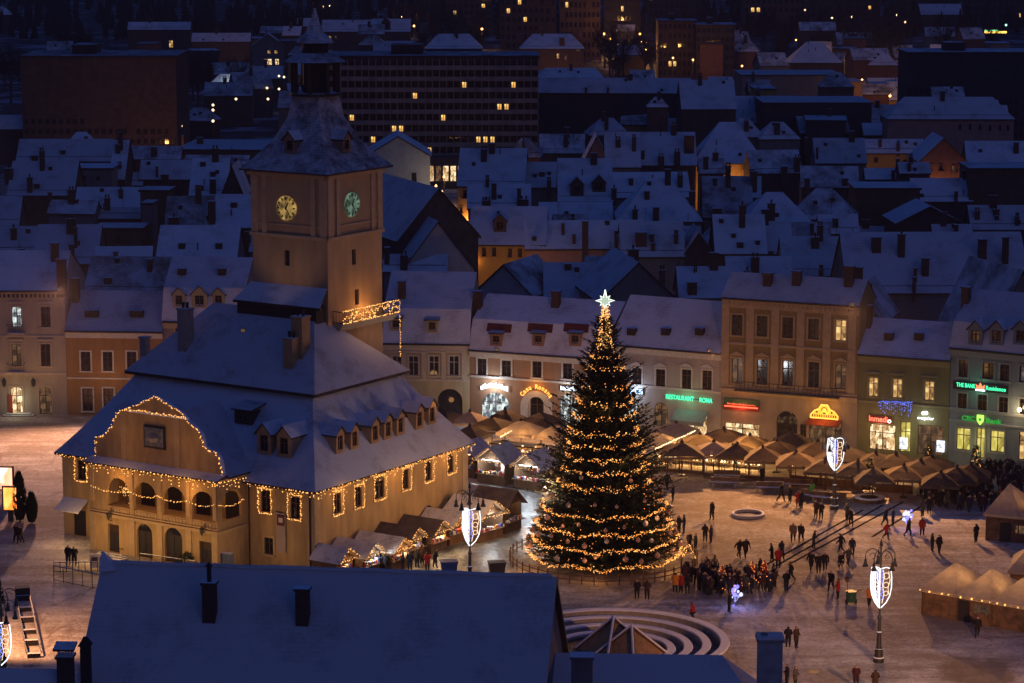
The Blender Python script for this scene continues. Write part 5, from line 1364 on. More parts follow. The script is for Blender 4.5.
q = at(869, 501); t = thing('ring_bench', 'round snowy bench around the lit young fir', 'bench', q); m = MB(); m.lathe([(1.5, 0), (1.5, .38), (.9, .4), (.9, 0)], 16, m=0, ring=True); m.build('seat', [M_TIMBER], t); m = MB(); m.lathe([(1.48, .384), (1.45, .46), (.95, .46), (.92, .40)], 16, ring=True); m.build('snow', [M_CAP], t)
for px, py, lab in ((928, 486, 'lit garlanded fir left of the dark crowd'), (975, 487, 'lit garlanded fir behind the dark crowd')):
    q = at(px, py); planter(q, lab, 3.6, 1.0); light_string('tree_lights', 'warm bulbs on the ' + lab, [[q + Vector((.9 * (1 - k / 22) * math.cos(k * 1.3), .9 * (1 - k / 22) * math.sin(k * 1.3), .8 + k * .15)) for k in range(22)]], .22, 0, .05, M_BULB)
# stone ring
q = at(748, 515.5); t = thing('stone_ring', 'round low stone ring lying on the snow beside the tree', 'stone ring', q); m = MB(); m.lathe([(1.6, 0), (1.6, .22), (1.3, .24), (1.25, .03)], 28, ring=True); m.build('kerb', [M_STONE], t); m = MB(); m.lathe([(1.57, .225), (1.5, .30), (1.38, .30), (1.33, .245)], 28, ring=True); m.build('snow', [M_CAP], t)
for k, (px, py, r_) in enumerate(((838, 683, .9), (813, 672, .45), (757, 512, .3))):
    q = at(px, py - 12 if k == 0 else py)
    if k == 0: continue
    t = thing('manhole_cover', ['', 'dark round manhole cover near the chimney at lower right', 'small drain cover inside the stone ring'][k], 'manhole', q); m = MB(); m.lathe([(r_, .0), (r_, .012)], 16); m.build('lid', M_DARK, t); m = MB(); m.lathe([(r_ + .06, .0), (r_ + .06, .009)], 16); m.build('rim', M_STONE, t)
# terraced fountain and its wooden winter cover
FP = at(612, 652); ft = thing('fountain', 'round terraced stone fountain with snowy steps in front of the tree', 'fountain', FP)
for i, (ro, ri, h) in enumerate(((9.0, 8.3, .95), (7.6, 6.9, .72), (6.2, 5.5, .5), (4.9, 4.2, .28))):
    m = MB(); m.lathe([(ro, 0), (ro, h), (ri, h), (ri, .02)], 64, ring=True); m.build('stone_step', M_STONE, ft)
    m = MB(); m.lathe([(ro + .02, h + .003), (ro - .03, h + .1), (ri + .06, h + .1), (ri + .01, h + .003)], 64, ring=True); m.build('snow_on_step', M_CAP, ft)
m = MB(); m.lathe([(4.1, .01), (4.1, .12)], 40); m.build('basin', M_DARK, ft)
wc = at(622, 655); t = thing('wooden_frame', 'snow edged wooden pyramid frames covering the fountain', 'wooden cover', wc, R(8))
M_PLANK = surf('pale_planks', (.34, .21, .10), .8, .3, 3, .3, streak=True)
for i, (cx, cy, hh, a, ro_) in enumerate(((-.5, .9, 2.7, 2.1, 25), (.6, -.7, 2.4, 2.1, 38))):
    base = [(cx + a * 1.414 * math.cos(R(45 + 90 * k + ro_)), cy + a * 1.414 * math.sin(R(45 + 90 * k + ro_)), 0) for k in range(4)]
    for k in range(4):
        p, q = Vector(base[k]), Vector((cx, cy, hh)); m = MB(); m.tube([p, q], .17, 4); m.build('beam', M_TIMBER, t)
        m = MB(); m.tube([p + Vector((0, 0, .14)), q + Vector((0, 0, .14))], .10, 4); m.build('beam_snow', M_CAP, t)
    m = MB()
    for k in range(4): m.face([base[k], base[(k + 1) % 4], (cx, cy, hh - .1)])
    m.build('plank_face', M_PLANK, t)
# tents of the lower right market
M_TENT = canvas('tent_canvas', (.50, .43, .39))
def tent(p0, p1, dep, n, label, h=2.2, rise=1.6, lit=True, hanging=False):
    a, b_ = at(*p0), at(*p1); F = Frame(a, math.atan2(b_.y - a.y, b_.x - a.x)); L = (b_ - a).length
    t = thing('market_tent', label, 'market tent', a, F.rot)
    m = MB()
    m.box(0, .02, 0, L, .1, h - .3, 0); m.box(0, .1, 0, .08, dep, h - .3, 0); m.box(L - .08, .1, 0, L, dep, h - .3, 0); m.build('board_wall', [surf('tent_boards', (.17, .10, .06), .85, .5, 1.6, .4)], t)
    for k in range(n + 1):
        m = MB(); x = L * k / n; m.box(x - .06, -.05, 0, x + .06, .015, h); m.build('post', M_TIMBER, t)
    for k in range(n):
        x0, x1 = L * k / n - (.25 if k == 0 else 0), L * (k + 1) / n; xm = (x0 + x1) / 2; ym = dep / 2
        c = [(x0, -.3, h), (x1, -.3, h), (x1, dep + .3, h), (x0, dep + .3, h)]; m = MB()
        for j in range(4): m.face([c[j], c[(j + 1) % 4], (xm, ym, h + rise)], 0)
        for j in range(4): p, q = c[j], c[(j + 1) % 4]; m.face([(p[0], p[1], h - .25), (q[0], q[1], h - .25), q, p], 0)
        m.build('canopy', [M_TENT], t)
    m = MB(); xd = L * .3; m.box(xd - .5, -.03, .02, xd + .5, .018, 1.75, 0); m.box(xd + .9, -.02, .9, xd + 2.2, .018, 1.6, 1); m.build('door', [M_DARK, M_DIM], t)
    for k in range(n): lamp('tent_lamp', F.wld(L * (k + .5) / n, dep * .45, h - .2), 90 if lit else 40, (1, .5, .16), .25)
    if lit: light_string('eave_lights', 'warm eave lamps on the ' + label, [[F.wld(-.2, -.36, h - .12), F.wld(L, -.36, h - .12)]], .8, 0, .09, M_BULB, jit=.02)
    return t
tent((922, 614), (1064, 640), 5.6, 4, 'pyramid roofed tent row at lower right', 2.2, 1.75)
tent((986, 540), (1050, 546), 6.5, 2, 'snowy pyramid tent at the right edge', 2.5, 2.2, False)
tent((1010, 597), (1080, 602), 5.0, 2, 'warm lit tent behind the lower right tent row', 2.3, 1.6, False)
# left side: lit advertising panels, cypress shrubs, fence, long rack
for px, py, c, lab in ((7, 500, 'a', 'pink and white lit advertising panel at the left edge'), (11, 521, 'b', 'orange lit advertising panel at the left edge')):
    q = at(px, py); t = thing('advertising_panel', lab, 'advertising panel', q, R(-4)); m = MB(); m.box(-.75, -.12, 1.0, .75, .12, 3.35); m.box(-.25, -.1, 0, .25, .1, 1.0); m.build('frame', M_IRON, t)
    m = MB(); m.box(-.6, -.14, 1.1, .6, -.122, 3.2); m.build('lit_poster', litpane('poster_' + c, [(1, .18, .08), (1, .55, .35), (1, .85, .62)] if c == 'a' else [(1, .18, .02), (1, .28, .04), (1, .5, .16)], 1.5, .3 if c == 'a' else .5), t)
def cypress(p, label, h, r):
    t = thing('cypress_shrub', label, 'shrub', p); f = MB(); rc = random.Random(int(h * 100))
    for k in range(900):
        u = rc.random(); z_ = .1 + h * u; a = rc.random() * 6.283; rr = r * math.sin(math.pi * (u * .86 + .14)) ** .7 * rc.uniform(.75, 1.05); p_ = Vector((rr * math.cos(a), rr * math.sin(a), z_)); d = Vector((math.cos(a) * .4, math.sin(a) * .4, 1)); s_ = Vector((-math.sin(a), math.cos(a), 0)) * .09; f.face([p_ - s_, p_ + d * .4, p_ + s_])
    f.build('foliage', M_NEEDLE, t); m = MB(); m.tube([(0, 0, 0), (0, 0, h * .9)], .07, 5, 0, .02); m.build('trunk', M_BARK, t)
cypress(at(20, 521), 'tall dark cypress shrub beside the advertising panels', 4.4, .62); cypress(at(32, 523), 'shorter dark cypress shrub right of the tall one', 2.6, .5)
def barrier(p0, p1, label, n, h=1.15, diag=False):
    a, b_ = at(*p0), at(*p1); F = Frame(a, math.atan2(b_.y - a.y, b_.x - a.x)); L = (b_ - a).length
    t = thing('barrier', label, 'barrier', a, F.rot, 'metal barriers left of the council house'); m = MB()
    for z_ in (.12, h): m.tube([(0, 0, z_), (L, 0, z_)], .03, 5)
    m.build('rail', M_IRON, t)
    for k in range(n + 1): m = MB(); x = L * k / n; m.tube([(x, 0, 0), (x, 0, h + .1)], .035, 5); m.build('post', M_IRON, t)
    m = MB(); m.tube([(0, 0, h + .04), (L, 0, h + .04)], .03, 4); m.build('snow', M_CAP, t)
barrier((54, 581), (112, 593), 'metal barrier nearer the camera left of the dark roof', 6, 1.35)
barrier((54, 573), (104, 572), 'low metal barrier behind the nearer one', 8, .9)
barrier((140, 566), (196, 574), 'metal barrier along the loggia doors', 5, 1.1)
q0, q1 = at(90, 571), at(106, 571.5); t = thing('notice_board', 'white notice board with dark pictures beside the loggia steps', 'notice board', q0, 0); m = MB(); m.box(0, -.05, .3, 1.7, 0, 1.5, 0); m.build('board', M_WHITE, t); m = MB(); m.box(.2, -.07, .8, .7, -.052, 1.25); m.box(.9, -.07, .8, 1.4, -.052, 1.25); m.build('pictures', M_SASH, t)
for x in (.05, 1.6): m = MB(); m.box(x, .0, 0, x + .07, .06, 1.6); m.build('post', M_IRON, t)
for px, py, lab in ((128, 556, 'round shrub beside the first loggia door'), (186, 571, 'round shrub below the loggia centre')):
    q = at(px, py); t = thing('shrub', lab, 'shrub', q); f = MB(); rc = random.Random(px)
    for k in range(500):
        d = Vector((rc.gauss(0, 1), rc.gauss(0, 1), rc.gauss(0, 1))).normalized(); p_ = Vector((0, 0, .8)) + d * rc.uniform(.5, .8); s_ = d.cross(Vector((.3, .2, 1))).normalized() * .09; f.face([p_ - s_, p_ + d * .22, p_ + s_])
    f.build('foliage', M_NEEDLE2, t); m = MB(); m.tube([(0, 0, 0), (0, 0, .8)], .08, 5); m.build('trunk', M_BARK, t)
q = at(225, 574); t = thing('display_case', 'blue grey snow topped display case at the loggia side', 'display case', q, R(-33)); m = MB(); m.box(-.75, -.3, .6, .75, .3, 1.9, 0, 1); m.build('case', [surf('case_blue', (.10, .13, .20), .5, .2, 3), M_CAP], t)
for x in (-.65, .6): m = MB(); m.box(x, -.2, 0, x + .06, .2, .6); m.build('leg', M_IRON, t)
a, b_ = at(34, 657), at(23, 600); F = Frame(a, math.atan2(b_.y - a.y, b_.x - a.x)); L = (b_ - a).length
t = thing('display_rack', 'long low rack with snowy panels standing on the left pavement', 'rack', a, F.rot); m = MB(); 
for y_ in (-.55, .55): m.box(0, y_ - .05, .3, L, y_ + .05, .42)
m.build('rail', M_IRON, t)
for k in range(6): m = MB(); x = L * k / 5; m.box(x - .3, -.5, 0, x + .12, .5, .34 + .1 * (k % 2), 0, 1); m.build('panel', [M_DARK, M_CAP], t)
m = MB(); m.box(L, -.6, 0, L + .9, .6, 1.0, 0, 1); m.build('end_box', [M_DARK, surf('grey_lid', (.2, .18, .17), .8, .2, 3)], t)
for px, py, lab in ((449, 576, 'blue wheeled bin beside the wall huts'), (497, 577, 'dark round bin left of the tree fence')):
    q = at(px, py); t = thing('waste_bin', lab, 'bin', q, R(10)); c = surf('bin_blue', (.02, .05, .22), .5, .2, 3) if px < 460 else M_DARK
    m = MB(); m.hexa([(-.55, -.4, .12), (.55, -.4, .12), (.55, .4, .12), (-.55, .4, .12)], [(-.7, -.5, 1.25), (.7, -.5, 1.25), (.7, .5, 1.25), (-.7, .5, 1.25)]); m.build('bin_body', c, t); m = MB(); m.box(-.74, -.55, 1.253, .74, .55, 1.36); m.build('lid', c, t)
    for x in (-.5, .5): m = MB(); m.tube([(x - .04, -.3, .12), (x + .04, -.3, .12)], .12, 8); m.build('wheel', M_DARK, t)
q = at(851, 604); t = thing('street_cart', 'green sweeper cart with broom near the lone lamp post', 'cart', q, R(15)); m = MB(); m.lathe([(.4, .2), (.45, 1.1)], 12); m.build('barrel', surf('cart_green', (.03, .10, .05), .5, .2, 3), t); m = MB(); m.tube([(-.2, .3, .9), (-.35, .1, 2.0)], .03, 4); m.tube([(-.35, .1, 1.9), (-.42, .02, 2.25)], .14, 6, 0, .2); m.build('broom', M_TIMBER, t); m = MB(); m.tube([(.3, 0, 1.0), (1.0, .1, 1.15)], .03, 5); m.build('handle', M_IRON, t)
for sx_ in (-.4, .4): m = MB(); m.lathe([(.02, -.05), (.22, -.05), (.22, .05), (.02, .05)], 12); o = m.build('wheel', M_DARK, t, (sx_, 0, .22)); o.rotation_euler = (0, R(90), 0)
# ================================================================ people
COATS = {'black': (.012, .011, .013), 'navy': (.015, .02, .05), 'brown': (.05, .028, .018), 'grey': (.07, .065, .065), 'red': (.36, .025, .02), 'orange': (.55, .20, .02), 'green': (.06, .32, .05), 'tan': (.16, .10, .06), 'plum': (.05, .015, .03)}
CM = {k: surf('coat_' + k, v, .85, .25, 5) for k, v in COATS.items()}
M_SKIN = surf('skin', (.42, .25, .18), .6, .08, 9); M_TROU = surf('dark_trousers', (.016, .017, .024), .85, .3, 6); M_SHOE = surf('shoe', (.012, .01, .01), .6, .2, 6); M_HAIR = surf('dark_hair', (.025, .016, .012), .7, .3, 9)
def figure(pose):
    """one continuous skinned body, 1.74 m tall, facing -y"""
    hipz = .93
    L = {'walk': ((.20, .05), (-.22, -.25)), 'stride': ((.27, .02), (-.28, -.34)), 'stand': ((.02, 0), (-.02, 0)), 'wide': ((.10, 0), (-.08, 0)), 'point': ((.05, 0), (-.05, 0)), 'lean': ((.08, 0), (-.12, 0)), 'crouch': ((.32, 0), (-.05, .0))}[pose]
    V, E_, Rd = [], [], []
    def v(x, y, z, r, par=None, ry=None):
        V.append((x, y, z)); Rd.append((r, ry or r))
        if par is not None: E_.append((par, len(V) - 1))
        return len(V) - 1
    dz = -.38 if pose == 'crouch' else 0
    fw = -.10 if pose in ('walk', 'stride', 'lean') else (-.2 if pose == 'crouch' else 0)
    pel = v(0, 0, hipz + dz, .185, None, .15)
    wa = v(0, fw * .25, 1.10 + dz, .185, pel, .15); ch_ = v(0, fw * .6, 1.30 + dz, .205, wa, .155); nk = v(0, fw * .85, 1.47 + dz, .075, ch_)
    hd = v(0, fw - .02, 1.57 + dz, .115, nk, .12); tp = v(0, fw - .01, 1.67 + dz, .10, hd, .105)
    for sg, (st, lift) in ((-1, L[0]), (1, L[1])):
        hip = v(sg * .11, 0, hipz - .07 + dz, .135, pel)
        if pose == 'crouch': kn = v(sg * .14, -.32, .50, .075, hip); an = v(sg * .13, -.02, .09, .05, kn); v(sg * .14, -.16, .05, .05, an)
        else:
            kn = v(sg * .11, -st * .55 - (.06 if lift else .03), .50, .095, hip); an = v(sg * .11, -st + (.12 if st < -.2 else 0), .09 + (.10 if lift < -.2 else 0), .05, kn); v(sg * .12, -st - .14 + (.1 if st < -.2 else 0), .05 + (.02 if lift < -.2 else 0), .05, an)
        sh_ = v(sg * .19, fw * .7, 1.40 + dz, .095, ch_)
        if pose == 'point' and sg == 1: el = v(.34, -.18, 1.42, .055, sh_); wr = v(.40, -.42, 1.52, .04, el); v(.41, -.52, 1.55, .042, wr)
        elif pose in ('stand', 'lean', 'crouch'): el = v(sg * .27, .02 + fw * .5, 1.13 + dz, .075, sh_); wr = v(sg * .17, -.2 + fw * .4, 1.02 + dz, .043, el); v(sg * .12, -.25 + fw * .4, 1.0 + dz, .042, wr)
        else: sw = -sg * (.24 if pose in ('walk', 'stride') else .05); el = v(sg * .26, sw * .5 + .04, 1.14, .075, sh_); wr = v(sg * .27, sw * 1.1 - .04, .90, .043, el); v(sg * .27, sw * 1.2 - .07, .81, .042, wr)
    me = bpy.data.meshes.new('person'); me.from_pydata(V, E_, []); o = bpy.data.objects.new('tmp', me); COL.objects.link(o)
    sk = o.modifiers.new('s', 'SKIN'); su = o.modifiers.new('u', 'SUBSURF'); su.levels = 1
    for i, r in enumerate(Rd): me.skin_vertices[0].data[i].radius = r; me.skin_vertices[0].data[i].use_root = (i == 0)
    bpy.context.view_layer.update()
    dg = bpy.context.evaluated_depsgraph_get(); m2 = bpy.data.meshes.new_from_object(o.evaluated_get(dg)); bpy.data.objects.remove(o); m2.name = 'person'
    m2.materials.clear()
    for mt in (CM['black'], M_TROU, M_SHOE, M_SKIN, M_HAIR): m2.materials.append(mt)
    for p in m2.polygons:
        c = p.center; z = c.z - dz
        if pose == 'crouch': k = 2 if c.z < .1 else (1 if c.z < .5 else (0 if z < 1.47 else (3 if p.normal.y < -.25 and z < 1.64 else 4)))
        elif z > 1.47: k = 3 if (p.normal.y < -.25 and z < 1.65) else 4
        elif z < .10: k = 2
        elif z < .68: k = 1
        else: k = 0
        if k == 0 and (abs(c.x) > .22 and z < .86) and pose != 'crouch': k = 3
        p.material_index = k; p.use_smooth = True
    return m2
POSE = {p: figure(p) for p in ('walk', 'stride', 'stand', 'wide', 'point', 'lean', 'crouch')}
PM = {}
rp = random.Random(77)
PNO = {}
def person(px, py, pose, coat, label, group=None, face=None, s=1.0):
    q = at(px, py)
    key = (pose, coat)
    if key not in PM:
        m = POSE[pose].copy(); m.materials[0] = CM[coat]; PM[key] = m
    o = link('person', PM[key], None, q, R(face if face is not None else rp.uniform(0, 360)))
    o.scale = (s * 1.1, s * 1.1, s * 1.04)
    return tag(o, label, 'person', group)
WALK = 'people walking on the snowy square'
P_ = [
 (781, 502, 'stride', 'black', 'dark person mid stride left of the two before the benches'), (790, 503, 'stand', 'black', 'dark person standing beside the red jacket before the benches'), (798, 508, 'stand', 'red', 'person in bright red jacket before the bench row'), (801.5, 509, 'stand', 'black', 'dark person right beside the bright red jacket'), (812, 499, 'stand', 'green', 'person in bright green jacket behind the bench row'),
 (816, 518, 'stand', 'brown', 'left of a couple standing in front of the bench row'), (821, 519.5, 'stand', 'black', 'right of a couple standing in front of the bench row'), (847, 521, 'stand', 'grey', 'grey clad person by the bollards behind a dark walker'), (851, 526, 'lean', 'black', 'dark person leaning forward at the head of the drain lines'),
 (885, 526, 'walk', 'black', 'dark walker left of the tall pair near the blue glow'), (893, 525.5, 'stand', 'navy', 'tall dark person left of the blue glow'), (886, 540, 'walk', 'red', 'person in dull red coat between drain lines and blue glow'), (762, 483, 'stand', 'black', 'lone dark person before the boarded parasols'),
 (667, 490, 'walk', 'black', 'dark person beside the tree on its upper right'), (673, 502, 'stand', 'black', 'dark person right beside the tree branches'), (679, 533, 'stand', 'black', 'left of two dark figures beside the middle tree rings'), (684, 533.5, 'stand', 'navy', 'right of two dark figures beside the middle tree rings'),
 (712, 520, 'wide', 'black', 'person at the back of the dark trio between tree and stone ring'), (705, 542, 'stand', 'black', 'front left of the dark trio between tree and stone ring'), (711, 543, 'stand', 'plum', 'front right of the dark trio between tree and stone ring'), (689, 551, 'stand', 'black', 'left of a dark pair beside the lower tree rings'), (695.5, 552, 'stand', 'black', 'right of a dark pair beside the lower tree rings'),
 (739, 558, 'walk', 'black', 'taller of a pair walking below the stone ring'), (745.5, 558, 'walk', 'brown', 'smaller of a pair walking below the stone ring'), (793, 542, 'stride', 'tan', 'tan clad left of a pair stepping over the first drain line'), (801, 542.5, 'walk', 'black', 'dark right of a pair stepping over the first drain line'), (813.5, 549, 'lean', 'black', 'bent dark figure on the drain lines'),
 (772, 562, 'lean', 'black', 'leaning dark person at the lower end of the drain lines'), (781, 560.5, 'walk', 'navy', 'dark walker beside a leaning person at the drain lines'), (778, 568, 'stand', 'red', 'person in red coat within the dark group below the drain lines'), (811, 571, 'walk', 'black', 'left of three dark people on the open snow'), (818.5, 573, 'wide', 'black', 'middle of three dark people on the open snow'), (825, 571, 'walk', 'black', 'right of three dark people on the open snow'),
 (841, 553, 'walk', 'black', 'left of two dark walkers above the grey clad one'), (852, 556, 'wide', 'navy', 'right of two dark walkers above the grey clad one'), (840, 567, 'crouch', 'black', 'bent over dark person beside the pale clad walker'), (848, 566, 'walk', 'grey', 'pale grey clad walker left of the lone lamp post'),
 (831, 591, 'walk', 'black', 'dark walker left of a red coat near the lone lamp post'), (838, 599, 'stand', 'red', 'person in red coat left of the green cart'), (869, 606, 'lean', 'orange', 'street sweeper in yellow vest beside the lone lamp post'), (791, 581, 'walk', 'black', 'dark walker right of the nativity crowd'), (786, 591, 'lean', 'black', 'bent dark person right of the nativity crowd'), (774, 585, 'stand', 'navy', 'dark standing person at the right end of the nativity crowd'), (769.5, 592, 'stand', 'navy', 'bluish dark person in front at the end of the nativity crowd'),
 (788, 648, 'stand', 'black', 'left of a couple standing near the roof chimney at lower right'), (796, 648.5, 'stand', 'brown', 'right of a couple standing near the roof chimney at lower right'), (787, 686, 'stand', 'black', 'left of a couple cut by the bottom edge near the chimney'), (795, 688, 'stand', 'grey', 'shorter right of a couple cut by the bottom edge near the chimney'), (856, 687, 'stand', 'plum', 'person at the bottom edge left below the lone lamp post'), (875, 692, 'stand', 'brown', 'person at the bottom edge right below the lone lamp post'),
 (977, 637, 'stride', 'black', 'lone person walking in front of the lower right tents'), (976, 543, 'stand', 'black', 'lone dark person beside the right edge tent'), (932, 552, 'stand', 'black', 'left of a couple between blue glow and right tents'), (939, 554, 'wide', 'black', 'right of a couple between blue glow and right tents'), (908, 537, 'walk', 'black', 'dark person just before the blue glow'), (922, 536, 'wide', 'red', 'person in red jacket right of the blue glow'),
 (922.5, 517, 'stand', 'grey', 'left of a pair below the orange vest'), (929, 514, 'stand', 'black', 'right of a pair below the orange vest'), (921, 495, 'stand', 'orange', 'person in glowing orange vest by the dark terrace'), (992, 508, 'stand', 'black', 'dark person left of a red jacket near the right edge crowd'), (1000, 504, 'stand', 'red', 'person in dull red jacket near the right edge crowd'),
 (637, 599, 'stand', 'black', 'left of a couple between tree and fountain'), (647, 600, 'stand', 'brown', 'right of a couple between tree and fountain'), (694, 618, 'crouch', 'red', 'small crouching person in dark red beside the fountain'), (729, 613, 'lean', 'black', 'dark person bending beside the glowing blue figure'), (675, 593, 'stand', 'orange', 'person in orange robe at the left end of the nativity crowd'), (681, 593, 'stand', 'red', 'person in red robe beside the orange robe'),
 (17, 543, 'walk', 'black', 'left of a couple walking at the far left'), (20.5, 543.5, 'walk', 'brown', 'right of a couple walking at the far left'), (68.5, 565, 'stand', 'black', 'left of two dark people behind the barrier'), (74.5, 566, 'stand', 'black', 'right of two dark people behind the barrier'),
 (403, 571.5, 'stand', 'black', 'dark person at the left of the queue by the wall huts'), (410, 571.5, 'stand', 'navy', 'second dark person in the queue by the wall huts'), (417, 568, 'stand', 'black', 'third dark person in the queue by the wall huts'), (422, 565, 'stand', 'brown', 'brown clad person in the queue by the wall huts'), (427.5, 572, 'stand', 'red', 'person in bright red coat at the wall huts'), (435, 568, 'lean', 'black', 'dark person right of the bright red coat at the wall huts'), (376, 573, 'stand', 'navy', 'person in navy coat before the white lit wall hut'), (385, 573, 'stand', 'black', 'dark person before the third wall hut'), (506, 530, 'stand', 'grey', 'grey clad person standing before the wide hut'), (501, 520, 'lean', 'navy', 'person leaning at the counter of the wide hut'),
 (500, 470, 'stand', 'black', 'dark person behind the far pair of huts'),
]
for a in P_: person(a[0], a[1], a[2], a[3], a[4], WALK, s=rp.uniform(.95, 1.04))
cols = ['black', 'black', 'black', 'navy', 'brown', 'plum', 'grey']
G1 = 'dark people packed round the nativity scene right of the tree'
for k in range(66):
    u = rp.random(); px = 684 + 92 * u; py = 579 + 16 * rp.random() + (4 * u if u < .8 else -2)
    if k % 5 == 0: px = 702 + 14 * rp.random(); py = 574 + 8 * rp.random()
    person(px, py, rp.choice(['stand', 'wide', 'stand', 'lean']), rp.choice(cols), 'dark clad person packed into the nativity crowd right of the tree', G1, s=rp.uniform(.84, 1.04))
G2 = 'dark people thronging the lane at the right edge'
for k in range(84):
    px = 955 + 70 * rp.random(); py = 474 + 40 * rp.random() ** 1.2
    if px > 1003 and py > 498: py -= 16
    if px < 978 and py < 486: py += 10
    person(px, py, rp.choice(['stand', 'wide', 'walk', 'lean']), rp.choice(cols), 'dark clad person in the throng at the right edge of the square', G2, s=rp.uniform(.9, 1.05))
for k in range(20):
    person(925 + 40 * rp.random(), 497 + 12 * rp.random(), rp.choice(['stand', 'walk']), rp.choice(cols), 'dark clad person along the terrace edge left of the throng', 'dark people along the terrace edge', s=rp.uniform(.9, 1.03))
# sellers' glowing balloons and the lit nativity ornaments
M_BAL = emit('balloon_violet', (.24, .22, 1), 1.0); M_BAL2 = emit('balloon_white', (.6, .66, 1), .9)
for px, py, lab in ((907, 528, 'bunch of glowing violet blue balloons above the open snow'), (735, 606, 'cluster of glowing blue white balloons before the nativity crowd')):
    q = at(px, py); t = thing('balloon_bunch', lab, 'balloons', q); rb = random.Random(px)
    for k in range(16):
        m = MB(); c = (rb.gauss(0, .24), rb.gauss(0, .2), 1.15 + rb.gauss(0, .3)); m.ball(c, rb.uniform(.1, .17), 0, 8, 6, 1.15); m.tube([c, (0, 0, .3)], .006, 3); m.build('balloon', M_BAL if rb.random() < .6 else M_BAL2, t)
    m = MB(); m.tube([(0, 0, 0), (0, 0, .6)], .02, 4); m.build('stick', M_IRON, t)
    lamp('balloon_light', q + Vector((0, -.9, 1.2)), 40, (.35, .35, 1), .4)
q = at(688, 579); t = thing('lit_hut_roof', 'small glowing orange pyramid ornament above the nativity crowd', 'nativity ornament', q)
for k in range(4):
    a = R(45 + 90 * k); m = MB(); m.tube([(.8 * math.cos(a), .8 * math.sin(a), 1.9), (0, 0, 3.0)], .05, 5); m.tube([(.8 * math.cos(a), .8 * math.sin(a), 0), (.8 * math.cos(a), .8 * math.sin(a), 1.9)], .05, 5); m.build('post', M_TIMBER, t)
m = MB(); 
for k in range(70):
    a = R(45 + 90 * rp.randrange(4)); u = rp.random(); m.octa((.8 * (1 - u) * math.cos(a) + rp.gauss(0, .05), .8 * (1 - u) * math.sin(a), 1.95 + 1.05 * u), .05)
tag(m.build('bulbs', M_BULB, t), kind='stuff')
t = light_string('garland_lights', 'coloured small bulbs strewn over the heads of the nativity crowd', [[at(725, 590, 1.7), at(745, 584, 2.0), at(762, 582, 1.8), at(770, 580, 1.9)]], .3, 0, .05, M_BULBD, jit=.4)
for px, py, lab in ((722, 588, 'red and gold nativity ornament left of the glowing balloons'), (752, 584, 'red and gold nativity ornament behind the glowing balloons'), (764, 583, 'small red and gold ornament at the right end of the nativity crowd')):
    q = at(px, py); t = thing('garland_ornament', lab, 'nativity ornament', q, rp.random()); m = MB(); m.tube([(0, 0, 0), (0, 0, 1.6)], .05, 5); m.build('pole', M_IRON, t); m = MB()
    m.lathe([(.4, .9), (.28, 1.3), (.3, 1.32), (.04, 2.0)], 9); m.build('cone', GOODS[0], t); m = MB()
    for k in range(22): u = rp.random(); a = rp.random() * 6.28; m.octa((.42 * (1 - u * .85) * math.cos(a), .42 * (1 - u * .85) * math.sin(a), .95 + 1.0 * u), .045)
    tag(m.build('bulbs', M_BULBD, t), kind='stuff')
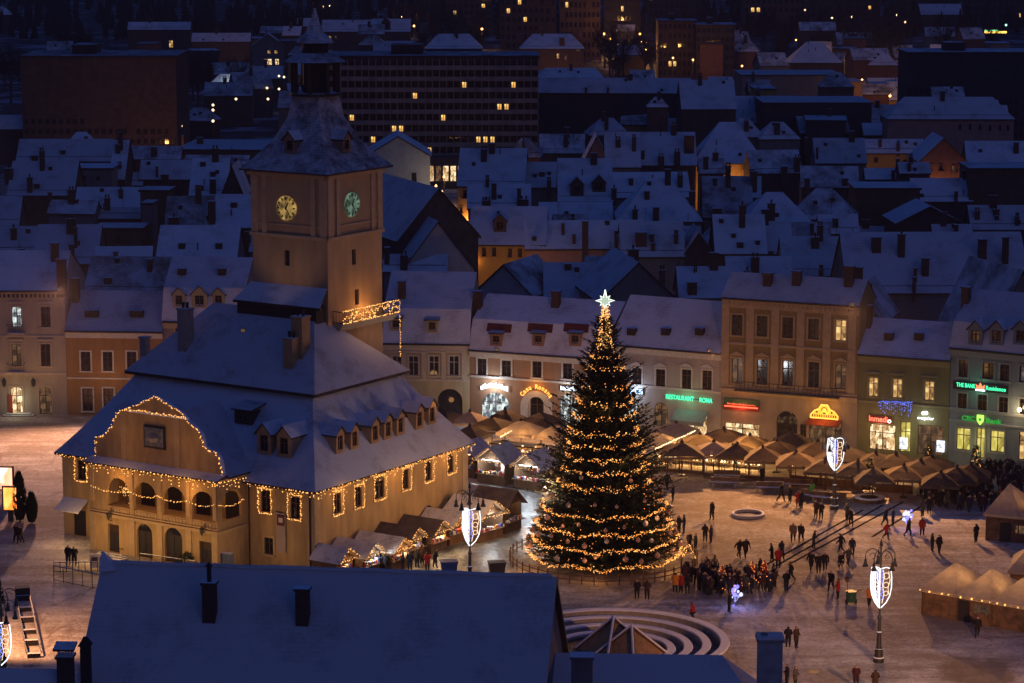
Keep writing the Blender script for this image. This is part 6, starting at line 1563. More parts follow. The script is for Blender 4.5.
# ================================================================ the town behind
WALLS = {'grey': surf('bg_grey', (.16, .15, .16), .9, .2, .6, .1, streak=True), 'dark': surf('bg_dark', (.055, .045, .05), .9, .3, .6, .1), 'ochre': surf('bg_ochre', (.36, .22, .07), .9, .2, .6, .1, streak=True), 'red': surf('bg_brick', (.16, .075, .06), .9, .25, .8, .1), 'pale': surf('bg_pale', (.34, .33, .36), .9, .15, .5, .1), 'pink': surf('bg_pink', (.34, .20, .17), .9, .2, .6, .1), 'brown': surf('bg_brown', (.10, .062, .05), .9, .3, .6, .1)}
rbk = random.Random(4)
def house(x0, x1, ye, yr, ze, kind, label, wall='grey', rot=0, ch=(), dm=(), sk=(), wn=(), D=None, pitch=42, snow=None, name='town_house', dy=0):
    """a house from the pixels of its front eaves and ridge; ze is its eaves height"""
    P = at((x0 + x1) / 2, ye, ze); s = scl(P); W_ = (x1 - x0) / s / max(.5, math.cos(R(rot))); dep = (CH - ze) / P.y
    t = thing(name, label, 'house', (P.x, P.y, 0), R(rot)); F = Frame(P, R(rot)); a = W_ / 2; sm = snow or M_SNOW
    m = MB(); r = MB(); wm = WALLS[wall]; tp = math.tan(R(pitch))
    slope = None; holes = []
    for (wx, wy, ww, wh, lit) in wn:
        v = F.front(wx, wy); w_, h_ = ww / s, wh / s; holes.append((v.x - w_ / 2, v.x + w_ / 2, max(.1, v.z - h_ / 2), v.z + h_ / 2, False, lit))
    wall_holes(m, -a, a, 0, ze, [h[:5] for h in holes], 0, .2)
    if kind in ('par', 'hip'):
        h = (ye - yr) / (s * (.98 * tp + dep)); rise = h * tp; D = 2 * h
        z1 = ze + rise; o = .4; hp = min(h * .9, a * .8) if kind == 'hip' else 0
        f0, f1, r0, r1 = (-a - .2, -o, ze - o * tp * .6), (a + .2, -o, ze - o * tp * .6), (-a - .2 + hp, h, z1), (a + .2 - hp, h, z1); b0, b1 = (-a - .2, D + o, ze - o * tp * .6), (a + .2, D + o, ze - o * tp * .6)
        r.slab([f0, f1, r1, r0], .22); r.slab([b1, b0, r0, r1], .22)
        if hp: r.slab([f1, b1, r1], .2); r.slab([b0, f0, r0], .2)
        else:
            for xx in (-a, a): m.face([(xx, 0, ze), (xx, D, ze), (xx, h, z1 - .12)])
        slope = ((0, -o, ze - o * tp * .6), (0, -tp, 1)) if o * 0 == 0 else None
        dz_ = z1 - (ze - o * tp * .6); slope = ((0, -o, ze - o * tp * .6), (0, -dz_, h + o))
        ztop, yrdg = z1, h
    elif kind == 'gab':
        rise = (ye - yr) / (s * .985); D = D or 12; z1 = ze + rise; o = .35
        m.face([(-a, 0, ze), (a, 0, ze), (0, 0, z1 - .1)])
        m.face([(a, D, ze), (-a, D, ze), (0, D, z1 - .1)])
        e = rise / a * .35
        r.slab([(a + .35, -o, ze - e), (a + .35, D + o, ze - e), (0, D + o, z1), (0, -o, z1)], .25); r.slab([(0, -o, z1), (0, D + o, z1), (-a - .35, D + o, ze - e), (-a - .35, -o, ze - e)], .25)
        slope = ((a, 0, ze), (rise, 0, a)); ztop = z1
    else:
        D = D or 12; rise = 0; r.box(-a - .25, -.25, ze, a + .25, D + .25, ze + .35, 1, 0); slope = ((0, 0, ze + .35), (0, 0, 1)); ztop = ze
    m.face([(a, 0, 0), (a, D, 0), (a, D, ze), (a, 0, ze)]); m.face([(-a, D, 0), (-a, 0, 0), (-a, 0, ze), (-a, D, ze)]); m.face([(a, D, 0), (-a, D, 0), (-a, D, ze), (a, D, ze)])
    m.build('wall', wm, t); ro = r.build('roof', [sm, M_EDGE], t)
    for h in holes: window(t, (h[0] + h[1]) / 2, h[2], h[1] - h[0], h[3] - h[2], 'plain', LITS[h[5]], trim=wm)
    for c in ch:
        px, py, hpx, wp = c[:4]; v = F.plane(px, py, *slope); sc = scl(F.wld(v.x, v.y, v.z)); w_ = wp / sc; chimney(ro, v.x, v.y, v.z, w_, max(.6, w_ * .75), hpx / sc, c[4] if len(c) > 4 else M_BRICK, pots=rbk.choice((0, 0, 1, 2)))
    for (px, py, w_, h_, lit) in dm: v = F.plane(px, py, *slope); dormer(ro, v.x, v.y, v.z, 0, w_, h_, 2.2, WALLS['brown'], 'gable', LITS[lit])
    for (px, py) in sk: v = F.plane(px, py, *slope); b = MB(); b.box(-.45, -.3, -.3, .45, .3, .55, 0, 1); b.build('roof_hatch', [M_EDGE, M_CAP], ro, (v.x, v.y, v.z))
    if kind in ('par', 'hip'):         # vents, hatches and aerials
        for k in range(rbk.choice((1, 2, 2, 3))):
            x, u = rbk.uniform(-a * .75, a * .75), rbk.uniform(.15, .9)
            if kind == 'hip' : x *= .5
            y = -.4 + (yrdg + .4) * u; z = slope[0][2] + (z1 - slope[0][2]) * u; q = rbk.random(); b = MB()
            if q < .45: b.box(-.3, -.25, -.3, .3, .3, .42, 0, 1); b.build('roof_hatch', [M_EDGE, M_CAP], ro, (x, y, z))
            elif q < .75: b.tube([(0, 0, -.2), (0, 0, .8)], .09, 6); b.lathe([(.16, .8), (.02, .95)], 6); b.build('vent_pipe', M_EDGE, ro, (x, y, z))
            else:
                b.tube([(0, 0, 0), (0, 0, 1.9)], .03, 4)
                for j in range(3): b.tube([(-.4 + .06 * j, 0, 1.2 + .3 * j), (.4 - .06 * j, 0, 1.2 + .3 * j)], .02, 3)
                b.build('aerial', M_EDGE, ro, (x, yrdg, z1 - .1))
        if wall != 'ochre' and rbk.random() < .5: chimney(ro, rbk.uniform(-a * .6, a * .6) * (.5 if kind == 'hip' else 1), yrdg * rbk.uniform(.7, .95), z1 - .5, rbk.uniform(.6, 1.1), .6, rbk.uniform(1.2, 2.2), M_BRICK, 0, rbk.choice((0, 2)))
    if kind in ('par', 'hip') and rbk.random() < .6:      # snow guard / ridge beam
        b = MB(); b.tube([(-a, .5, slope[0][2] + .75 * tp + .12), (a, .5, slope[0][2] + .75 * tp + .12)], .05, 4); b.build('snow_guard', M_EDGE, ro)
    return t
S2 = M_SNOW2
# left part, behind the beige and ochre fronts
house(34, 96, 262, 224, 9, 'par', 'plain snowy roof with reddish chimney behind the beige corner house', 'red', 0, ch=[(72, 262, 17, 5), (76, 246, 18, 3)])
house(84, 166, 292, 256, 9.5, 'par', 'snowy roof with dark ragged edge behind the ochre house', 'dark', -6, snow=S2, sk=[(108, 282)], ch=[(150, 270, 10, 5)])
house(-30, 36, 252, 226, 9, 'par', 'low snowy roof at the left edge behind the corner house', 'red', 3, ch=[(14, 238, 9, 6)])
house(95, 142, 230, 222, 9, 'flat', 'dark courtyard wing with blank wall and thin snow strip', 'dark', 0, D=6, wn=[(101, 238, 5, 12, None), (118, 240, 6, 8, None)])
house(140, 168, 192, 186, 13, 'flat', 'tall blank dark firewall block topped by a snow line', 'brown', -4, D=5)
house(142, 152, 205, 200, 12, 'flat', 'narrow grey stair tower against the dark firewall', 'grey', -4, D=4)
house(157, 236, 257, 225, 9.5, 'par', 'broad snowy roof with two hatches left of the clock tower', 'grey', -2, sk=[(182, 247), (219, 247)])
house(213, 252, 226, 194, 10, 'par', 'steep snowy roof with square chimney next to the clock tower', 'dark', -2, ch=[(212, 222, 20, 7)], sk=[(234, 206)])
house(166, 214, 226, 196, 10, 'par', 'snowy roof with worn tiles left of the square chimney roof', 'dark', 2, snow=S2, ch=[(174, 224, 6, 10)])
house(190, 226, 194, 158, 10, 'par', 'steep snowy roof with roof windows beneath the tower eaves', 'grey', 0, sk=[(201, 189), (213, 175), (203, 165)], ch=[(213, 192, 12, 6)])
house(222, 243, 192, 166, 12, 'gab', 'narrow dark gabled house pressed against the tower side', 'dark', 0, D=10)
house(8, 73, 194, 161, 9.5, 'par', 'wide smooth snowy roof in the far left quarter', 'brown', -1, ch=[(30, 191, 13, 5), (9, 177, 8, 8)], sk=[(37, 187)])
house(-20, 18, 224, 196, 10, 'par', 'dim reddish house with small roof at the left edge', 'red', 2, wn=[(6, 232, 4, 6, None)])
house(17, 110, 160, 139, 9.5, 'par', 'long low snowy roof below the dark tower block', 'brown', 0, sk=[(63, 153)], ch=[(35, 161, 5, 6)])
house(110, 124, 178, 140, 10, 'par', 'narrow snowy roof beside the long low one', 'dark', 0, ch=[(118, 152, 7, 5)])
house(75, 142, 184, 172, 8, 'par', 'thin strip of snowy roof under a mauve wall', 'grey', 0, ch=[(117, 186, 4, 8), (127, 186, 4, 5)])
house(74, 112, 170, 160, 12, 'flat', 'mauve rear wing with two dark windows', 'grey', 0, D=8, wn=[(84, 178, 4, 5, None), (98, 178, 4, 5, None)])
house(76, 142, 206, 187, 8.5, 'par', 'snowy roof dotted by one small chimney left of the firewall', 'dark', 1, ch=[(121, 197, 7, 4)])
house(48, 95, 212, 200, 9, 'par', 'humped snowy roofs of a courtyard wing at left', 'grey', -7, snow=S2, ch=[(50, 200, 7, 3)])
house(92, 140, 217, 208, 8, 'par', 'low snow strip roof over a dark shed', 'dark', 0)
house(140, 192, 178, 160, 9, 'par', 'snowy roof with fine pipes under the far blocks', 'dark', 0, ch=[(157, 176, 9, 2), (165, 180, 5, 7)])
house(176, 262, 151, 131, 7, 'flat', 'far flat roofed hall with snowy terrace', 'brown', -4, D=22, ch=[(200, 144, 6, 6), (183, 142, 6, 2)])
house(182, 248, 163, 155, 6, 'par', 'low annex roof before the far flat roofed hall', 'brown', -3, snow=S2)
# centre
house(366, 430, 155, 136, 13, 'gab', 'tall house with pale blue grey gable and white edged roof right of the tower', 'pale', 3, D=12, wn=[(414, 178, 5, 11, None)], pitch=40)
house(374, 404, 230, 200, 10, 'par', 'snowy roof wedged between clock tower and black gable', 'dark', -6, snow=S2, ch=[(389, 212, 8, 4)])
house(399, 478, 236, 188, 13, 'gab', 'big barn like black gable with long snowy right roof', 'dark', 24, D=22)
house(402, 474, 268, 221, 9.5, 'gab', 'bluish gabled house with broad snowy verges behind the cream house', 'pale', 16, D=12, ch=[(441, 250, 12, 5)], wn=[(408, 262, 4, 8, None)])
house(384, 446, 270, 254, 9.5, 'par', 'low snowy lean-to roof with chimney block behind the cream house', 'grey', -3, ch=[(404, 268, 12, 7), (387, 262, 14, 5)])
house(458, 524, 185, 148, 10, 'par', 'ochre walled house with snowy hipped roof by the lit street', 'ochre', -4, wn=[(465, 194, 4, 9, None), (476, 194, 6, 9, None), (485, 195, 4, 9, None), (461, 210, 3, 6, None)], ch=[(484, 160, 10, 6), (492, 152, 8, 6)])
house(470, 545, 243, 206, 10, 'par', 'house with orange street lit front and one roof dormer', 'ochre', -3, dm=[(500, 232, 1.7, 1.7, None)], wn=[(484, 252, 4, 9, None), (494, 252, 4, 9, None), (510, 253, 4, 9, None), (520, 253, 4, 9, None)])
house(468, 530, 207, 184, 9, 'par', 'snowy roof with tall chimney left of the twin dormers', 'grey', 0, ch=[(494, 198, 14, 5), (519, 205, 16, 4), (488, 205, 4, 5), (524, 206, 6, 9)])
house(500, 560, 186, 162, 9.5, 'par', 'broad snowy roof with one small hatch near the pink gable', 'grey', 2, sk=[(542, 175)], ch=[(549, 192, 11, 4)])
house(559, 612, 200, 158, 10, 'par', 'snowy roof with two red fronted dormers side by side', 'grey', 0, dm=[(577, 196, 2.1, 1.9, None), (599, 192, 2.1, 1.6, None)], ch=[(614, 198, 9, 5)])
house(540, 612, 219, 202, 8, 'par', 'long low snowy roof below the twin red dormers', 'dark', 0)
house(526, 645, 247, 220, 9.5, 'par', 'very long snowy roof with one very tall chimney', 'pink', 2, ch=[(585, 262, 40, 6), (563, 233, 9, 3), (574, 242, 7, 3), (616, 246, 10, 3)])
house(476, 532, 292, 264, 8.5, 'gab', 'house with slatted roof of melted snow stripes left of the star', 'pale', -24, D=10, snow=S2)
house(545, 600, 296, 262, 8, 'par', 'mauve lit snowy roof right behind the salmon house', 'grey', 0, sk=[(568, 268)])
house(582, 628, 282, 256, 9.5, 'par', 'striped snowy roof of slats just above the star', 'dark', -12, snow=S2)
house(600, 676, 298, 262, 9.5, 'gab', 'steep gabled house right of the star with white ridge lines', 'grey', 10, D=14, ch=[(633, 268, 18, 10), (622, 274, 16, 9)])
house(585, 608, 158, 136, 10, 'gab', 'small street lit pinkish stepped gable', 'pink', 0, D=9)
house(606, 640, 166, 132, 9.5, 'par', 'snowy roof with dormer bumps right of the pinkish gable', 'grey', 0, ch=[(618, 146, 6, 5), (634, 150, 12, 4)])
house(632, 696, 164, 132, 9.5, 'par', 'snowy roof crowded by dark chimneys beside the ochre walled hall', 'dark', 0, ch=[(661, 164, 7, 6), (677, 164, 12, 6), (689, 150, 14, 10), (643, 158, 7, 3)])
house(694, 764, 162, 122, 9.5, 'hip', 'big smooth hipped roof over an orange lit wall', 'ochre', -2, ch=[(695, 158, 8, 3)])
house(618, 702, 220, 178, 9, 'hip', 'hipped snowy roof with three stub chimneys in the middle of town', 'grey', 0, ch=[(635, 219, 9, 5), (656, 222, 14, 6), (692, 198, 6, 6), (647, 198, 6, 5)])
house(612, 690, 196, 172, 9, 'par', 'white blurred snowy roof behind the three stub chimneys', 'grey', 5, ch=[(680, 186, 10, 5), (631, 184, 5, 4)])
house(622, 684, 255, 221, 9, 'par', 'snowy roof left of the dark triangular firewall', 'grey', 1, ch=[(641, 243, 10, 11), (652, 240, 5, 4), (653, 249, 5, 4), (676, 242, 7, 4)])
house(678, 719, 262, 232, 8, 'gab', 'dark triangular firewall gable with white sloping edge', 'dark', 0, D=10)
house(716, 766, 252, 214, 9.5, 'par', 'square snowy roof with one hatch right of the dark firewall', 'brown', 0, sk=[(740, 246)], ch=[(742, 226, 20, 6)])
house(704, 752, 216, 176, 9, 'par', 'worn snowy roof below the orange lit wall', 'grey', -2, snow=S2, ch=[(715, 184, 5, 4), (717, 217, 8, 9), (754, 184, 12, 6)])
house(680, 732, 296, 266, 9, 'par', 'snowy roof with dark chimney left of the tall tan house', 'grey', 2, ch=[(662, 280, 9, 6), (692, 292, 9, 9)])
house(728, 792, 280, 256, 9, 'par', 'snowy roof hugging the back of the tall tan house', 'grey', 0, ch=[(755, 270, 12, 8), (747, 278, 6, 4)])
house(742, 792, 252, 221, 9, 'par', 'snowy roof with reddish wall gap behind the tan house', 'red', 0, ch=[(761, 249, 12, 9), (771, 260, 8, 5)])
house(744, 812, 222, 192, 9, 'hip', 'hipped snowy roof with square tall chimney', 'grey', 2, ch=[(771, 226, 22, 7), (807, 186, 7, 5), (743, 222, 18, 6)])
house(790, 856, 218, 188, 9, 'hip', 'hipped roof with dark slanting strips of melted snow', 'grey', -8, snow=S2)
house(784, 852, 274, 236, 9, 'par', 'wide snowy roof with one dark chimney behind the tan house cornice', 'grey', 0, ch=[(815, 246, 8, 8), (785, 276, 9, 8), (821, 278, 8, 4)])
house(816, 866, 162, 138, 9, 'par', 'square snowy roof far right of centre', 'grey', 0, ch=[(806, 148, 10, 3), (817, 158, 10, 2)])
house(752, 802, 172, 150, 8.5, 'par', 'dark spiky roof with patches of snow beside the orange lit wall', 'dark', 6, snow=S2, ch=[(784, 178, 11, 6), (797, 170, 12, 6), (755, 184, 10, 5)])
house(802, 858, 186, 166, 8.5, 'par', 'snowy roof beside a dark snow laden tree', 'dark', -3, snow=S2, ch=[(845, 184, 5, 6)])
# right
house(856, 920, 190, 184, 12, 'flat', 'wide dark brick block with flat snowless top', 'brown', 0, D=9, pitch=30)
house(897, 962, 222, 206, 9, 'gab', 'flat pitched dark gable with pale snow line', 'dark', 3, D=10)
house(848, 1030, 291, 231, 9, 'par', 'huge plain snowy roof behind the green house', 'grey', 1, ch=[(901, 255, 20, 7), (925, 274, 15, 7), (915, 280, 11, 3), (982, 258, 18, 8), (1005, 262, 24, 6), (876, 250, 12, 9), (914, 292, 14, 3)])
house(836, 880, 318, 286, 8, 'gab', 'dark jumbled gable between tan house and green house', 'dark', -20, D=9, snow=S2, ch=[(858, 290, 22, 8), (868, 300, 16, 7)])
house(990, 1050, 330, 270, 10, 'gab', 'steep roofed house with snow strips behind the bank house', 'grey', 18, D=12, snow=S2, ch=[(1008, 300, 14, 5)])
house(972, 1030, 228, 205, 8.5, 'par', 'low snowy roof with dark hatches at the right edge', 'dark', 0, ch=[(977, 218, 6, 5), (1017, 224, 7, 4), (996, 214, 4, 6)])
house(970, 1030, 170, 150, 13, 'flat', 'big dark block at the right edge', 'brown', 0, D=10)
house(914, 972, 200, 178, 8, 'par', 'snowy roof in front of the orange lit gable house', 'dark', 2, ch=[(956, 200, 8, 3), (965, 178, 7, 5)])
house(920, 966, 160, 138, 11, 'gab', 'reddish gable house with orange lit lower wall', 'red', 0, D=12, wn=[(930, 168, 4, 6, 'd'), (941, 168, 4, 6, None), (954, 169, 4, 6, 'd')])
house(864, 924, 152, 139, 9, 'par', 'pale ochre rear wall with long snowy roof', 'ochre', 0, wn=[(876, 160, 4, 5, None), (905, 162, 4, 5, None)], ch=[(898, 150, 6, 3), (880, 146, 6, 3)])
house(864, 986, 134, 123, 8, 'par', 'very long thin snowy roof below the red hipped school', 'brown', 1, ch=[(903, 134, 6, 4), (926, 134, 6, 4), (978, 139, 7, 3)])
house(968, 1030, 166, 141, 9, 'par', 'snowy roof with brick chimney below the red hipped school', 'dark', -3, ch=[(1016, 152, 9, 5)])
house(888, 1014, 118, 97, 13, 'hip', 'long reddish school like building with hipped snowy roof', 'pink', -1, wn=[(960, 127, 3, 6, None), (970, 127, 3, 6, None), (980, 127, 3, 6, None), (990, 128, 3, 6, None), (1000, 128, 3, 6, None), (1008, 128, 3, 6, None)])
house(866, 918, 178, 168, 8, 'par', 'small snowy roof above the dark brick block', 'dark', 0, ch=[(893, 178, 7, 3)])
house(856, 900, 234, 226, 6, 'par', 'low snowy shed roof at the foot of the brick block', 'dark', 0)
# the mid distance
house(538, 690, 92, 78, 16, 'par', 'long curved dark department store with snowy roof', 'dark', -3, name='department_store', wn=[(545, 142, 4, 3, 'w'), (551, 141, 3, 3, 'w'), (568, 145, 6, 3, 'c'), (574, 145, 3, 3, 'c'), (560, 150, 3, 2, 'd')], ch=[(586, 92, 4, 2), (608, 92, 4, 2)])
house(682, 736, 108, 80, 14, 'par', 'steep blue snowy roof beside the dark department store', 'brown', 2)
house(648, 668, 106, 97, 16, 'hip', 'tiny snow capped roof turret before the dark store', 'brown', 0)
house(736, 800, 122, 96, 9, 'par', 'far snowy roofs right of the steep blue roof', 'dark', 2, ch=[(770, 116, 5, 4)])
house(742, 842, 76, 66, 11, 'flat', 'far flat building with white lit corner sign', 'grey', 1, D=20)
house(764, 872, 104, 88, 14, 'flat', 'dark far hall with snow strip before the lit church yard', 'dark', 1, D=18)
house(790, 842, 62, 42, 9, 'hip', 'far pyramid roof with dark gable', 'brown', 0)
house(870, 902, 96, 78, 7, 'par', 'bright snowy roof between two small orange lights', 'pale', 0)
house(520, 584, 48, 34, 11, 'hip', 'villa with hipped snowy roof and orange lit front', 'brown', 0, wn=[(558, 56, 2.5, 5, 'w'), (566, 58, 2.5, 5, 'd'), (578, 50, 4, 3, 'd')], ch=[(562, 44, 6, 5)])
house(322, 372, 31, 20, 10, 'par', 'far long house with snowy roof above the hotel, left half', 'brown', 0, wn=[(330, 37, 2.5, 2.5, 'w'), (336, 37, 2.5, 2.5, 'd')])
house(372, 410, 31, 19, 10, 'par', 'far long house with snowy roof above the hotel, right half', 'brown', 0, dm=[(386, 30, 3.2, 3, None)])
house(425, 482, 48, 34, 9, 'hip', 'rounded snowy roof just over the hotel parapet', 'dark', 0)
house(192, 250, 41, 33, 9, 'par', 'far shed with snowy roof and orange lit base', 'brown', 1, name='storage_shed')
house(252, 284, 46, 34, 10, 'gab', 'far small house with lit windows left of the spire', 'grey', 4, D=10, wn=[(267, 43, 5, 4, 'w'), (269, 52, 3, 3, 'w'), (276, 52, 3, 3, 'w'), (268, 62, 8, 6, 's'), (277, 62, 4, 6, 's')])
house(128, 190, 29, 22, 12, 'par', 'far house with one bright yellow window beside the dark tower block', 'brown', 0, wn=[(171, 44, 4, 7, 'w'), (180, 53, 2, 3, 'c')])
house(-10, 24, 128, 115, 8, 'par', 'snowy roof at the left edge beside the dark tower block', 'dark', 0)
house(205, 252, 95, 82, 8, 'par', 'far faint snowy roof left of the spire', 'brown', 3, snow=S2)
house(236, 272, 88, 72, 8, 'par', 'far sloping snowy roof touching the spire lantern', 'dark', 18, snow=S2)
house(500, 545, 78, 70, 9, 'par', 'snowy roof end behind the hotel right corner', 'dark', 0)
house(535, 606, 80, 68, 9, 'hip', 'low snowy roof humps behind the dark store', 'dark', 0)
house(800, 836, 30, 22, 8, 'par', 'far faint roof among the top right blocks', 'brown', 2, snow=S2)
house(920, 962, 14, 4, 8, 'par', 'far snowy roof near the top right picture edge', 'dark', 0)
house(980, 1010, 44, 34, 9, 'flat', 'far petrol station canopy with green and yellow light band', 'grey', 0, D=10, name='station_building')
# fillers deeper in the old town
FILL = [(96, 150, 272, 246), (0, 30, 276, 256), (250, 262, 250, 226), (470, 500, 226, 208), (556, 590, 232, 214), (664, 700, 244, 226), (700, 742, 244, 222), (792, 830, 240, 222), (820, 858, 232, 214), (842, 862, 262, 240), (540, 584, 152, 134), (508, 540, 156, 138), (724, 760, 196, 176), (700, 724, 172, 158), (900, 930, 172, 162), (934, 972, 236, 224), (866, 896, 206, 198), (648, 684, 134, 118), (60, 100, 152, 132), (130, 180, 158, 146), (590, 630, 134, 118), (760, 800, 138, 122), (800, 850, 132, 116), (730, 764, 136, 118), (846, 880, 122, 110), (960, 1000, 112, 100)]
adj = ['plain', 'weathered', 'steep', 'low', 'narrow', 'old', 'crooked', 'blank', 'faint', 'dusky']
near = ['the ochre house back yard', 'the left edge roofs', 'the clock tower shadow', 'the orange lit street', 'the very long roof', 'the dark triangular firewall', 'the square hatch roof', 'the dark slanting strips', 'the brick block foot', 'the huge plain roof', 'the pinkish stepped gable', 'the hotel street end', 'the worn roof', 'the orange lit wall', 'the ochre rear wall', 'the flat dark gable', 'the brick block top', 'the dark store corner', 'the dark tower block foot', 'the far flat hall', 'the dark store right end', 'the spiky dark roof', 'the square far right roof', 'the big hipped roof', 'the school left end', 'the school right end']
for i, (x0, x1, ye, yr) in enumerate(FILL):
    house(x0, x1, ye, yr, rbk.uniform(7.5, 9.5), rbk.choice(['par', 'par', 'hip']), f'{adj[i % 10]} snowy roofed house tucked in by {near[i]}', rbk.choice(['grey', 'dark', 'brown', 'red']), rbk.uniform(-9, 9), ch=[((x0 + x1) / 2 + rbk.uniform(-8, 8), (ye + yr) / 2 + 3, rbk.uniform(6, 11), rbk.uniform(3, 6))], snow=rbk.choice([M_SNOW, S2]))

# small dim houses of the far town
for i in range(70):
    x = rbk.uniform(560, 1030) if i < 46 else (rbk.uniform(185, 330) if i < 60 else rbk.uniform(-5, 540)); y = rbk.uniform(30, 124) if i < 60 else rbk.uniform(14, 60); k = (y + 100) / 210
    wd = rbk.uniform(22, 52) * k; house(x - wd / 2, x + wd / 2, y, y - rbk.uniform(9, 17) * k, rbk.uniform(6, 13), rbk.choice(['par', 'par', 'hip', 'flat']), 'small dim snow roofed house lost in the dark far town', rbk.choice(['dark', 'brown', 'brown', 'grey', 'red', 'ochre']), rbk.uniform(-14, 14), snow=rbk.choice([M_SNOW, S2, S2]), name='far_house')['group'] = 'small dim houses of the far town'
# ---- large blocks
def block(name, label, x0, x1, ytop, ybase, D, wall, floors, cols, rot=0, lit=(), style='grid', cat='apartment block', seed=0):
    """a big building standing at pixel base ybase; windows are parts laid out in a grid on its front"""
    A, B = at(x0, ybase), at(x1, ybase); t_ = math.atan2(B.y - A.y, B.x - A.x) + R(rot); W_ = (B - A).length; Hh = zat((A.y + B.y) / 2, ytop)
    t = thing(name, label, cat, A, t_); m = MB(); rd = random.Random(seed)
    fh = Hh / floors; m.box(0, 0, 0, W_, D, Hh, 0); m.build('wall', [WALLS[wall]], t)
    m = MB(); m.box(-.3, -.3, Hh, W_ + .3, D + .3, Hh + .5, 1, 0); m.box(W_ * .3, D * .3, Hh + .5, W_ * .45, D * .7, Hh + 2.5, 1, 0); m.build('roof', [M_SNOW2, M_EDGE], t)
    if style == 'balcony':
        for f in range(floors):
            m = MB(); z = f * fh; m.box(0, -1.5, z - .12, W_, -.01, z + .08, 0, 1); m.box(0, -1.5, z + .08, W_, -1.4, z + .8, 0, 1)
            for c in range(cols + 1): m.box(W_ * c / cols - .09, -1.45, z + .8, W_ * c / cols + .09, -.02, z + fh - .13, 0)
            m.build('balcony', [surf('balcony_concrete', (.27, .215, .19), .9, .25, .5), surf('balcony_frost', (.17, .16, .18), .9, .3, .6)], t)
    n = 0
    for f in range(floors):
        for c in range(cols):
            L = (f, c) in lit or ('rand' in lit and rd.random() < .03)
            if not L and (n >= 90 or rd.random() < (.25 if style == 'balcony' else .1)): continue
            n += 1; w_ = W_ / cols * .55; h_ = fh * .52; x = W_ * (c + .5) / cols
            key = ('blk', round(w_, 2), round(h_, 2), L)
            if key not in WCACHE:
                g = MB(); g.box(-w_ / 2, -.06, 0, w_ / 2, -.01, h_, 0); g.box(-.05, -.09, 0, .05, -.061, h_, 1); WCACHE[key] = g.mesh('window', [litpane('block_window_lit', [(.35, .16, .03), (1, .58, .16), (1, .75, .35)], .95, .7) if L else M_GLASS, M_DARK])
            link('window', WCACHE[key], t, (x, 0, f * fh + fh * .28))
    return t
block('hotel', 'long slab hotel with rows of balconies and a few lit windows behind the clock tower', 328, 538, 58, 178, 16, 'brown', 11, 30, lit={(2, 14), (5, 3), (5, 16), (7, 12), (8, 26), (2, 27), (4, 9), (4, 10), (6, 24), (6, 25), (3, 22), (3, 21), (8, 19), (3, 6), (3, 23)}, style='balcony', cat='hotel', seed=1)
block('apartment_tower', 'wide dark tower block at upper left with a faint orange foot', 24, 178, 58, 166, 22, 'brown', 11, 22, seed=2)
block('apartment_block', 'long dark block at the right edge above the red school', 906, 1040, 54, 140, 16, 'dark', 8, 24, seed=3)
block('apartment_block', 'pale cornered dark block with violet light strip at top centre right', 658, 696, 22, 78, 14, 'brown', 6, 8, lit={(1, 2), (1, 3)}, seed=4)
block('apartment_block', 'dim block standing right of the violet strip block', 696, 734, 26, 80, 14, 'dark', 6, 8, seed=5)
for i, (x0, x1, yt, ybs, wl, fl, cl, lit, lab) in enumerate([
    (560, 600, -30, 60, 'brown', 9, 9, {(5, 1), (7, 6)}, 'dim block at the top edge left of the orange tree glow'), (604, 640, -34, 52, 'dark', 9, 9, {(4, 4)}, 'dark block at the top edge over the orange tree glow'), (500, 556, -28, 50, 'brown', 9, 10, {(6, 0), (4, 1), (5, 3), (3, 4), (7, 4)}, 'dark block at the top edge with four yellow windows'),
    (648, 700, -30, 34, 'dark', 8, 10, {(5, 1), (5, 2), (4, 0)}, 'dark block at the top edge with three neighbouring yellow windows'), (744, 800, -34, 30, 'red', 8, 10, {(2, 1), (2, 2)}, 'reddish block at the top edge with two bright windows'), (800, 842, -30, 26, 'dark', 8, 8, set(), 'plain dark block at the top edge right of the reddish one'), (846, 880, -28, 24, 'dark', 8, 8, {(2, 5)}, 'dark block at the top edge with single white light'), (890, 960, -34, 22, 'dark', 8, 12, set(), 'broad dark block at the top right edge'), (966, 1040, -30, 26, 'dark', 8, 12, {(1, 8)}, 'dark block in the top right corner'),
    (410, 440, -25, 22, 'dark', 8, 6, {(5, 3)}, 'dim block at the top edge above the long far house'), (446, 492, -25, 30, 'brown', 8, 8, {(3, 6), (2, 1)}, 'brownish block at the top edge over the hotel'), (316, 344, -22, 14, 'dark', 8, 5, {(1, 1)}, 'dim block behind the spire tip')]):
    block('apartment_block', lab, x0, x1, yt, ybs, 12, wl, fl, cl, lit=lit, seed=30 + i)
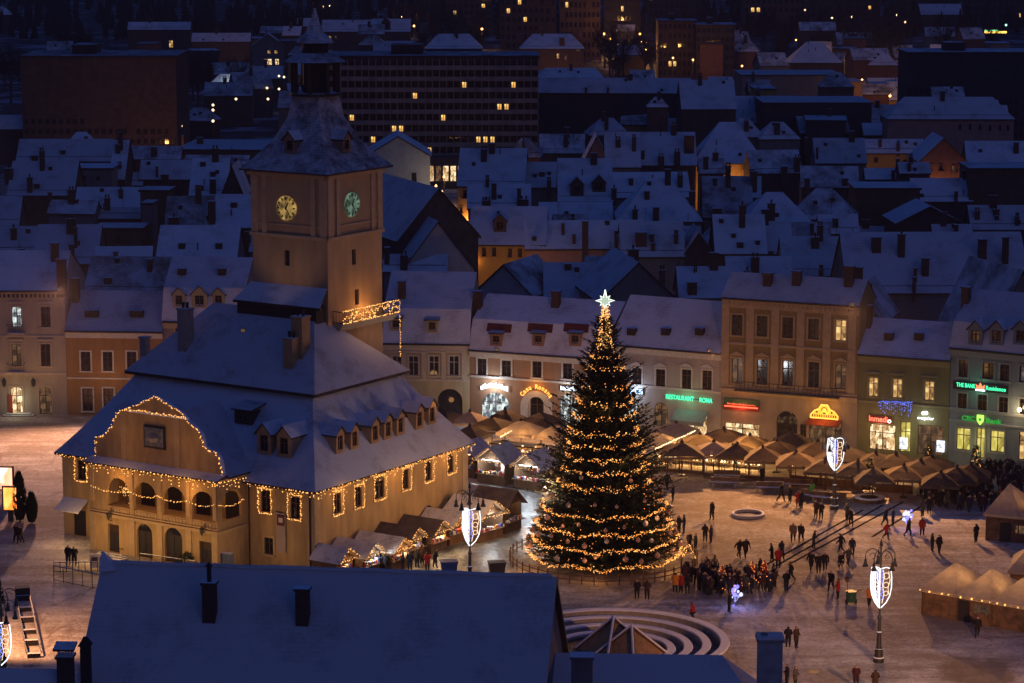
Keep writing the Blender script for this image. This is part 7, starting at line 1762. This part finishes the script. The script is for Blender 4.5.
# ---- bare winter trees among the far blocks and a snowy one in the old town
M_TWIG = surf('twigs', (.028, .02, .018), .95, .4, 1)
def tree_mesh(seed, h=11):
    r_ = random.Random(seed); tr = MB(); cr = MB()
    tr.tube([(0, 0, 0), (.1, 0, h * .3), (.15, .1, h * .62)], .26, 6, 0, .08)
    for k in range(26):
        a = r_.random() * 6.283; z0 = h * r_.uniform(.25, .6); p = Vector((.1, 0, z0)); d = Vector((math.cos(a), math.sin(a), r_.uniform(.5, 1.6))).normalized(); L = h * r_.uniform(.25, .45)
        pts = [p, p + d * L * .5, p + d * L + Vector((0, 0, L * .15))]; cr.tube(pts, .07, 4, 0, .015, False)
        for j in range(22):
            u = r_.uniform(.25, 1); b0 = pts[0].lerp(pts[1], u * 2) if u < .5 else pts[1].lerp(pts[2], u * 2 - 1); dd = Vector((r_.gauss(0, 1), r_.gauss(0, 1), r_.gauss(.6, .7))).normalized(); l2 = r_.uniform(.6, 1.7); sd = dd.cross(Vector((.3, .2, .9))).normalized() * .05
            cr.face([b0 - sd, b0 + sd, b0 + dd * l2]); cr.face([b0 + dd * l2 * .4, b0 + dd * l2 * .45 + sd * 1.5, b0 + dd * l2 * .6 + Vector((r_.gauss(0, .5), r_.gauss(0, .5), .4))])
    return tr.mesh('trunk', [M_BARK]), cr.mesh('crown', [M_TWIG])
TM = [tree_mesh(i) for i in range(4)]
def bare_tree(px, py, s, label, group='bare trees between the far blocks'):
    q = at(px, py); t = thing('bare_tree', label, 'tree', q, rbk.random() * 6, group); k = rbk.randrange(4); link('trunk', TM[k][0], t); c = link('crown', TM[k][1], t); t.scale = (s, s, s)
TREES = [('left of the dark tower block', 4, 100, 0, 22), ('at the upper left edge behind the tower block', 10, 80, 60, 130), ('between tower block and spire', 9, 95, 184, 240), ('above the hotel parapet', 7, 48, 400, 500), ('between hotel and villa', 6, 66, 588, 655), ('among the orange street lights', 8, 74, 600, 660), ('right of the violet strip block', 8, 62, 738, 790), ('before the top right blocks', 12, 50, 800, 1010), ('at the far top right corner', 6, 72, 840, 900)]
for nm, n, y0, xa, xb in TREES:
    for k in range(n): bare_tree(rbk.uniform(xa, xb), y0 + rbk.uniform(-16, 14), rbk.uniform(.9, 1.5), f'dark bare tree {nm}', f'dark bare trees {nm}')
bare_tree(132, 300, .75, 'small snow dusted tree in the yard behind the ochre house', None); bare_tree(172, 232, .8, 'reddish bare tree before the roofs left of the tower', None); bare_tree(842, 192, .7, 'dark tree beside the square far right roof', None); bare_tree(826, 176, .6, 'small dark tree left of a larger one on the far right', None)
# far wood that closes the view
m = MB(); rw = random.Random(8)
for k in range(2600):
    px = rw.uniform(-120, 1150); py = rw.uniform(-70, 44); q = at(px, py); 
    if q.y < 950: continue
    h = rw.uniform(8, 15); w_ = rw.uniform(2.5, 5)
    for j in range(5):
        a = rw.random() * 6.283; z0 = h * rw.uniform(.1, .5); m.face([(q.x + w_ * .5 * math.cos(a), q.y + w_ * .5 * math.sin(a), z0), (q.x - w_ * .5 * math.cos(a), q.y - w_ * .5 * math.sin(a), z0 * .8), (q.x + rw.gauss(0, 1), q.y + rw.gauss(0, 1), h * rw.uniform(.7, 1))])
tag(m.build('far_woods', M_TWIG), 'dark bare winter woods and gardens closing the view', 'woods', None, 'stuff')
# ---- far lamps
M_FAR = {'o': emit('far_orange', (1, .40, .08), 4), 'w': emit('far_white', (1, .66, .34), 2.0), 'g': emit('far_green', (.3, 1, .6), 2.5), 'c': emit('far_cool', (.8, .95, 1), 2.5)}
def street_lamp(px, py, c, label, h=7, glow=0, r=.28):
    q = at(px, py, h); t = thing('street_lamp', label, 'street lamp', (q.x, q.y, 0), 0, 'street lamps in the far town'); m = MB(); m.tube([(0, .6, 0), (0, .6, h), (0, 0, h + .25)], .08, 5); m.build('post', M_IRON, t); m = MB(); m.ball((0, 0, h), r, 0, 8, 6); m.build('lamp_globe', M_FAR[c], t)
    if glow: lamp('street_glow', q + Vector((0, -.6, .4)), glow * 2.5, {'o': (1, .45, .12), 'w': (1, .8, .5), 'c': (.8, .9, 1), 'g': (.4, 1, .6)}[c], .4)
FL = [(401, 17, 'o', 500), (414, 26, 'o', 500), (482, 29, 'o', 900), (330, 6, 'w', 300), (391, 7, 'o', 0), (640, 34, 'o', 300), (641, 42, 'o', 1500), (636, 50, 'o', 1500), (646, 50, 'o', 900), (604, 34, 'o', 700), (610, 39, 'o', 500), (634, 72, 'w', 0), (693, 60, 'o', 600), (673, 58, 'o', 500), (234, 84, 'c', 300), (236, 99, 'w', 0), (213, 105, 'w', 0), (213, 110, 'w', 0), (205, 73, 'c', 0), (213, 121, 'w', 0), (181, 126, 'w', 0), (124, 168, 'w', 0), (495, 58, 'w', 0), (504, 58, 'w', 0), (513, 58, 'w', 0), (521, 58, 'w', 0), (574, 153, 'o', 150), (554, 132 + 8, 'c', 0), (860, 59, 'o', 150), (870, 61, 'o', 900), (879, 60, 'o', 900), (888, 66, 'o', 300), (862, 80, 'o', 700), (902, 86, 'o', 900), (890, 96, 'o', 500), (793, 60, 'w', 0), (832, 18, 'w', 0), (852, 17, 'w', 0), (897, 15, 'w', 0), (905, 22, 'w', 0), (805, 10, 'w', 0), (964, 33, 'g', 0), (1006, 25, 'g', 0), (970, 38, 'c', 0), (796, 40, 'o', 0), (742, 66, 'o', 200), (618, 45, 'w', 0), (348, 62, 'w', 0), (279, 76, 'w', 0), (284, 77, 'w', 0), (267, 88, 'w', 0), (279, 89, 'w', 0), (268, 99, 'w', 0), (444, 177, 'o', 250), (436, 186, 'o', 200), (442, 192, 'w', 150), (475, 264, 'o', 15), (555, 293, 'o', 60), (580, 292, 'w', 60)]
places = {}
for px, py, c, gl in FL:
    cn = {'o': 'orange', 'w': 'warm white', 'g': 'green', 'c': 'cool white'}[c]
    zone = ('beside the lit street right of the tower' if 430 <= px <= 450 and py > 150 else 'by the orange lit house front' if px < 500 and py > 240 else 'just behind the salmon house roof' if py > 280 else 'above the hotel' if 380 < px < 525 and py < 60 else 'on the hotel roof' if 380 < px < 525 else 'around the orange tree glow' if 590 < px < 660 and py < 80 else 'near the violet strip block' if 660 <= px < 750 else 'near the church yard roofs' if 855 < px < 910 and py > 50 else 'in the top right quarter' if px > 740 else 'near the spire' if 255 < px < 360 else 'by the dark tower block' if px < 255 else 'at the dark store')
    k = (cn, zone); places[k] = places.get(k, 0) + 1
    street_lamp(px, py, c, f'{cn} far lamp {zone}', 7 if py > 150 else 8, gl, .2 if py > 150 else (.42 if py < 40 else .3))
# glows along street fronts that show in the photo: lit gallery under the hotel, violet strip, station band
q = at(678, 41, 10); b = MB(); L = 92 / 1; s_ = scl(q); b.box(-12 / s_, -.3, -.2, 12 / s_, 0, .25); t = thing('light_strip', 'violet blue neon strip on the far block', 'neon strip', q + Vector((0, -1, 0))); b.build('tube', emit('violet_neon', (.25, .18, 1), 2.0), t); b = MB(); b.box(-13 / s_, .01, -.4, 13 / s_, .2, .5); b.build('backing_board', M_DARK, t)
q = at(446, 169, 4); s_ = scl(q); t = thing('lit_gallery', 'bright pale shop gallery under the hotel at the street end', 'shop gallery', (q.x, q.y, 0)); m = MB(); m.box(-18 / s_, 0, 0, 18 / s_, 6, 6.2); m.build('wall', WALLS['dark'], t)
for k in range(5): m = MB(); x = (-15 + 7.4 * k) / s_; m.box(x - 2.6 / s_, -.1, 1.6, x + 2.6 / s_, -.02, 4.6); m.build('window', M_SHOP if k != 1 else M_DIM, t)
q = at(928, 153, 9); t = thing('light_strip', 'short violet neon strip on the reddish gable house', 'neon strip', q + Vector((0, -.6, 0))); b = MB(); b.box(-1.1, -.1, -.12, 1.1, 0, .12); b.build('tube', emit('violet_neon', (.25, .18, 1), 2.0), t); b = MB(); b.box(-1.2, .01, -.2, 1.2, .06, .2); b.build('backing_board', M_DARK, t)
q = at(995, 33, 9); s_ = scl(q); t = thing('light_strip', 'green and yellow lit band on the far station canopy', 'light band', q + Vector((0, -1, 0))); b = MB(); b.box(-11 / s_, -.3, 0, 11 / s_, 0, .7); b.build('yellow_band', emit('station_yellow', (1, .5, .08), 2.2), t); b = MB(); b.box(-11 / s_, -.3, .75, 3 / s_, 0, 1.2); b.build('green_band', emit('station_green', (.2, .9, .35), 1.2), t)
# ---- the near roofs at the bottom of the picture
NR = at(107, 563, 17), at(557, 577, 17)
a, b_ = NR; F = Frame(a, math.atan2(b_.y - a.y, b_.x - a.x)); L = (b_ - a).length; t = thing('near_house', 'big plain snow covered gable roof with two brick chimneys in the foreground', 'house', (a.x, a.y, 0), F.rot)
hD = 9.5; rs = 8.6
r = MB(); r.slab([(-.3, -hD - .5, 17 - rs - .4), (L, -hD - .5, 17 - rs - .4), (L, 0, 17), (-.3, 0, 17)], .3); r.slab([(-.3, 0, 17), (L, 0, 17), (L, hD + .5, 17 - rs - .4), (-.3, hD + .5, 17 - rs - .4)], .3)
ro = r.build('roof', [M_FORE, M_EDGE], t)
m = MB(); zw = 17 - rs; m.box(.2, -hD, 0, L - .35, hD, zw)
for xx in (.2, L - .35): m.face([(xx, -hD, zw), (xx, hD, zw), (xx, 0, 16.7)])
m.build('wall', surf('near_wall', (.17, .15, .16), .9, .2, .8, .2, streak=True), t)
sl = ((0, 0, 17), (0, -rs, hD))
for px, py, hp, wp, lab in ((210, 617, 34, 13, ''), (303, 620, 31, 13, '')):
    v = F.plane(px, py, *sl); s_ = scl(F.wld(v.x, v.y, v.z)); c = chimney(ro, v.x, v.y, v.z, wp / s_, .7, hp / s_, M_BRICK, 0, 0)
    if px == 210: b = MB(); b.tube([(0, 0, hp / s_), (0, 0, hp / s_ + 1.1)], .14, 8); b.lathe([(.25, hp / s_ + 1.1), (.02, hp / s_ + 1.35)], 8); b.build('flue', M_DARK, c)
# snow ridge lip and the left verge peak
b = MB(); b.tube([(-.3 + L * k / 20, .0, 17.02 + .03 * math.sin(k * 1.7)) for k in range(21)], .16, 6); b.build('ridge_snow', M_FORE, ro)
b = MB(); b.hexa([(-.32, -.8, 16.6), (.7, -.6, 16.7), (.7, .6, 16.7), (-.32, .6, 16.5)], [(-.3, -.1, 17.75), (-.1, -.08, 17.6), (-.1, .08, 17.6), (-.3, .1, 17.75)]); b.build('ridge_end', M_FORE, ro)
v = at(582, 678, 12); 
a, b_ = at(575, 653, 11.5), at(722, 655, 11.5); F = Frame(a, math.atan2(b_.y - a.y, b_.x - a.x)); L = (b_ - a).length; t = thing('near_wing', 'lower snowy hipped roof at the bottom edge right of the big one', 'house', (a.x, a.y, 0), F.rot)
r = MB(); r.slab([(-3, -6, 6.6), (L + 4.5, -6, 6.6), (L, 0, 11.5), (-3, 0, 11.5)], .25); r.slab([(-3, 0, 11.5), (L, 0, 11.5), (L + 4.5, 6, 6.6), (-3, 6, 6.6)], .25); r.slab([(L + 4.5, -6, 6.6), (L + 4.5, 6, 6.6), (L, 0, 11.5)], .25); ro = r.build('roof', [M_FORE, M_EDGE], t); m = MB(); m.box(-2.9, -5.6, 0, L + 3.8, 5.6, 6.6); m.build('wall', MATS['near_wall'], t)
v = at(582, 682, 12.0); l_ = F.loc(v); chimney(ro, l_.x, l_.y, 10.3, 1.25, 1.0, 3.2, MATS['near_wall'], 0, 0)
q = at(769, 700, 9); t = thing('chimney_stack', 'lone grey chimney stack with blue snow cap at the bottom edge', 'chimney', (q.x, q.y, 0)); m = MB(); m.box(-.72, -.6, 0, .72, .6, 12.8); m.build('shaft', surf('grey_render', (.36, .36, .37), .9, .25, 1.2, .3), t); m = MB(); m.box(-.84, -.72, 12.803, .84, .72, 12.95, 0); m.lathe([(.2, 12.9), (.22, 13.2), (.1, 13.25)], 8, (-.35, 0), 0); m.box(-.8, -.68, 12.953, .8, .68, 13.1, 1); m.build('cap', [M_STONE, M_FORE], t)
a, b_ = at(-60, 667, 13), at(62, 669, 13); F = Frame(a, math.atan2(b_.y - a.y, b_.x - a.x)); L = (b_ - a).length; t = thing('near_house', 'dark snowy roof corner with capped chimney at the bottom left', 'house', (a.x, a.y, 0), F.rot)
r = MB(); r.slab([(0, -5, 8.6), (L + 2.4, -5, 8.6), (L, 0, 13), (0, 0, 13)], .25); r.slab([(0, 0, 13), (L, 0, 13), (L + 2.4, 5, 8.6), (0, 5, 8.6)], .25); r.slab([(L + 2.4, -5, 8.6), (L + 2.4, 5, 8.6), (L, 0, 13)], .25); ro = r.build('roof', [M_FORE, M_EDGE], t); m = MB(); m.box(.3, -4.7, 0, L + 1.9, 4.7, 8.6); m.build('wall', MATS['near_wall'], t)
l_ = F.loc(at(66, 679, 12.6)); c = chimney(ro, l_.x, l_.y, 12.0, .85, .9, 1.9, M_BRICK); b = MB(); b.slab([(-.62, -.5, 2.5), (.62, -.5, 2.5), (.62, .5, 2.72), (-.62, .5, 2.72)], .12); b.tube([(-.4, 0, 1.9), (-.4, 0, 2.5)], .05, 4); b.tube([(.4, 0, 1.9), (.4, 0, 2.5)], .05, 4); b.build('cowl', [M_FORE, M_EDGE], c)
l_ = F.loc(at(86, 668, 12.4)); m = MB(); m.box(-.28, -.28, 0, .28, .28, 3.2); m.hexa([(-.38, -.38, 3.2), (.38, -.38, 3.2), (.38, .38, 3.2), (-.38, .38, 3.2)], [(-.1, -.1, 3.7), (.1, -.1, 3.7), (.1, .1, 3.7), (-.1, .1, 3.7)]); o = m.build('dark_chimney', M_EDGE, ro, (l_.x, l_.y, 10.6))
# ================================================================ light
world = bpy.data.worlds.new('World'); SC.world = world; world.use_nodes = True
nt = world.node_tree; bg = nt.nodes['Background']
sky = nt.nodes.new('ShaderNodeTexSky'); sky.sky_type = 'NISHITA'; sky.sun_disc = False; sky.sun_elevation = R(1.0); sky.sun_rotation = R(150); sky.air_density = 1.5; sky.ozone_density = 4.0
mx = nt.nodes.new('ShaderNodeMixRGB'); mx.blend_type = 'MULTIPLY'; mx.inputs[0].default_value = 1; mx.inputs[2].default_value = (.44, .54, 1.06, 1)
nt.links.new(sky.outputs[0], mx.inputs[1]); nt.links.new(mx.outputs[0], bg.inputs['Color']); bg.inputs['Strength'].default_value = SKY
sl_ = bpy.data.lights.new('dusk_sun', 'SUN'); sl_.energy = .012; sl_.angle = R(20); sl_.color = (.5, .6, 1); so = bpy.data.objects.new('dusk_sun', sl_); COL.objects.link(so); so.rotation_euler = (R(60), 0, R(30))
WARM = (1, .44, .15); AMB = (1, .46, .14)
def flood(p, target, power, col, label, spot=110, radius=.35, group='floodlights round the square'):
    t = thing('floodlight', label, 'floodlight', p, 0, group); m = MB(); m.box(-.22, -.12, -.18, .22, .12, .18); m.tube([(0, .1, 0), (0, .8, -.35)], .05, 4); m.build('housing', M_IRON, t)
    m = MB(); m.box(-.18, -.15, -.14, .18, -.122, .14); m.build('lens', emit('flood_lens', (1, .6, .3), .06), t)
    d = (Vector(target) - Vector(p)).normalized(); lamp('flood_lamp', Vector(p) + d * .6, power, col, radius, spot, target, .8)
flood(h6.F.wld(h6.xpx(712), -.9, h6.ze + .3), at(850, 625), FL1, WARM, 'floodlight under the eaves at the right end of the restaurant house', 68)
flood(h7.F.wld(h7.W - .6, -.9, h7.ze + .2), at(850, 610), FL2, WARM, 'floodlight on the cornice corner of the tall tan house', 88)
flood(h5.F.wld(h5.xpx(500), -.9, h5.ze + .3), at(580, 500), FL3, WARM, 'floodlight under the eaves of the salmon house', 92)
flood(h1.F.wld(h1.xpx(64), -1.0, h1.ze + .3), at(20, 580), FL4, (1, .47, .26), 'floodlight on the cornice of the beige corner house', 130)
# points added along the council front; masts outside the picture for the near square
for x, yl, pw in ((-25, -3.4, 160), (-19, -7.2, 260), (-14, -7.6, 260), (-9, -7.4, 220), (-3.5, -4.2, 150)): lamp('facade_fill', FC.wld(x, yl, 2.6), pw * FL5, (1, .56, .20), .4)
for p, tg, pw, cl, sp in ((at(1120, 650, 13), at(850, 660), FL6, WARM, 46), (at(-50, 545, 9), at(40, 640), FL7, (1, .43, .17), 70)):
    lamp('mast_lamp', p, pw, cl, .4, sp, tg, .7)
# lane of huts washes the right wall; a floodlight in the lane for the tower foot
for y, pw in ((3, 100), (8, 100), (13, 80), (18, 70)): lamp('lane_lamp', FC.wld(7.5, y, 4.0), pw * HUTW, (1, .56, .2), .5)
lamp('tower_wash', FC.wld(3.5, 21, 8.6), TOWW, (1, .52, .2), .4, 60, FC.wld(-8, 17.5, 24), .8)
flood(FC.wld(-12.4, 6.2, 19.4), FC.wld(-12.4, 13.1, 28), 210, (1, .6, .34), 'added floodlight on the council house roof aimed at the tower front', 80)  # added fixture, placed on the roof to wash the tower front
lamp('balcony_glow', FC.wld(BX + .3, (BY0 + BY1) / 2, BZ + .7), 150, AMB, .5)
for u in (.15, .5, .85): lamp('eave_glow', FC.wld(1.3, Y1 * u, ZE - .6), 45, AMB, .4)
lamp('gable_glow', FC.wld(-17.5, -6.4, 9.6), 55, AMB, .4); lamp('gable_glow', FC.wld(-10.5, -6.4, 9.6), 55, AMB, .4); lamp('gable_glow', FC.wld(-10, -5.2, 7.0), 45, AMB, .4); lamp('gable_glow', FC.wld(-18, -5.2, 7.0), 45, AMB, .4)
for x in (-18.5, -14, -9.5): lamp('loggia_lamp', FC.wld(x, -2, 6.8), 18, AMB, .2)
for p_ in ((497, 492), (533, 496)): lamp('hut_front_glow', at(*p_, 1.8), 260, (.9, .95, 1), .4)
lamp('hut_roof_fill', at(548, 486, 6.5), 900, (1, .60, .38), .5)  # added lamp without a mast, warms the hut roofs and the lane
# tree glow
for zz, n, rr in ((1.5, 6, 7.6), (5.0, 5, 6.3), (9.5, 4, 5.2), (14, 3, 3.8)):
    for k in range(n): a = 6.283 * k / n + .4; lamp('chain_glow', TP + Vector((rr * math.cos(a), rr * math.sin(a), zz)), 55, AMB, .4)
lamp('top_glow', TP + Vector((0, -1.4, 20)), 30, AMB, .3)
# lit ornaments, shop signs, terraces
for q, zz in ((at(470, 594), 5.7), (at(834, 509), 5.2), (at(878.5, 662), 5.8), (at(2, 722), 5.7)): lamp('ornament_glow', q + Vector((0, -1.2, zz)), 60, (.95, .95, 1), .5)
def signglow(row, px, py, pw, col, off=1.0): v = row.F.front(px, py); lamp('sign_glow', row.F.wld(v.x, -off, v.z), pw, col, .3)
signglow(h5, 495, 386, 140, (.8, .9, 1)); signglow(h5, 537, 386, 35, (1, .45, .1)); signglow(h5, 569, 389, 50, (.8, .9, 1)); signglow(h6, 637, 390, 70, (.6, .75, 1)); signglow(h6, 690, 399, 20, (.2, 1, .5)); signglow(h7, 742, 408, 40, (1, .25, .1)); signglow(h7, 825, 412, 90, (1, .42, .05)); signglow(h8, 880, 424, 40, (1, .5, .35)); signglow(h8, 926, 419, 30, (.9, .95, 1)); signglow(h9, 981, 388, 20, (.2, 1, .45)); signglow(h9, 980, 440, 40, (1, .85, .3), 1.6); signglow(h8, 905, 435, 30, (.9, .9, .4), 1.5); signglow(h1, 19, 400, 25, (.9, .9, .6), 1.2); signglow(h9, 1021, 409, 70, (1, .7, .35), 1.4); signglow(h4, 450, 402, 12, AMB, 1.0)
for p0, p1, n in (((662, 466), (702, 470), 4), ((708, 470), (762, 475), 5), ((795, 478), (848, 484), 3), ((450, 453), (556, 464), 5), ((862, 484), (940, 488), 3)):
    for k in range(n):
        u = (k + .5) / n; q = at(p0[0] + (p1[0] - p0[0]) * u, p0[1] + (p1[1] - p0[1]) * u); lamp('terrace_lamp', q + Vector((0, 2.0, 1.7)), TER if p0[0] < 790 else TER * .35, (1, .52, .16), .3)
# point lamps added in front of the house fronts, without fixtures
for row, px, pw in ((h7, 745, 90), (h7, 788, 110), (h7, 832, 110), (h6, 690, 70), (h5, 520, 60), (h4, 430, 55), (h8, 890, 45), (h2, 110, 120), (h1, 45, 120), (h1, 5, 120)):
    v = row.F.front(px, 400); lamp('facade_fill', row.F.wld(v.x, -3.2, 4.6), pw * FAC, (1, .56, .20), .4)
# orange lit street behind the row and the lit wall under the big hipped roof
for px, py, z, pw in ((487, 297, 4, 90), (505, 296, 4, 380), (520, 298, 4, 90), (442, 190, 3, 300), (470, 221, 4, 350), (725, 194, 4, 600), (745, 194, 4, 450), (592, 190, 4, 300), (940, 200, 4, 700), (885, 184, 4, 300), (140, 162, 3, 700), (170, 164, 3, 700), (235, 64, 3, 1500), (560, 76, 3, 900), (985, 156, 4, 400), (640, 58, 3, 1200), (880, 70, 3, 1500), (610, 50, 3, 1500), (870, 105, 3, 900), (893, 108, 3, 900), (680, 62, 3, 400)): lamp('street_glow', at(px, py, z), pw * STR, AMB, .5)
# ---- thin evening haze over the town
m, nt, b = newmat('haze_air'); nt.nodes.remove(b); pv = nt.nodes.new('ShaderNodeVolumePrincipled'); pv.inputs['Color'].default_value = (.85, .80, .95, 1); pv.inputs['Density'].default_value = HAZE; pv.inputs['Anisotropy'].default_value = .2
nt.links.new(pv.outputs[0], nt.nodes['Material Output'].inputs['Volume'])
hz = MB(); hz.box(-1950, -250, -1.0, 1950, 4300, 75)
tag(hz.build('haze', m), kind='stuff')
# ================================================================ camera and view
cd = bpy.data.cameras.new('camera'); cam = bpy.data.objects.new('camera', cd); COL.objects.link(cam)
cd.sensor_width = 36; cd.lens = CF / 1024 * 36; cd.clip_start = 1; cd.clip_end = 9000
cam.location = CAM; cam.rotation_euler = (R(90) - TH, 0, 0); SC.camera = cam
SC.render.engine = 'CYCLES'; SC.cycles.use_denoising = True; SC.cycles.max_bounces = 5; SC.cycles.volume_bounces = 0; SC.cycles.diffuse_bounces = 2; SC.cycles.glossy_bounces = 2; SC.cycles.transmission_bounces = 2; SC.cycles.sample_clamp_indirect = 3; SC.cycles.use_light_tree = True; SC.cycles.caustics_reflective = False; SC.cycles.caustics_refractive = False
SC.render.resolution_x, SC.render.resolution_y = 1024, 683
vs = SC.view_settings; vs.view_transform = 'Standard'; vs.look = 'None'; vs.exposure = EXPO; vs.gamma = 1; vs.use_curve_mapping = False
